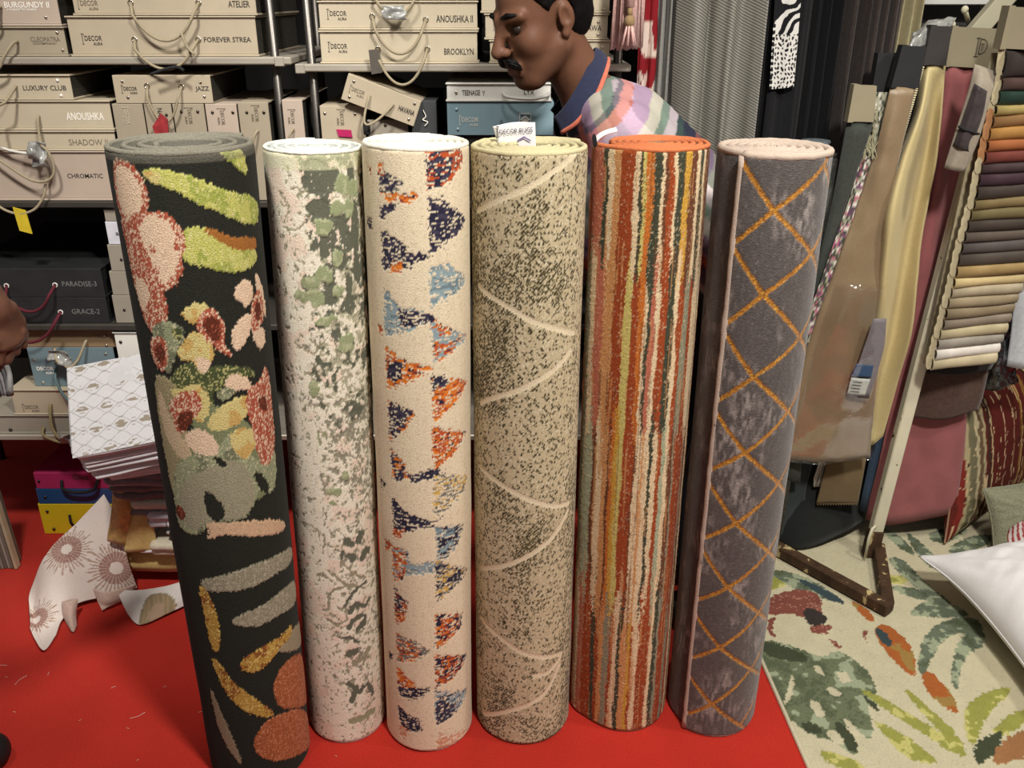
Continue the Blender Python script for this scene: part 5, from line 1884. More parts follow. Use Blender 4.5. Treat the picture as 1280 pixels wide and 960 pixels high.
def limbs(F, J, g=0.0, torso=True, arms=True, legs=True, sleeve=None, legs_to=None):
    S = np.array(J['side'])      # left-right axis
    N, P, D = np.array(J['neck']), np.array(J['pelvis']), unit(np.array(J['pelvis']) - np.array(J['neck']))
    fr = unit(np.cross(S, D))
    if torso:
        F.cap(N + D * .10, N + D * .28, .108 + g, .100 + g, k=.05, flat=(S, 1.55))
        F.cap(N + D * .26, P, .092 + g, .098 + g, k=.06, flat=(S, 1.45))
        for a in 'LR':
            F.cap(N + D * .015, np.array(J['sh' + a]), .050 + g, .056 + g, k=.04)
    if arms:
        for a in 'LR':
            sh, el, wr = (np.array(J[x + a]) for x in ('sh', 'el', 'wr'))
            if sleeve is None:
                F.cap(sh, el, .050 + g, .037 + g, k=.03)
                F.cap(el, wr, .038 + g, .025 + g, k=.015)
            else:
                F.cap(sh, sh + (el - sh) * sleeve, .054 + g, .050 + g, k=.03)
    if legs:
        for a in 'LR':
            hp, kn, an, to = (np.array(J[x + a]) for x in ('hp', 'kn', 'an', 'to'))
            F.cap(hp, kn, .085 + g, .056 + g, k=.03)
            F.cap(kn, an, .056 + g, .038 + g, k=.02)
            if legs_to is None:
                F.cap(an, to, .036 + g, .028 + g, k=.02)


def head_frame(yaw, pitch, base=(-1, 0)):
    """base: horizontal facing for yaw 0; yaw turns it towards the camera side"""
    f0 = np.array([base[0] * math.cos(yaw) + 0, -math.sin(yaw), 0.0])
    up = np.array([0, 0, 1.0])
    F_ = f0 * math.cos(pitch) - up * math.sin(pitch)
    U = f0 * math.sin(pitch) + up * math.cos(pitch)
    S_ = np.cross(U, F_)
    return F_, S_, U


def head_prims(F, C, B, sc=1.0):
    Fv, Sv, Uv = B
    R = np.stack([Fv, Sv, Uv], 1)
    p = lambda f, s, u: np.array(C) + (Fv * f + Sv * s + Uv * u) * sc
    E = lambda c, r, k=.02, neg=False: F.ell(p(*c), np.array(r) * sc, R, k, neg)
    E((-.010, 0, .052), (.100, .076, .086), .02)
    E((.035, 0, -.012), (.060, .060, .082), .03)
    E((.045, 0, -.060), (.050, .048, .052), .025)
    E((.074, 0, -.102), (.022, .026, .020), .022)
    for s in (-1, 1):
        F.cap(p(.0, .052 * s, -.050), p(.062, .026 * s, -.100), .020 * sc, .016 * sc, k=.03)
        E((.060, .040 * s, -.022), (.028, .024, .026), .02)
        E((.098, .013 * s, .012), (.010, .006, .012), .008)
        F.cap(p(.094, .016 * s, .032), p(.078, .050 * s, .034), .010 * sc, .009 * sc, k=.016)
    F.ell(p(.104, .033, .010), np.array((.018, .018, .010)) * sc, R, .012, True)
    F.ell(p(.104, -.033, .010), np.array((.018, .018, .010)) * sc, R, .012, True)
    F.cap(p(.098, 0, .022), p(.124, 0, -.026), .0085 * sc, .0135 * sc, k=.014)
    for s in (-1, 1):
        E((.111, .014 * s, -.030), (.011, .009, .009), .008)
    F.cap(p(.096, -.020, -.064), p(.096, .020, -.064), .0095 * sc, k=.010)
    F.cap(p(.093, -.017, -.077), p(.093, .017, -.077), .0095 * sc, k=.008)
    F.cap(p(.102, -.026, -.0705), p(.102, .026, -.0705), .0028 * sc, k=.006, neg=True)
    for s in (-1, 1):
        E((-.012, .078 * s, .006), (.019, .009, .029), .010)
        E((-.006, .086 * s, .008), (.009, .007, .015), .006, True)
        E((-.004, .076 * s, -.026), (.010, .008, .010), .008)
    return p


def split_windows(lo, hi, step, wins):
    out = [lo]
    x = lo
    while x < hi:
        st = step
        for a, b, fs in wins:
            if a <= x <= b: st = min(st, fs)
            elif x < a < x + st: st = max(a - x, fs)
        x += st
        out.append(x)
    return np.array(out)


SKIN = M('brown_skin', K(124, 84, 62), rough=.5, var=.10, scale=30, bump=.08, bscale=500, spec=.22, attr=True)
HAIR = M('black_hair', K(16, 14, 14), rough=.55, var=.4, scale=120, bump=.8, bscale=260, spec=.12, stretch=(1, 1, .3))
EYEW = M('eye', K(46, 36, 32), rough=.45, spec=.3)


def skin_obj(F, root, tone, lipc=None):
    me = F.mesh()
    n = len(me.vertices)
    col = np.tile(np.array(tone), (n, 1))
    if lipc is not None:
        co = np.empty(n * 3, np.float32)
        me.vertices.foreach_get('co', co)
        co = co.reshape(-1, 3)
        C, B, sc = lipc
        q = (co - np.array(C)) @ np.stack(B, 1) / sc
        lip = np.hypot((q[:, 1]) / .027, (q[:, 2] + .070) / .013) < 1
        lip &= q[:, 0] > .07
        col[lip] = np.array(tone) * np.array([.95, .72, .75])
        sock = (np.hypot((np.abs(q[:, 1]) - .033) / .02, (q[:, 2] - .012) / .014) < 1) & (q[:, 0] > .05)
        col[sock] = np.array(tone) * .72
        beard = (q[:, 2] < -.045) & (q[:, 0] > .0) & (q[:, 2] > -.14) & ~lip
        col[beard] = np.array(tone) * .86
    set_col(me, col)
    return obj('body', me, SKIN, root, smooth=True)


def plaid(co, N, D, S):
    n = len(co)
    q = co - np.array(N)
    a = q @ np.array(D)
    b = q @ np.array(S)
    cr = np.cross(S, D)
    w = q @ cr + .25 * b
    pal = [K(44, 46, 66), K(206, 118, 104), K(196, 164, 196), K(222, 216, 200), K(140, 160, 146), K(212, 198, 206), K(60, 78, 76)]
    pal = [np.array(p) for p in pal]

    def band(t):
        t = t - np.floor(t)
        c = np.zeros((n, 3))
        for lo, hi, k in ((0, .17, 0), (.17, .28, 1), (.28, .48, 2), (.48, .64, 3), (.64, .76, 4), (.76, .90, 5), (.90, 1.0, 6)):
            m = (t >= lo) & (t < hi)
            c[m] = pal[k]
        return c
    c1 = band(a / .20 + .12)
    c2 = band(w / .18 + .30)
    f = np.where((np.sin(a * 2 * math.pi / .19 * .5) * np.sin(w * 2 * math.pi / .17 * .5)) > 0, .72, .28)[:, None]
    return (c1 * f + c2 * (1 - f)) * .84


def man():
    root = empty('person', 'moustached man in a plaid shirt leaning over behind the rug rolls', 'person', (.5, 2.0, 0))
    B = head_frame(math.radians(30), math.radians(18))
    ear = np.array(at(703, 26, 1.955))
    Fv, Sv, Uv = B
    C = ear - Sv * .078
    N = np.array(at(738, 118, 2.075))
    N[2] -= .02
    P = np.array([N[0] + .40, 2.09, N[2] - .40])
    D = unit(P - N)
    S = unit((0, -1, 0))
    J = dict(side=S, neck=N, pelvis=P)
    J['shL'], J['shR'] = N + D * .07 + S * .165, N + D * .07 - S * .165
    J['elL'], J['wrL'] = J['shL'] + np.array([-.04, .05, -.27]), J['shL'] + np.array([-.20, .07, -.42])
    J['elR'], J['wrR'] = J['shR'] + np.array([-.06, .0, -.27]), J['shR'] + np.array([-.24, -.05, -.42])
    for a, s in (('L', .1), ('R', -.1)):
        J['hp' + a] = P + S * s + np.array([.02, 0, -.05])
        J['kn' + a] = np.array([P[0] - .07 + s * .2, P[1] - s, .50])
        J['an' + a] = np.array([P[0] - .06 + s * .2, P[1] - s, .085])
        J['to' + a] = np.array([P[0] - .21 + s * .2, P[1] - s, .035])
    hz = J['wrL'][2]
    xs = split_windows(-.28, .85, .013, [(C[0] - .15, C[0] + .12, .0034), (-.22, 0.0, .0055)])
    ys = split_windows(1.72, 2.36, .013, [(1.83, 2.08, .0034), (2.08, 2.26, .006)])
    zs = split_windows(-.02, 1.78, .013, [(C[2] - .16, C[2] + .16, .0034), (hz - .14, hz + .05, .0055)])
    F = Field(xs, ys, zs)
    limbs(F, J)
    F.cap(C + Fv * -.02 + Uv * -.04, N + D * .02, .055, .060, k=.03)
    p = head_prims(F, C, B)
    for a in 'LR':
        d = unit(J['wr' + a] - J['el' + a])
        sd = S if a == 'L' else -S
        hand(F, J['wr' + a] + d * .02, d + np.array([0, 0, -.3]), (0.3, 0, -1), -sd, .5)
    F.F = np.maximum(F.F, -(zs[None, None, :] - .002))
    skin_obj(F, root, K(108, 74, 57), (C, B, 1.0))
    # hair, moustache, brows, eyes
    H = Field(split_windows(C[0] - .16, C[0] + .16, .004, []), split_windows(C[1] - .13, C[1] + .13, .004, []), split_windows(C[2] - .1, C[2] + .18, .004, []))
    R = np.stack([Fv, Sv, Uv], 1)
    H.ell(p(-.016, 0, .056), (.108, .084, .095), R)
    H.ell(p(-.060, 0, -.005), (.056, .066, .060), R, k=.03)
    g = np.stack(np.meshgrid(*H.ax, indexing='ij'), -1) - C
    lf, ls, lu = g @ Fv, g @ Sv, g @ Uv
    cut = np.maximum.reduce([.8 * lf - .60 * lu - .004 + .10 * np.clip(np.abs(ls) - .05, 0, 1), -(lu + .058)])
    earcut = .034 - np.sqrt(((lf + .004) / 1.0) ** 2 + ((lu - .002) / 1.25) ** 2 + ((np.abs(ls) - .085) / 1.2) ** 2)
    H.F = np.maximum.reduce([H.F, cut, earcut]) + (fbm(g[..., 0] * 60 + g[..., 1] * 50, g[..., 2] * 60, 3, 2) - .5).astype(np.float32) * .004
    H.F[0], H.F[-1] = .1, .1
    obj('hair', H.mesh(), HAIR, root, smooth=True)
    m = MB()
    for s in (-1, 1):
        for j in range(9):
            a_, b_ = (j % 3 - 1) * .0045, (j // 3 - 1) * .0028
            m.tube([p(.112 + b_ * .4, .002 * s, -.047 + a_ * .8), p(.1105 + b_, (.013 + .001 * j % 3) * s, -.050 + a_), p(.104 + b_, (.024 + .0012 * (j % 4)) * s, -.056 + a_ * 1.1), p(.096, (.032 + .0012 * (j % 4)) * s, -.067 + a_ * .7)], [.0038, .0046, .0038, .0012], 6)
    m.build('moustache', HAIR, root, smooth=True)
    for s in (-1, 1):
        MB().tube([p(.100, .014 * s, .036), p(.098, .030 * s, .041), p(.084, .050 * s, .038)], [.005, .006, .0035], 7).build('eyebrow', HAIR, root, smooth=True)
        c = p(.0795, .032 * s, .009)
        MB().ball(c, .0118, 14).build('eyeball', EYEW, root, smooth=True)
    # shirt
    Fs = Field(split_windows(-.2, .85, .011, [(.0, .50, .0055)]), split_windows(1.74, 2.36, .011, [(1.8, 2.1, .0055)]), split_windows(.6, 1.62, .011, [(1.2, 1.56, .0055)]))
    limbs(Fs, J, g=.014, arms=True, sleeve=.95, legs=False)
    me = Fs.mesh()
    n = len(me.vertices)
    co = np.empty(n * 3, np.float32)
    me.vertices.foreach_get('co', co)
    co = co.reshape(-1, 3).copy()
    co += (np.stack([fbm(co[:, 1] * 14, co[:, 2] * 14, 5, 2), fbm(co[:, 0] * 14, co[:, 2] * 14, 6, 2), fbm(co[:, 0] * 14, co[:, 1] * 14, 7, 2)], 1) - .5) * .012
    me.vertices.foreach_set('co', co.ravel())
    me.update()
    set_col(me, plaid(co, N, D, S))
    sh = obj('plaid_shirt', me, PRINT, root, smooth=True)
    sb = sh.modifiers.new('smooth', 'SUBSURF')
    sb.levels = sb.render_levels = 1
    # collar: navy band with a coral edge, lying round the neck
    near = [((744, 60, 2.075), (760, 74, 2.075)), ((738, 76, 2.02), (756, 94, 2.0)), ((726, 100, 1.99), (744, 122, 1.968)), ((708, 130, 1.98), (722, 152, 1.96)), ((692, 148, 2.0), (702, 166, 1.98))]
    rows = []
    for (ax_, ay_, aY), (bx_, by_, bY) in near:
        rows.append((np.array(at(ax_, ay_, aY)), np.array(at(bx_, by_, bY))))
    far = []
    for a_, b_ in rows[:0:-1]:
        q = []
        for v_ in (a_, b_):
            v_ = v_.copy()
            v_[1] = 2 * 2.075 - v_[1]
            q.append(v_)
        far.append(tuple(q))
    rows = far + rows
    sheet('collar', [[tuple(r[0]) for r in rows], [tuple((r[0] + r[1]) / 2 + np.array([0, 0, .004])) for r in rows], [tuple(r[1]) for r in rows]], FAB(44, 48, 72), sh, thick=.004, sub=6)
    MB().tube(catmull([tuple(r[1]) for r in rows], 5), .0055, 7).build('collar_edge', FAB(206, 112, 90), sh, smooth=True)
    Ft = Field(split_windows(.1, .9, .013, []), split_windows(1.78, 2.34, .013, []), split_windows(.05, 1.2, .013, []))
    Ft.cap(P - D * .06, P + D * .02, .104, .108, k=.05, flat=(S, 1.4))
    limbs(Ft, J, g=.018, torso=False, arms=False, legs_to=True)
    obj('trousers', Ft.mesh(), FAB(44, 44, 50), root, smooth=True)
    for a in 'LR':
        Fo = Field(split_windows(J['to' + a][0] - .12, J['an' + a][0] + .12, .009, []), split_windows(J['an' + a][1] - .09, J['an' + a][1] + .09, .009, []), split_windows(-.02, .18, .009, []))
        Fo.cap(J['an' + a] + np.array([.02, 0, -.03]), J['to' + a] + np.array([-.02, 0, .005]), .052, .042, k=.02)
        Fo.F = np.maximum(Fo.F, -(Fo.ax[2][None, None, :] - .001))
        obj('shoe', Fo.mesh(), M('dark_shoe', K(36, 30, 28), rough=.4), root, smooth=True)
    for o in root.children: o.location = -root.location
    return root


man()


def bystander():
    root = empty('person', 'bystander cut off by the left edge, only a lowered brown hand and dark shoe showing', 'person', (-1.32, 1.42, 0))
    S = unit((.25, -.97, 0))
    S = unit((.55, -.84, 0))
    N = np.array([-1.40, 1.42, 1.42])
    P = np.array([-1.40, 1.40, .95])
    J = dict(side=unit((.8, -.6, 0)), neck=N, pelvis=P)
    S = J['side']
    J['shL'], J['shR'] = N + S * .17 + np.array([0, 0, -.05]), N - S * .17 + np.array([0, 0, -.05])
    W = np.array(at(8, 384, 1.62))
    W = W + np.array([-.025, 0, .0])
    J['wrL'] = W
    J['elL'] = (J['shL'] + W) / 2 + np.array([-.03, -.10, -.08])
    J['elR'], J['wrR'] = J['shR'] + np.array([-.03, -.02, -.28]), J['shR'] + np.array([.02, .03, -.52])
    for a, s in (('L', .10), ('R', -.10)):
        J['hp' + a] = P + S * s
        J['kn' + a] = np.array([P[0] + S[0] * s + .03, P[1] + S[1] * s + .03, .50])
        J['an' + a] = np.array([P[0] + S[0] * s + .03, P[1] + S[1] * s, .085])
        J['to' + a] = J['an' + a] + np.array([.10, .13, -.05])
    C = N + np.array([.04, .04, .19])
    B = (unit((.6, .8, -.2)), None, None)
    Fv = B[0]
    Uv = unit(np.array([0, 0, 1]) - Fv * Fv[2])
    B = (Fv, np.cross(Uv, Fv), Uv)
    hw = J['wrR']
    xs = split_windows(-1.8, -.88, .012, [(W[0] - .06, W[0] + .10, .0032), (C[0] - .13, C[0] + .16, .006)])
    ys = split_windows(1.05, 1.85, .012, [(W[1] - .10, W[1] + .10, .0032), (C[1] - .13, C[1] + .16, .006)])
    zs = split_windows(-.02, 1.82, .012, [(W[2] - .17, W[2] + .06, .0032), (C[2] - .16, C[2] + .16, .006), (hw[2] - .18, hw[2] - .0, .006)])
    F = Field(xs, ys, zs)
    limbs(F, J)
    F.cap(C + Uv * -.04, N + np.array([0, 0, -.02]), .055, .060, k=.03)
    p = head_prims(F, C, B)
    d = unit((.16, .10, -1))
    hand(F, W, d, (-.72, -.45, -.1), (.35, .93, .1), .62)
    d2 = unit(J['wrR'] - J['elR'])
    hand(F, J['wrR'], d2, (.5, -.5, 0), (.6, .6, 0), .4)
    F.F = np.maximum(F.F, -(zs[None, None, :] - .002))
    skin_obj(F, root, K(100, 68, 54), (C, B, 1.0))
    H = Field(split_windows(C[0] - .16, C[0] + .16, .006, []), split_windows(C[1] - .16, C[1] + .16, .006, []), split_windows(C[2] - .1, C[2] + .19, .006, []))
    R = np.stack(B, 1)
    H.ell(p(-.014, 0, .058), (.108, .084, .094), R)
    g = np.stack(np.meshgrid(*H.ax, indexing='ij'), -1) - C
    H.F = np.maximum.reduce([H.F, .8 * (g @ Fv) - .6 * (g @ Uv) - .004, -((g @ Uv) + .05)])
    obj('hair', H.mesh(), HAIR, root, smooth=True)
    for s in (-1, 1):
        MB().ball(p(.083, .032 * s, .010), .0125, 12).build('eyeball', EYEW, root, smooth=True)
    Fs = Field(split_windows(-1.85, -.95, .012, []), split_windows(1.0, 1.85, .012, []), split_windows(.80, 1.56, .012, []))
    limbs(Fs, J, g=.014, sleeve=.55, legs=False)
    obj('shirt', Fs.mesh(), FAB(92, 96, 104), root, smooth=True)
    Ft = Field(split_windows(-1.75, -1.0, .012, []), split_windows(1.05, 1.75, .012, []), split_windows(.03, 1.1, .012, []))
    Ft.cap(P + np.array([0, 0, .02]), P + np.array([0, 0, -.04]), .105, .11, k=.05, flat=(S, 1.4))
    limbs(Ft, J, g=.020, torso=False, arms=False, legs_to=True)
    obj('trousers', Ft.mesh(), FAB(36, 36, 40), root, smooth=True)
    for a in 'LR':
        t = J['to' + a]
        n = J['an' + a]
        Fo = Field(split_windows(min(t[0], n[0]) - .12, max(t[0], n[0]) + .12, .008, []), split_windows(min(t[1], n[1]) - .12, max(t[1], n[1]) + .12, .008, []), split_windows(-.02, .18, .008, []))
        Fo.cap(n + np.array([-.02, -.03, -.03]), t + np.array([.01, .015, .005]), .052, .044, k=.02)
        Fo.F = np.maximum(Fo.F, -(Fo.ax[2][None, None, :] - .001))
        obj('shoe', Fo.mesh(), M('black_shoe', K(28, 27, 28), rough=.5), root, smooth=True)
    for o in root.children: o.location = -root.location
    # what the hand holds
    a = np.array(W) + d * .105 + np.array([-.030, -.012, 0])
    st = empty('carry_bag_strap', 'bunched grey striped strap held in the lowered hand at the left edge', 'strap', tuple(a))
    for k in range(4):
        pts = [(-.012 + .007 * k + .004 * math.sin(j * .9 + k), .004 * math.cos(j + k), .03 - j * .014) for j in range(9)]
        MB().tube(pts, .0055, 6).build('strap_fold', FAB((120, 150, 96, 138)[k], (120, 148, 98, 138)[k], (122, 150, 100, 136)[k]), st, smooth=True)


bystander()


# ------------------------------------------------------------------ curtains and trims at the back right
def curtain(name, label, px0, px1, Y, m, amp=.02, waves=4, top=2.25, bot=.25, px0b=None, px1b=None, seed=0, sub=3, cat='curtain', parent=None, thick=.004, colf=None, rows=4, subr=None):
    """px0..px1 at photo row 90, hanging straight down"""
    x0, x1 = at(px0, 90, Y).x, at(px1, 90, Y).x
    rnd = random.Random(seed)
    n = max(10, int(waves * 5))
    ph = rnd.uniform(0, 6)
    P = []
    for r in range(rows):
        z = top + (bot - top) * r / (rows - 1)
        row = []
        for k in range(n + 1):
            t = k / n
            row.append((x0 + (x1 - x0) * t + rnd.uniform(-.003, .003), Y + amp * math.sin(t * waves * 2 * math.pi + ph) + amp * .3 * math.sin(t * waves * 4.3 * math.pi + r * .8), z))
        P.append(row)
    return sheet(name, P, m, parent, thick=thick, sub=sub, noise=amp * .25, nscale=6, seed=seed, colf=colf, label=label, cat=cat, group=None)


def twill():
    m = M('grey_twill', K(150, 148, 140), rough=.75, var=.08, scale=60, spec=.25)
    nt = m.node_tree
    b = nt.nodes['Principled BSDF']
    src = b.inputs['Base Color'].links[0].from_socket
    w = nt.nodes.new('ShaderNodeTexWave')
    w.inputs['Scale'].default_value = 50
    w.inputs['Distortion'].default_value = .4
    w.inputs['Detail'].default_value = 1
    tc = nt.nodes.new('ShaderNodeTexCoord')
    mp = nt.nodes.new('ShaderNodeMapping')
    mp.inputs['Rotation'].default_value = (0, math.radians(62), 0)
    nt.links.new(tc.outputs['Object'], mp.inputs[0])
    nt.links.new(mp.outputs[0], w.inputs['Vector'])
    x = nt.nodes.new('ShaderNodeMix')
    x.data_type = 'RGBA'
    nt.links.new(w.outputs['Fac'], x.inputs[0])
    x.inputs[6].default_value = (*K(84, 82, 76), 1)
    nt.links.new(src, x.inputs[7])
    nt.links.new(x.outputs[2], b.inputs['Base Color'])
    return m


def leaf_cols(uu, vv, L1, L2):
    c = col3(uu.shape, K(128, 24, 32))
    n = fbm(uu * 3 + 2, L2 * 22, 15, 3)
    put(c, n > .58, K(206, 186, 176))
    return c


YC = 2.42
curtain('brocade_curtain', 'narrow wine-red curtain with pale leaf motifs beside the pink tassels', 797, 818, YC, PRINT, .006, 2, colf=leaf_cols, seed=1, sub=6, rows=40)
curtain('grey_curtain', 'narrow plain grey curtain beside the wine-red one', 817, 843, YC + .01, FAB(136, 134, 130), .014, 3, seed=2)
curtain('twill_curtain', 'wide silver-grey curtain with fine diagonal twill lines', 842, 948, YC - .03, twill(), .022, 2.6, seed=3, sub=5, rows=5)
VEL = FAB(17, 17, 21, rough=.85, var=.3, sheen=.05)
curtain('velvet_curtain', 'black velvet curtain left of the leopard panel', 944, 966, YC + .01, VEL, .014, 2, seed=4)


def leopard(uu, vv, L1, L2):
    c = col3(uu.shape, K(206, 204, 200))
    x, y = L1, L2
    dx = (fbm(x * 60, y * 60, 3, 2) - .5) * .006
    cell = .0085
    gx, gy = np.floor((x + dx) / cell), np.floor((y + dx) / (cell * 1.35))
    cx = (gx + .5 + (hsh(gx, gy, 4) - .5) * .5) * cell
    cy = (gy + .5 + (hsh(gx, gy, 5) - .5) * .5) * cell * 1.35
    an = (hsh(gx, gy, 6) - .5) * 1.6
    ex, ey = (x + dx) - cx, (y + dx) - cy
    rx, ry = ex * np.cos(an) - ey * np.sin(an), ex * np.sin(an) + ey * np.cos(an)
    sz = .6 + .6 * hsh(gx, gy, 7)
    spots = np.hypot(rx / (.0026 * sz), ry / (.0046 * sz)) < 1
    br = np.sin(x * 150 + y * 95 + (fbm(x * 18, y * 18, 8, 3) - .5) * 16) > -.05
    up = vv < .60
    put(c, spots & ~up, K(20, 20, 24))
    put(c, br & up, K(20, 20, 24))
    put(c, (uu < .10) & (np.sin(y * 420) > -.2), K(22, 22, 26))
    return c


lc = curtain('leopard_curtain', 'black curtain with a white panel of black spots and branches', 962, 1003, YC - .012, FAB(24, 24, 27, rough=.85, sheen=.05), .006, 1.5, seed=5)
YL = YC - .030
P = []
for k in range(12):
    t = k / 11
    y = -60 + 172 * t
    xl, xr = 972 - 10.5 * t, 1006 - 14 * t
    P.append([tuple(at(xl + (xr - xl) * j / 3, y - (3 * j / 3 if k == 11 else 0), YL + .003 * math.sin(j * 2.1))) for j in range(4)])
sheet('print_panel', P, PRINT, lc, thick=.002, sub=26, colf=leopard)


curtain('velvet_curtain', 'broad black velvet curtain right of the leopard panel', 1000, 1040, YC + .01, VEL, .014, 3, seed=6)


def zebra(uu, vv, L1, L2):
    c = col3(uu.shape, K(196, 188, 156))
    z = 2.25 - L2
    zc = at(1040, 25, YC + .05).z
    n = np.sin(L2 * 150 + (fbm(L1 * 30, L2 * 30, 9, 3) - .5) * 22) > 0
    put(c, z > zc, K(26, 24, 26))
    put(c, (z > zc) & n, K(216, 212, 206))
    return c


curtain('cream_curtain', 'cream curtain strip with a zebra print top between dark curtains', 1026, 1056, YC + .05, PRINT, .004, 1, seed=7, sub=7, colf=zebra, rows=40)
BRV = FAB(48, 41, 39, rough=.85, var=.25, sheen=.12)
curtain('velvet_curtain', 'dark brown velvet curtain right of the cream strip', 1048, 1082, YC, BRV, .016, 2, seed=8)
curtain('velvet_curtain', 'dark brown ribbed curtain behind the black sample headers', 1080, 1114, YC + .01, FAB(56, 47, 45, var=.25), .014, 3, seed=9)
curtain('beige_curtain', 'beige pleated curtain at the back right corner', 1110, 1140, YC + .05, FAB(166, 156, 124), .016, 2.5, seed=10)
# rail they hang from, above the frame
MB().tube([(at(760, 90, YC).x, YC, 2.27), (1.9, YC, 2.27)], .014, 12).build('curtain_rail', CHROME, None, smooth=True, label='steel curtain rail above the hanging curtains at the back right', cat='rail')


# pink tassels
def tassel(name, label, px, ztop, zbot, w, Y, seed, knot=None):
    x = at(px, 30, Y).x
    root = empty(name, label, 'tassel', (x, Y, zbot), 'pink curtain tassels')
    rnd = random.Random(seed)
    H = ztop - zbot
    mb = MB()
    for k in range(46):
        a = rnd.uniform(0, 2 * math.pi)
        r = w * math.sqrt(rnd.random())
        bx, by = r * math.cos(a), r * .5 * math.sin(a)
        mb.tube([(bx * .7, by * .7, H), (bx * .9 + rnd.uniform(-.002, .002), by, H * .5), (bx + rnd.uniform(-.002, .002), by, rnd.uniform(-.004, .006))], .0026, 5)
    mb.build('fringe', FAB(196, 158, 152, rough=.6, var=.25, scale=200), root, smooth=True, kind='stuff')
    if knot:
        zk = knot - zbot
        MB().ball((0, -.028, zk), .013, 10, (1, 1, 1.1)).tube([(0, -.028, zk + .01), (0, -.028, zk + .03)], .006, 8).build('knot', FAB(150, 124, 88, rough=.5), root, smooth=True)
        t = MB()
        for k in range(22):
            a = k * .9
            t.tube([(.006 * math.cos(a), -.028 + .006 * math.sin(a), zk - .008), (.017 * math.cos(a), -.028 + .012 * math.sin(a), max(.004, zk - .075))], .0026, 5)
        t.build('small_fringe', FAB(214, 172, 166, rough=.6, var=.2), root, smooth=True)
        MB().tube([(0, -.026, zk + .03), (0, -.02, H)], .010, 8).build('cord', FAB(206, 166, 160), root, smooth=True)
    return root


zt_ = at(780, -60, 2.28).z
tassel('curtain_tassel', 'bunch of dusty pink tassel fringe hanging beside the beige boxes, left half', 775, zt_, at(775, 61, 2.28).z, .024, 2.28, 1)
tassel('curtain_tassel', 'dusty pink tassel with a gold knot in front of the fringe bunch', 785, zt_, at(785, 58, 2.25).z, .020, 2.24, 2, knot=at(783, 26, 2.25).z)
tassel('curtain_tassel', 'bunch of dusty pink tassel fringe beside the wine-red curtain, right half', 794, zt_, at(794, 60, 2.28).z, .020, 2.285, 3)
MB().tube([(at(760, 0, 2.28).x, 2.275, zt_ + .004), (at(810, 0, 2.28).x, 2.275, zt_ + .004)], .006, 8).build('tassel_hanger_rail', CHROME, None, smooth=True, label='thin steel rail above the frame carrying the pink tassels', cat='rail')


# ------------------------------------------------------------------ slim rolls behind the grey rug roll
def slim_roll(px, pyt, Y, r, m, label):
    p = at(px, pyt, Y)
    root = empty('slim_rug_roll', label, 'rug', (p.x, Y, 0), 'slim rolls behind the grey rug')
    MB().tube([(0, 0, 0), (0, 0, p.z - .01), (0, 0, p.z - .002)], [r, r, r - .008], 24).build('roll_body', m, root, smooth=True)
    pts = []
    for k in range(70):
        a = k * .36
        rr = r - .006 - k / 70 * (r - .012)
        pts.append((rr * math.cos(a), rr * math.sin(a), p.z))
    MB().tube(pts, .0065, 6).build('bound_edge', m, root, smooth=True)


slim_roll(1019, 178, 2.30, .040, FAB(76, 86, 92, var=.4, bump=.9, bscale=120), 'slim blue-grey rug roll just behind the grey rug roll')
slim_roll(1031, 194, 2.37, .034, FAB(112, 114, 110, var=.4, bump=.9, bscale=120), 'slim pale grey rug roll between the blue-grey one and the sample headers')

# ------------------------------------------------------------------ fabric stand
YS = 2.30
stand = empty('fabric_stand', 'chipped cream and rusty steel stand for fabric samples on the floor rug', 'stand', tuple(fl(1090, 690)))
o_ = stand.location


def bar(name, a, b, w, d, m):
    """square tube between two points"""
    a, b = Vector(a), Vector(b)
    z = (b - a).normalized()
    x = z.cross(Vector((0, 1, .01)) if abs(z.y) < .9 else Vector((1, 0, 0))).normalized()
    y = z.cross(x)
    T = Matrix(((x.x, y.x, z.x, a.x - o_.x), (x.y, y.y, z.y, a.y - o_.y), (x.z, y.z, z.z, a.z - o_.z), (0, 0, 0, 1)))
    return MB().box(-w / 2, w / 2, -d / 2, d / 2, 0, (b - a).length, bev=.003, T=T).build(name, m, stand)


Pb = fl(1088, 688, .03)
Pk = fl(1098, 655, .26)
Pt = at(1241, 100, YS + .03)
zb = .034
A_ = fl(1112, 762, zb)
L_ = fl(960, 679, zb)
L2_ = fl(880, 634, zb)
B_ = fl(1096, 688, zb)
bar('post', Pb + Vector((0, 0, -.012)), Pt, .036, .030, PAINT_CREAM)
bar('post_sleeve', Pb + Vector((0, 0, -.016)), Pb + (Pt - Pb) * .055, .042, .036, PAINT_RUST)
bar('base_tube', A_, L_, .036, .034, PAINT_RUST)
bar('base_tube', A_ + Vector((0, .016, 0)), B_ + Vector((.012, .02, 0)), .034, .034, PAINT_RUST)
hk = Pb + (Pt - Pb) * .07
MB().tube([hk - o_ + Vector((-.012, -.02, .005)), hk - o_ + Vector((-.028, -.032, .002)), hk - o_ + Vector((-.034, -.034, -.03)), hk - o_ + Vector((-.034, -.036, -.10))], .0045, 8).build('hook', PAINT_CREAM, stand, smooth=True)
# upper arm of the stand and its pegs
UA, UB = at(1202, 60, 2.47), at(1285, -36, 2.44)
bar('arm', UA, UB, .045, .032, PAINT_CREAM)
for px, py in ((1206, 12), (1190, 31), (1172, 40)):
    p = at(px, py, 2.45)
    q = at(px + 4, py + 14, 2.50)
    MB().tube([p - o_, q - o_], .006, 10).ball(p - o_, .010, 10, (1, .6, 1)).build('peg', PAINT_CREAM, stand, smooth=True)


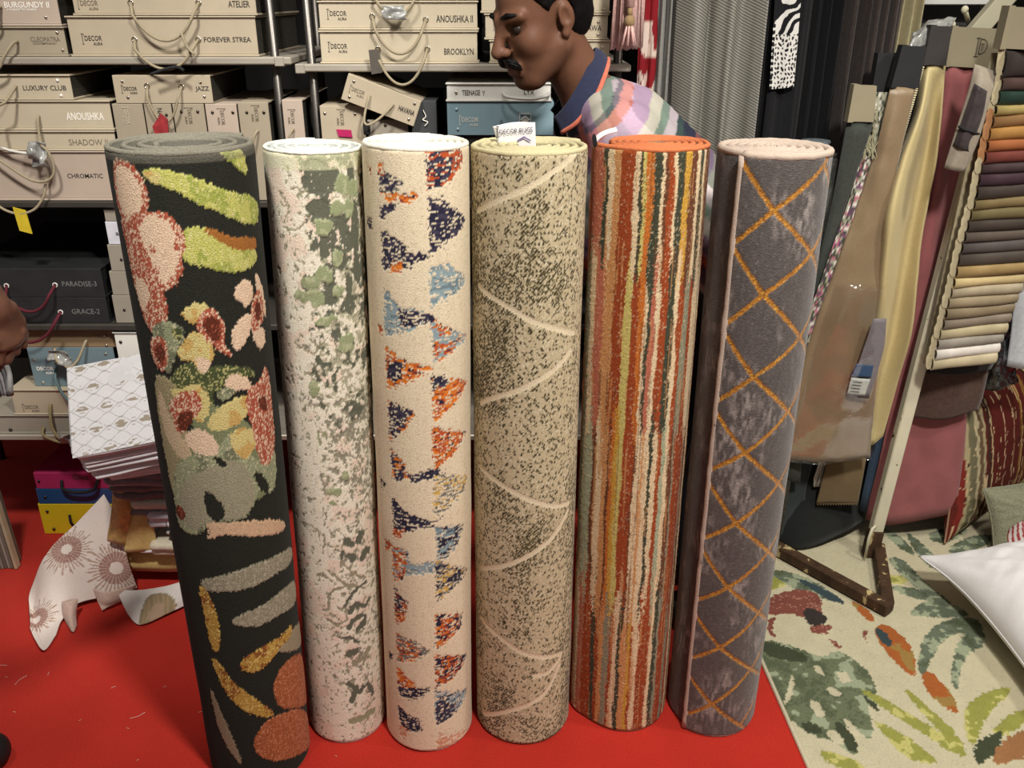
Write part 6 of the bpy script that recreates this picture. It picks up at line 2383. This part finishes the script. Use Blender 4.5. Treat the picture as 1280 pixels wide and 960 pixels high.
def header(name, label, pts, Y, m, th=.022, parts=None, group='fabric sample hangers on the stand', cat='fabric sample'):
    """folded board over the top of a hanging sample: pts clockwise from upper left (photo points)"""
    c = at(sum(p[0] for p in pts) / 4, sum(p[1] for p in pts) / 4, Y)
    root = empty(name, label, cat, tuple(c), group)
    poly = [(at(*p, Y).x - c.x, at(*p, Y).z - c.z) for p in pts]
    MB().prism(poly, -th / 2, th / 2).build('header_board', m, root)
    # folded lip down the left side
    a, b, cc, d = [Vector((p[0], 0, p[1])) for p in poly]
    lip = [(a.x - .002, a.z + .002), (a.x + .012, a.z + .002), (d.x + .012, d.z - .002), (d.x - .002, d.z - .002)]
    MB().prism(lip, -th / 2 - .004, th / 2 + .002).build('header_fold', m, root)
    return root, c


def hang(name, P, root, c, m, thick=.003, sub=7, noise=.004, nscale=10, seed=0, colf=None, label=None):
    G = [[tuple(at(x, y, Y) - c) for x, y, Y in row] for row in P]
    return sheet(name, G, m, root, thick=thick, sub=sub, noise=noise, nscale=nscale, seed=seed, colf=colf, label=label)


BLK = M('black_board', K(40, 41, 43), rough=.55, var=.12, scale=20)
DKB = M('dark_board', K(58, 55, 54), rough=.55, var=.12, scale=20)
TPB = M('taupe_board', K(142, 133, 111), rough=.6, var=.06, scale=14)
# 1 taupe header, dark cloth
r, c = header('fabric_hanger', 'taupe headed sample of dark green-grey cloth, nearest the grey rug roll', [(1066, 106), (1094, 107), (1090, 152), (1058, 151)], 2.26, TPB)
hang('cloth', [[(1059, 150, 2.26), (1074, 151, 2.255), (1092, 151, 2.26)], [(1034, 280, 2.30), (1040, 282, 2.295), (1049, 284, 2.30)], [(1000, 420, 2.31), (1006, 424, 2.305), (1012, 428, 2.31)], [(968, 590, 2.31), (985, 600, 2.30), (1000, 604, 2.315)]], r, c, FAB(62, 66, 62, var=.15), seed=1)
# 2 black header, sequinned cloth seen as an edge
r, c = header('fabric_hanger', 'small black headed sample with a fringed multicolour sequin edge', [(1096, 67), (1122, 66), (1116, 116), (1088, 115)], 2.335, BLK)


def seq(uu, vv, L1, L2):
    n = hsh(np.floor(L1 * 220), np.floor(L2 * 220), 4)
    c = col3(uu.shape, K(70, 74, 62))
    put(c, n > .35, K(160, 160, 140))
    put(c, (n > .55) & (vv > .25), K(176, 110, 124))
    put(c, (n > .75) & (vv > .3), K(110, 70, 100))
    put(c, n > .88, K(220, 214, 206))
    return c


hang('sequin_cloth', [[(1089, 115, 2.31), (1100, 115, 2.305), (1112, 115, 2.31)], [(1070, 220, 2.30), (1082, 222, 2.29), (1096, 222, 2.30)], [(1033, 330, 2.29), (1044, 332, 2.28), (1062, 332, 2.29)], [(998, 430, 2.285), (1010, 430, 2.275), (1034, 430, 2.285)]], r, c, PRINT, sub=26, seed=2, colf=seq, thick=.006)
fr = MB()
rnd_ = random.Random(5)
for k in range(60):
    x, y = 1092 - rnd_.random() * 12, 116 + rnd_.random() * 70
    p = at(x, y, 2.295) - c
    fr.tube([p, p + Vector((rnd_.uniform(-.012, .012), -.012, -.004)), p + Vector((rnd_.uniform(-.014, .014), -.014, -.030))], .0013, 4)
fr.build('fringe', FAB(150, 146, 120), r, kind='stuff')
# 3 dark header, bronze satin in a clear sleeve
r, c = header('fabric_hanger', 'black headed sample of bronze satin in a clear plastic sleeve', [(1126, 57), (1156, 58), (1146, 110), (1112, 108)], 2.292, BLK)
BRZ = FAB(132, 112, 86, rough=.42, spec=.5, var=.06, bump=.08, sheen=.2)
hang('satin_cloth', [[(1113, 108, 2.285), (1126, 109, 2.28), (1144, 110, 2.285)], [(1095, 185, 2.285), (1108, 187, 2.268), (1126, 188, 2.285)], [(1070, 260, 2.285), (1092, 262, 2.268), (1114, 262, 2.29)], [(1044, 335, 2.275), (1072, 338, 2.258), (1104, 340, 2.29)], [(1010, 430, 2.27), (1052, 434, 2.262), (1100, 436, 2.29)], [(992, 510, 2.27), (1040, 514, 2.265), (1092, 514, 2.285)], [(976, 574, 2.27), (1030, 577, 2.26), (1088, 572, 2.28)]], r, c, BRZ, noise=.008, nscale=16, seed=3)
CLEAR = M('clear_film', (.95, .95, .95), rough=.08, var=.0, bump=.6, bscale=26, spec=.6)
_nt = CLEAR.node_tree
_g = _nt.nodes.new('ShaderNodeBsdfGlossy')
_g.inputs['Roughness'].default_value = .12
_t = _nt.nodes.new('ShaderNodeBsdfTransparent')
_x = _nt.nodes.new('ShaderNodeMixShader')
_x.inputs[0].default_value = .07
_nt.links.new(_t.outputs[0], _x.inputs[1])
_nt.links.new(_g.outputs[0], _x.inputs[2])
_nt.links.new(_nt.nodes['Bump'].outputs[0], _g.inputs['Normal'])
_nt.links.new(_x.outputs[0], _nt.nodes['Material Output'].inputs['Surface'])
hang('clear_sleeve', [[(1046, 352, 2.262), (1074, 354, 2.24), (1106, 356, 2.268)], [(1020, 430, 2.255), (1052, 434, 2.236), (1104, 436, 2.266)], [(998, 510, 2.250), (1042, 516, 2.240), (1096, 514, 2.262)], [(975, 576, 2.250), (1030, 580, 2.240), (1090, 575, 2.262)]], r, c, CLEAR, thick=.0008, noise=.012, nscale=14, seed=4)
hang('leaflet', [[(1092, 398, 2.256), (1100, 398, 2.254), (1108, 398, 2.258)], [(1078, 440, 2.252), (1088, 440, 2.25), (1104, 440, 2.256)], [(1058, 494, 2.25), (1070, 497, 2.248), (1086, 498, 2.254)]], r, c, FAB(118, 112, 116, rough=.5), thick=.001, seed=5, noise=.002)
hang('leaflet_patch', [[(1070, 455, 2.247), (1080, 456, 2.244), (1092, 457, 2.246)], [(1064, 470, 2.246), (1074, 471, 2.243), (1089, 472, 2.245)]], r, c, FAB(52, 74, 104, rough=.5), thick=.001, noise=0)
hang('leaflet_patch', [[(1064, 472, 2.2455), (1074, 473, 2.2425), (1088, 474, 2.2445)], [(1059, 492, 2.245), (1070, 494, 2.242), (1081, 495, 2.244)]], r, c, FAB(176, 178, 172, rough=.5), thick=.001, noise=0, label='pale printed leaflet label')
mb = MB()
for j in range(4):
    p, q = at(1066 - j * 1.2, 477 + j * 4, 2.2405) - c, at(1078 - j * 1.2, 478 + j * 4, 2.2395) - c
    mb.tube([p, q], .0009, 4)
mb.build('print_lines', INK, r, kind='stuff')
# 4 black header, cream leathercloth
r, c = header('fabric_hanger', 'dark headed sample of cream leathercloth with deep folds', [(1162, 32), (1188, 33), (1180, 82), (1152, 80)], 2.335, DKB)
CRM = FAB(192, 176, 128, rough=.5, spec=.4, var=.05, bump=.06)
hang('cream_cloth', [[(1154, 80, 2.345), (1162, 80, 2.335), (1172, 81, 2.330), (1182, 82, 2.345)], [(1140, 150, 2.345), (1152, 140, 2.290), (1160, 172, 2.355), (1176, 150, 2.315)], [(1114, 215, 2.345), (1132, 200, 2.270), (1146, 240, 2.355), (1168, 215, 2.315)], [(1096, 290, 2.335), (1114, 275, 2.250), (1130, 318, 2.350), (1152, 300, 2.315)], [(1088, 400, 2.335), (1102, 385, 2.280), (1116, 415, 2.345), (1140, 410, 2.275)], [(1078, 490, 2.335), (1088, 485, 2.310), (1098, 490, 2.335), (1122, 480, 2.305)], [(1072, 556, 2.335), (1080, 552, 2.315), (1090, 556, 2.330), (1104, 545, 2.320)]], r, c, CRM, noise=.003, seed=6, sub=8)
st_ = MB()
for k in range(46):
    x, y = 1153 - k * .82, 84 + k * 2.9
    p = at(x, y, 2.322) - c
    st_.box(p.x - .003, p.x + .003, p.y - .004, p.y, p.z - .0018, p.z + .0018)
st_.build('edge_stitching', FAB(216, 206, 170), r, kind='stuff')
# 5 taupe lettered header, pink and navy suede
r, c = header('fabric_hanger', 'taupe headed sample of dusty pink and navy suede, lettered with a tall initial', [(1188, 33), (1250, 36), (1243, 86), (1177, 82)], 2.385, TPB, th=.030)
PNK = FAB(146, 87, 88, var=.14, scale=16)
hang('navy_cloth', [[(1173, 82, 2.40), (1180, 82, 2.395), (1188, 82, 2.40)], [(1148, 240, 2.395), (1156, 240, 2.385), (1166, 240, 2.395)], [(1118, 420, 2.395), (1126, 420, 2.385), (1138, 420, 2.395)], [(1074, 636, 2.395), (1080, 640, 2.39), (1092, 642, 2.395)]], r, c, FAB(52, 68, 88, var=.15), seed=7, thick=.006)
hang('pink_cloth', [[(1181, 83, 2.385), (1192, 84, 2.375), (1206, 84, 2.385), (1222, 85, 2.378), (1240, 86, 2.39)], [(1160, 240, 2.375), (1172, 240, 2.365), (1186, 240, 2.385), (1204, 240, 2.38), (1225, 240, 2.39)], [(1130, 420, 2.375), (1146, 420, 2.368), (1164, 420, 2.38), (1190, 420, 2.375), (1212, 420, 2.385)], [(1102, 560, 2.38), (1118, 560, 2.375), (1145, 560, 2.385), (1178, 556, 2.38), (1206, 552, 2.385)], [(1082, 648, 2.38), (1106, 656, 2.375), (1130, 654, 2.37), (1162, 648, 2.365), (1194, 641, 2.375)]], r, c, PNK, seed=8, noise=.005, thick=.005)
y_ = -.030 / 2 - .0015
lg = Vector(at(1229, 59, 2.37)) - c
k_ = .00187
MB().box(lg.x - .016, lg.x - .0145, y_ - .0003, y_, lg.z - .022, lg.z + .022).box(lg.x - .021, lg.x - .0095, y_ - .0003, y_, lg.z + .021, lg.z + .0225).box(lg.x - .021, lg.x - .0095, y_ - .0003, y_, lg.z - .0225, lg.z - .021).build('logo_initial', INK, r)
text_fit('D', lg.x, lg.z + .002, .020, .036, y_ - .0002, INK, r, bold=-.03)
text_fit('T', lg.x - .002, lg.z, .007, .018, y_ - .0006, INK, r, bold=-.02)
# tag leaflet with a dark picture
r2 = empty('swatch_leaflet', 'taupe hang tag with a dark picture dangling over the pink suede', 'tag', tuple(at(1215, 150, 2.22)))
c2 = r2.location.copy()
hang('tag_sheet', [[(1218, 80, 2.25), (1230, 84, 2.24), (1250, 92, 2.245)], [(1212, 108, 2.235), (1224, 110, 2.215), (1240, 116, 2.22)], [(1194, 165, 2.225), (1208, 168, 2.205), (1224, 172, 2.215)], [(1180, 210, 2.225), (1190, 213, 2.21), (1204, 216, 2.22)]], r2, c2, FAB(150, 140, 126, rough=.5), thick=.0016, noise=.001)
hang('picture', [[(1218, 104, 2.226), (1224, 108, 2.210), (1234, 114, 2.212)], [(1206, 140, 2.218), (1216, 142, 2.202), (1228, 146, 2.210)], [(1191, 182, 2.218), (1200, 186, 2.200), (1212, 190, 2.212)]], r2, c2, FAB(62, 54, 56, rough=.4, var=.4, scale=40), thick=.001, noise=0, label='dark picture')
MB().tube([at(1198, 158, 2.212) - c2, at(1206, 162, 2.198) - c2, at(1218, 166, 2.204) - c2, at(1226, 168, 2.22) - c2], .003, 6).build('string_tie', CORD_BLACK, r2, smooth=True)

# 6 cascade of rolled swatches
r, c = header('swatch_cascade', 'cascade of rolled leathercloth swatches running from dark brown to cream beside the post', [(1258, 8), (1330, 12), (1322, 64), (1246, 60)], 2.235, TPB, th=.030, group=None)
rowsW = [
    (1250, 64, 96, (60, 52, 50)), (1247, 98, 113, (76, 58, 54)), (1243, 114, 130, (34, 54, 46)), (1239, 131, 143, (164, 146, 92)), (1236, 144, 158, (132, 98, 62)), (1232, 159, 174, (166, 122, 66)),
    (1229, 175, 188, (158, 96, 58)), (1226, 189, 203, (112, 58, 50)), (1222, 204, 216, (66, 52, 54)), (1219, 217, 231, (62, 44, 52)), (1216, 232, 247, (66, 58, 54)), (1213, 248, 260, (122, 106, 72)),
    (1209, 261, 274, (108, 98, 66)), (1205, 275, 288, (66, 58, 52)), (1201, 289, 301, (92, 82, 74)), (1198, 302, 315, (84, 78, 76)), (1194, 316, 330, (76, 68, 62)), (1191, 331, 344, (154, 130, 88)),
    (1188, 345, 357, (208, 188, 140)), (1185, 358, 370, (168, 156, 132)), (1181, 371, 383, (150, 136, 110)), (1178, 384, 396, (134, 120, 96)), (1175, 397, 408, (132, 120, 106)), (1171, 409, 421, (178, 166, 134)),
    (1168, 422, 433, (150, 144, 134)), (1165, 434, 446, (222, 216, 208)), (1161, 446, 459, (192, 180, 150))]
for i, (px, ya, yb, colr) in enumerate(rowsW):
    Yl = 2.235
    a = at(px, (ya + yb) / 2, Yl) - c
    h_ = at(px, ya, Yl).z - at(px, yb + 1.5, Yl).z
    # right end: further back, cut shorter in the lower rows
    pxr = 1300 if ya < 335 else 1278 - (ya - 335) * .36
    dx = at(pxr, ya, 2.29).x - at(px, ya, Yl).x
    sec = []
    for k in range(13):      # a loop hanging forward, seen end-on as a drop
        t = k / 12
        ang = math.radians(70 - 250 * t)
        sec.append((-.018 - .011 * math.cos(ang) * (1 if k < 10 else .8), h_ * .5 * math.sin(ang)))
    sec = [(.012, h_ * .62)] + sec
    sec2 = [(y + .0022, z * .86) for y, z in sec[::-1]]
    full = sec + sec2
    n = len(full)
    v = []
    for s in range(5):
        t = s / 4
        for y, z in full:
            v.append((a.x + dx * t, a.y + y + .055 * t + .002 * math.sin(i * 1.7 + s), a.z + z + .001 * math.sin(i + s * 1.3)))
    f = []
    for s in range(4):
        for k in range(n):
            k2 = (k + 1) % n
            f.append((s * n + k, s * n + k2, (s + 1) * n + k2, (s + 1) * n + k))
    for s0 in (0, 4 * n):
        m_ = len(sec)
        for k in range(m_ - 1):
            q = (s0 + k, s0 + k + 1, s0 + n - 2 - k, s0 + n - 1 - k)
            f.append(q if s0 == 0 else q[::-1])
    MB().add(v, f).build('swatch', FAB(*colr, rough=.5, spec=.35, var=.12, scale=25, bump=.1, sheen=0), r, smooth=True)
    # backing flap that shows at the left of each loop
    p = a + Vector((-.016, -.010 - .0012 * (i % 3), h_ * .55))
    wv = .021
    leaf = [(p.x + .006, p.z + h_ * .55), (p.x + wv * .75, p.z + h_ * .35), (p.x + wv, p.z - h_ * .5), (p.x + wv * .85, p.z - h_ * .95), (p.x + wv * .45, p.z - h_ * 1.05), (p.x + wv * .15, p.z - h_ * .75), (p.x, p.z)]
    MB().prism(leaf, p.y - .001, p.y + .001).build('swatch_backing', FAB(182, 171, 140, var=.1) if i not in (4, 5, 6, 7) else FAB(172, 124, 84), r)
P0, P1 = at(1246, 66, 2.262) - c, at(1158, 455, 2.262) - c
MB().add([(P0.x - .012, P0.y, P0.z), (P0.x + .016, P0.y, P0.z), (P1.x + .016, P1.y, P1.z), (P1.x - .008, P1.y, P1.z), (P0.x - .012, P0.y + .004, P0.z), (P0.x + .016, P0.y + .004, P0.z), (P1.x + .016, P1.y + .004, P1.z), (P1.x - .008, P1.y + .004, P1.z)], [(0, 3, 2, 1), (4, 5, 6, 7), (0, 1, 5, 4), (1, 2, 6, 5), (2, 3, 7, 6), (3, 0, 4, 7)]).build('backing_strip', FAB(170, 160, 130, var=.1), r)
hang('backing_cloth', [[(1160, 458, 2.27), (1200, 456, 2.29), (1244, 452, 2.33)], [(1158, 466, 2.27), (1198, 468, 2.29), (1238, 462, 2.33)]], r, c, FAB(36, 34, 36), seed=9, noise=.002)
rb, cb = empty('brown_cloth', 'dark brown cloth hanging below the cascade of swatches', 'fabric sample', tuple(at(1190, 490, 2.345))), None
cb = rb.location.copy()
hang('cloth', [[(1150, 462, 2.345), (1190, 462, 2.335), (1236, 462, 2.345)], [(1140, 500, 2.345), (1188, 500, 2.33), (1228, 498, 2.345)], [(1138, 520, 2.348), (1180, 524, 2.34), (1222, 512, 2.348)]], rb, cb, FAB(82, 62, 54, var=.2), seed=10)
rb = empty('plum_cloth', 'dark plum cloth behind the pink suede, under the brown cloth', 'fabric sample', tuple(at(1170, 520, 2.40)))
cb = rb.location.copy()
hang('cloth', [[(1140, 470, 2.40), (1180, 470, 2.39), (1206, 470, 2.40)], [(1136, 500, 2.40), (1170, 502, 2.39), (1200, 496, 2.40)], [(1130, 560, 2.40), (1160, 560, 2.39), (1190, 552, 2.40)]], rb, cb, FAB(84, 46, 52, var=.15), seed=11)

# dark cloths near the floor
rb = empty('charcoal_cloth', 'large charcoal cloth hanging low behind the stand base', 'fabric sample', tuple(at(1020, 640, 2.38)))
cb = rb.location.copy()
hang('cloth', [[(968, 520, 2.42), (1010, 520, 2.41), (1060, 520, 2.42), (1100, 520, 2.43)], [(956, 600, 2.39), (1005, 602, 2.37), (1055, 600, 2.41), (1088, 600, 2.43)], [(946, 660, 2.40), (996, 686, 2.315), (1050, 668, 2.36), (1080, 652, 2.42)]], rb, cb, FAB(30, 32, 32), seed=12)
rb = empty('charcoal_cloth', 'slate cloth corner hanging in front of the charcoal cloth beside the grey rug', 'fabric sample', tuple(at(990, 620, 2.33)))
cb = rb.location.copy()
hang('cloth', [[(980, 560, 2.375), (1000, 560, 2.37), (1022, 560, 2.375)], [(966, 620, 2.36), (988, 622, 2.355), (1006, 620, 2.36)], [(956, 660, 2.345), (990, 677, 2.34), (1012, 680, 2.335)]], rb, cb, FAB(54, 60, 60), seed=13)
rb = empty('zigzag_swatch', 'brown cloth with a pinked zigzag lower edge under the bronze satin', 'fabric sample', tuple(at(1050, 600, 2.345)))
cb = rb.location.copy()
Yz = 2.345
top_ = [(1036, 566), (1050, 566), (1066, 566), (1084, 566)]
bot_ = [(1020, 630), (1036, 629), (1054, 630), (1072, 631)]
hang('cloth', [[(*p, Yz) for p in top_], [((a + b) / 2, (d + e) / 2, Yz - .01) for (a, d), (b, e) in zip(top_, bot_)], [(*p, Yz) for p in bot_]], rb, cb, FAB(112, 94, 68, var=.08), seed=14, noise=.002)
zz_ = MB()
for k in range(16):
    p, q = at(1021 + k * 3.2, 629.5, Yz) - cb, at(1024.2 + k * 3.2, 629.5, Yz) - cb
    zz_.prism([(p.x, p.z + .002), (q.x, q.z + .002), ((p.x + q.x) / 2, p.z - .006)], p.y - .0015, p.y + .0015)
zz_.build('pinked_edge', FAB(112, 94, 68, var=.08), rb, kind='stuff')
rb = empty('white_cord_bundle', 'small bundle of white cord hanging between the dark cloths', 'cord', tuple(at(1028, 590, 2.36)))
cb = rb.location.copy()
for k in range(6):
    pts = [at(1034 - k * 1.6 - j * 2.2, 564 + j * 11, 2.36 - .004 * (k % 3)) - cb + Vector((.003 * math.sin(j * 2 + k), 0, 0)) for j in range(5)]
    MB().tube(pts, .0032, 6).build('cord_strand', CORD_WHITE, rb, smooth=True)

# ------------------------------------------------------------------ behind the stand: white shelf with black quilts in clear film
sx0, sx1 = at(1150, 4, 2.62), at(1230, 4, 2.62)
ws = empty('display_shelf', 'small white wall shelf at the top right above the black quilts', 'shelf', (0, 0, 0))
MB().box(sx0.x, sx1.x + .02, 2.62, 3.2, sx0.z - .004, sx0.z + .016, bev=.002).build('shelf_board', M('white_laminate', K(232, 232, 230), rough=.4, var=.02), ws)
MB().box(sx0.x - .012, sx0.x, 2.64, 2.68, 0, sx0.z + .5, bev=.002).build('upright', PAINT_CREAM, ws)
MB().box(sx1.x + .02, sx1.x + .032, 2.64, 2.68, 0, sx0.z + .5, bev=.002).build('upright', PAINT_CREAM, ws)
zlow = at(1180, 70, 2.62).z - .02
MB().box(sx0.x, sx1.x + .02, 2.60, 3.2, zlow - .018, zlow, bev=.002).build('shelf_board', SHELF_DARK, ws)
w_ = (sx1.x - sx0.x)
for k in range(2):
    folded('black_quilt', ('black folded quilt on the small shelf, left of two', 'black folded quilt on the small shelf, right of two')[k], 'quilt', sx0.x + .012 + k * w_ * .5, sx0.x + .002 + (k + 1) * w_ * .5, 2.66, 3.05, zlow + .001, [.035, .04, .035], FAB(38, 38, 42, rough=.5, spec=.4), .006, 60 + k, group='black quilts on the small shelf')
G = [[tuple(at(x, y, Y)) for x, y, Y in row] for row in [[(1140, 44, 2.36), (1165, 26, 2.38), (1195, 24, 2.40)], [(1138, 52, 2.33), (1160, 34, 2.34), (1190, 32, 2.36)], [(1134, 72, 2.325), (1150, 60, 2.33), (1178, 48, 2.35)]]]
sheet('clear_wrap', G, FOIL, None, thick=.001, sub=8, noise=.012, nscale=30, seed=6, label='crumpled clear plastic wrap bunched above the black sample headers', cat='plastic wrap')

# pale folded cloth in plastic at the right edge
rb = empty('pale_blue_cloth', 'pale blue folded cloth in plastic at the right edge below the swatches', 'cloth', tuple(at(1275, 400, 2.34)))
cb = rb.location.copy()
hang('cloth', [[(1264, 326, 2.36), (1285, 326, 2.35), (1320, 326, 2.36)], [(1266, 390, 2.35), (1285, 390, 2.335), (1316, 390, 2.35)], [(1258, 456, 2.35), (1280, 460, 2.335), (1310, 460, 2.35)]], rb, cb, FAB(196, 202, 208, rough=.5), thick=.02, seed=15)
rb = empty('dark_plastic_bag', 'crumpled dark plastic bag between the cream swatches and the striped cushion', 'bag', tuple(at(1252, 450, 2.36)))
cb = rb.location.copy()
hang('bag_film', [[(1246, 412, 2.37), (1254, 410, 2.34), (1264, 412, 2.37)], [(1240, 440, 2.37), (1252, 440, 2.33), (1268, 440, 2.36)], [(1230, 464, 2.38), (1250, 466, 2.34), (1272, 464, 2.37)], [(1232, 486, 2.38), (1255, 484, 2.36), (1276, 480, 2.37)]], rb, cb, M('dark_film', K(34, 36, 38), rough=.12, spec=.9, bump=1.0, bscale=40), thick=.002, noise=.02, nscale=26, seed=16)


# ------------------------------------------------------------------ cushions
def cushion(name, label, c, w, h, t, R, m, colf=None, seed=0, n=64, group=None, wr=.004, ears=.0):
    """pillow: w along local x, h along local z, t thick along local y"""
    u = np.linspace(-1, 1, n)
    U, V = np.meshgrid(u, u)
    # edges pulled in between the corners
    Xx = U * (w / 2) * (1 - .07 * (1 - V ** 2)) * (1 + ears * (np.abs(U * V) ** 4))
    Zz = V * (h / 2) * (1 - .07 * (1 - U ** 2)) * (1 + ears * (np.abs(U * V) ** 4))
    T = (t / 2) * (np.clip(1 - np.abs(U) ** 2.6, 0, 1) ** .6) * (np.clip(1 - np.abs(V) ** 2.6, 0, 1) ** .6)
    edge = np.minimum(1 - np.abs(U), 1 - np.abs(V))
    wrk = (fbm(U * 2.2 + seed, V * 5 - U * 2, seed, 4) - .5) * 2 * wr * np.clip(edge * 5, 0, 1)
    wrk += .6 * wr * np.sin((U + V) * 22 + fbm(U * 3, V * 3, seed + 3, 2) * 9) * np.exp(-((np.abs(U * V) - .55) / .3) ** 2) * np.clip(edge * 6, 0, 1)
    A = np.stack([Xx, -T - .0025 - wrk, Zz], -1).reshape(-1, 3)
    B = np.stack([Xx, T + .0025 + wrk, Zz], -1).reshape(-1, 3)
    k = n * n
    q = grid_quads(n, n)
    bl = np.array(list(range(n)) + [i * n + n - 1 for i in range(1, n)] + [(n - 1) * n + j for j in range(n - 2, -1, -1)] + [i * n for i in range(n - 2, 0, -1)])
    b2 = np.roll(bl, -1)
    me = raw_mesh(np.concatenate([A, B]), np.concatenate([q, q[:, ::-1] + k, np.stack([b2, bl, bl + k, b2 + k], 1)]))
    if colf is not None:
        cc = colf(U, V).reshape(-1, 3)
        set_col(me, np.concatenate([cc, cc]))
    root = empty(name, label, 'cushion', tuple(c), group)
    root.rotation_euler = R
    body = obj('cover', me, m, root, smooth=True)
    sm = A[bl] * .5 + B[bl] * .5
    MB().tube([tuple(p) for p in sm[::2]] + [tuple(sm[0])], .0032, 5, cap=False).build('seam', m if colf is None else FAB(150, 120, 96), root, smooth=True)
    return root


def stripes(U, V):
    u = U + .04 * np.sin(V * 2.2) + (fbm(U * 2, V * 14, 5, 2) - .5) * .03
    c = col3(U.shape, K(92, 32, 26))
    bands = [(-1.0, -.93, (120, 40, 34)), (-.93, -.88, (170, 156, 120)), (-.88, -.80, (110, 104, 80)), (-.80, -.76, (178, 166, 134)), (-.76, -.70, (104, 84, 62)), (-.70, -.66, (168, 154, 122)), (-.62, -.58, (60, 44, 34)), (-.56, -.54, (196, 176, 136)), (-.30, -.285, (206, 170, 140)), (-.08, -.065, (190, 150, 120)),
             (.10, .15, (150, 106, 50)), (.15, .17, (196, 170, 120)), (.28, .36, (138, 98, 48)), (.40, .5, (84, 30, 26)), (.5, .53, (40, 30, 24)), (.53, .70, (206, 186, 124)), (.70, .74, (60, 44, 34)), (.74, .9, (196, 176, 120)), (.9, 1.0, (92, 32, 26))]
    for a, b, k in bands:
        put(c, (u >= a) & (u < b), K(*k))
    s = (vnoise(u * 60, V * 3.5, 8) > .86) & (u < .4)
    put(c, s, K(206, 178, 140))
    s = (vnoise(u * 50, V * 2.5, 18) < .12)
    put(c, s, K(58, 24, 20))
    return c


cS = (1.60, 2.60, .24)
cushion('striped_cushion', 'wine-red cushion with cream and brown stripes leaning by the pink suede', cS, .66, .48, .14, (math.radians(-8), math.radians(3), math.radians(42)), PRINT, stripes, 2, 110, 'cushions heaped at the right edge', .004)
cG = fl(1282, 690, .17)
cushion('green_cushion', 'grey-green ribbed cushion squeezed under the striped cushion', (1.66, 2.36, .12), .38, .22, .12, (math.radians(-25), math.radians(-4), math.radians(12)), FAB(134, 134, 112, var=.25, scale=200, bump=.8, bscale=160), None, 4, 50, 'cushions heaped at the right edge')


def redstripe(uu, vv, L1, L2):
    c = col3(uu.shape, K(206, 198, 194))
    put(c, np.sin(L1 * 420) > .2, K(150, 62, 66))
    return c


G = [[tuple(at(x, y, Y)) for x, y, Y in row] for row in [[(1262, 664, 2.17), (1275, 655, 2.17), (1300, 645, 2.18)], [(1260, 676, 2.12), (1278, 668, 2.12), (1300, 660, 2.13)], [(1264, 694, 2.06), (1282, 686, 2.06), (1302, 680, 2.07)]]]
sheet('striped_towel', G, PRINT, None, thick=.012, sub=16, noise=.003, seed=7, colf=redstripe, label='red and white striped cloth lying over the white cushion', cat='cloth')
W0 = fl(1300, 800, .0)
cushion('white_cushion', 'plump white cushion lying on the floor rug at the right edge', (1.53, 1.825, .160), .60, .62, .25, (math.radians(-87), math.radians(-12), math.radians(3)), FAB(232, 230, 232, var=.03, rough=.7), None, 6, 90, 'cushions heaped at the right edge', .007, .10)

# ------------------------------------------------------------------ lint on the carpet
mb = MB()
rnd_ = random.Random(11)
for px, py in [(2, 830), (8, 846), (26, 850), (206, 858), (142, 859), (172, 950), (172, 894), (18, 890), (100, 900), (250, 890), (420, 945), (60, 842), (160, 910)]:
    p = fl(px, py, .0015)
    a = rnd_.uniform(0, 6.28)
    L = rnd_.choice([.003, .004, .006, .018])
    d = Vector((math.cos(a), math.sin(a), 0)) * L
    e = Vector((-d.y, d.x, 0)) * .25
    mb.tube([p - d, p + e, p + d], .0005, 4)
mb.build('carpet_lint', FAB(216, 190, 180), None, kind='stuff', label='pale loose threads of lint on the red carpet at the left', cat='lint')
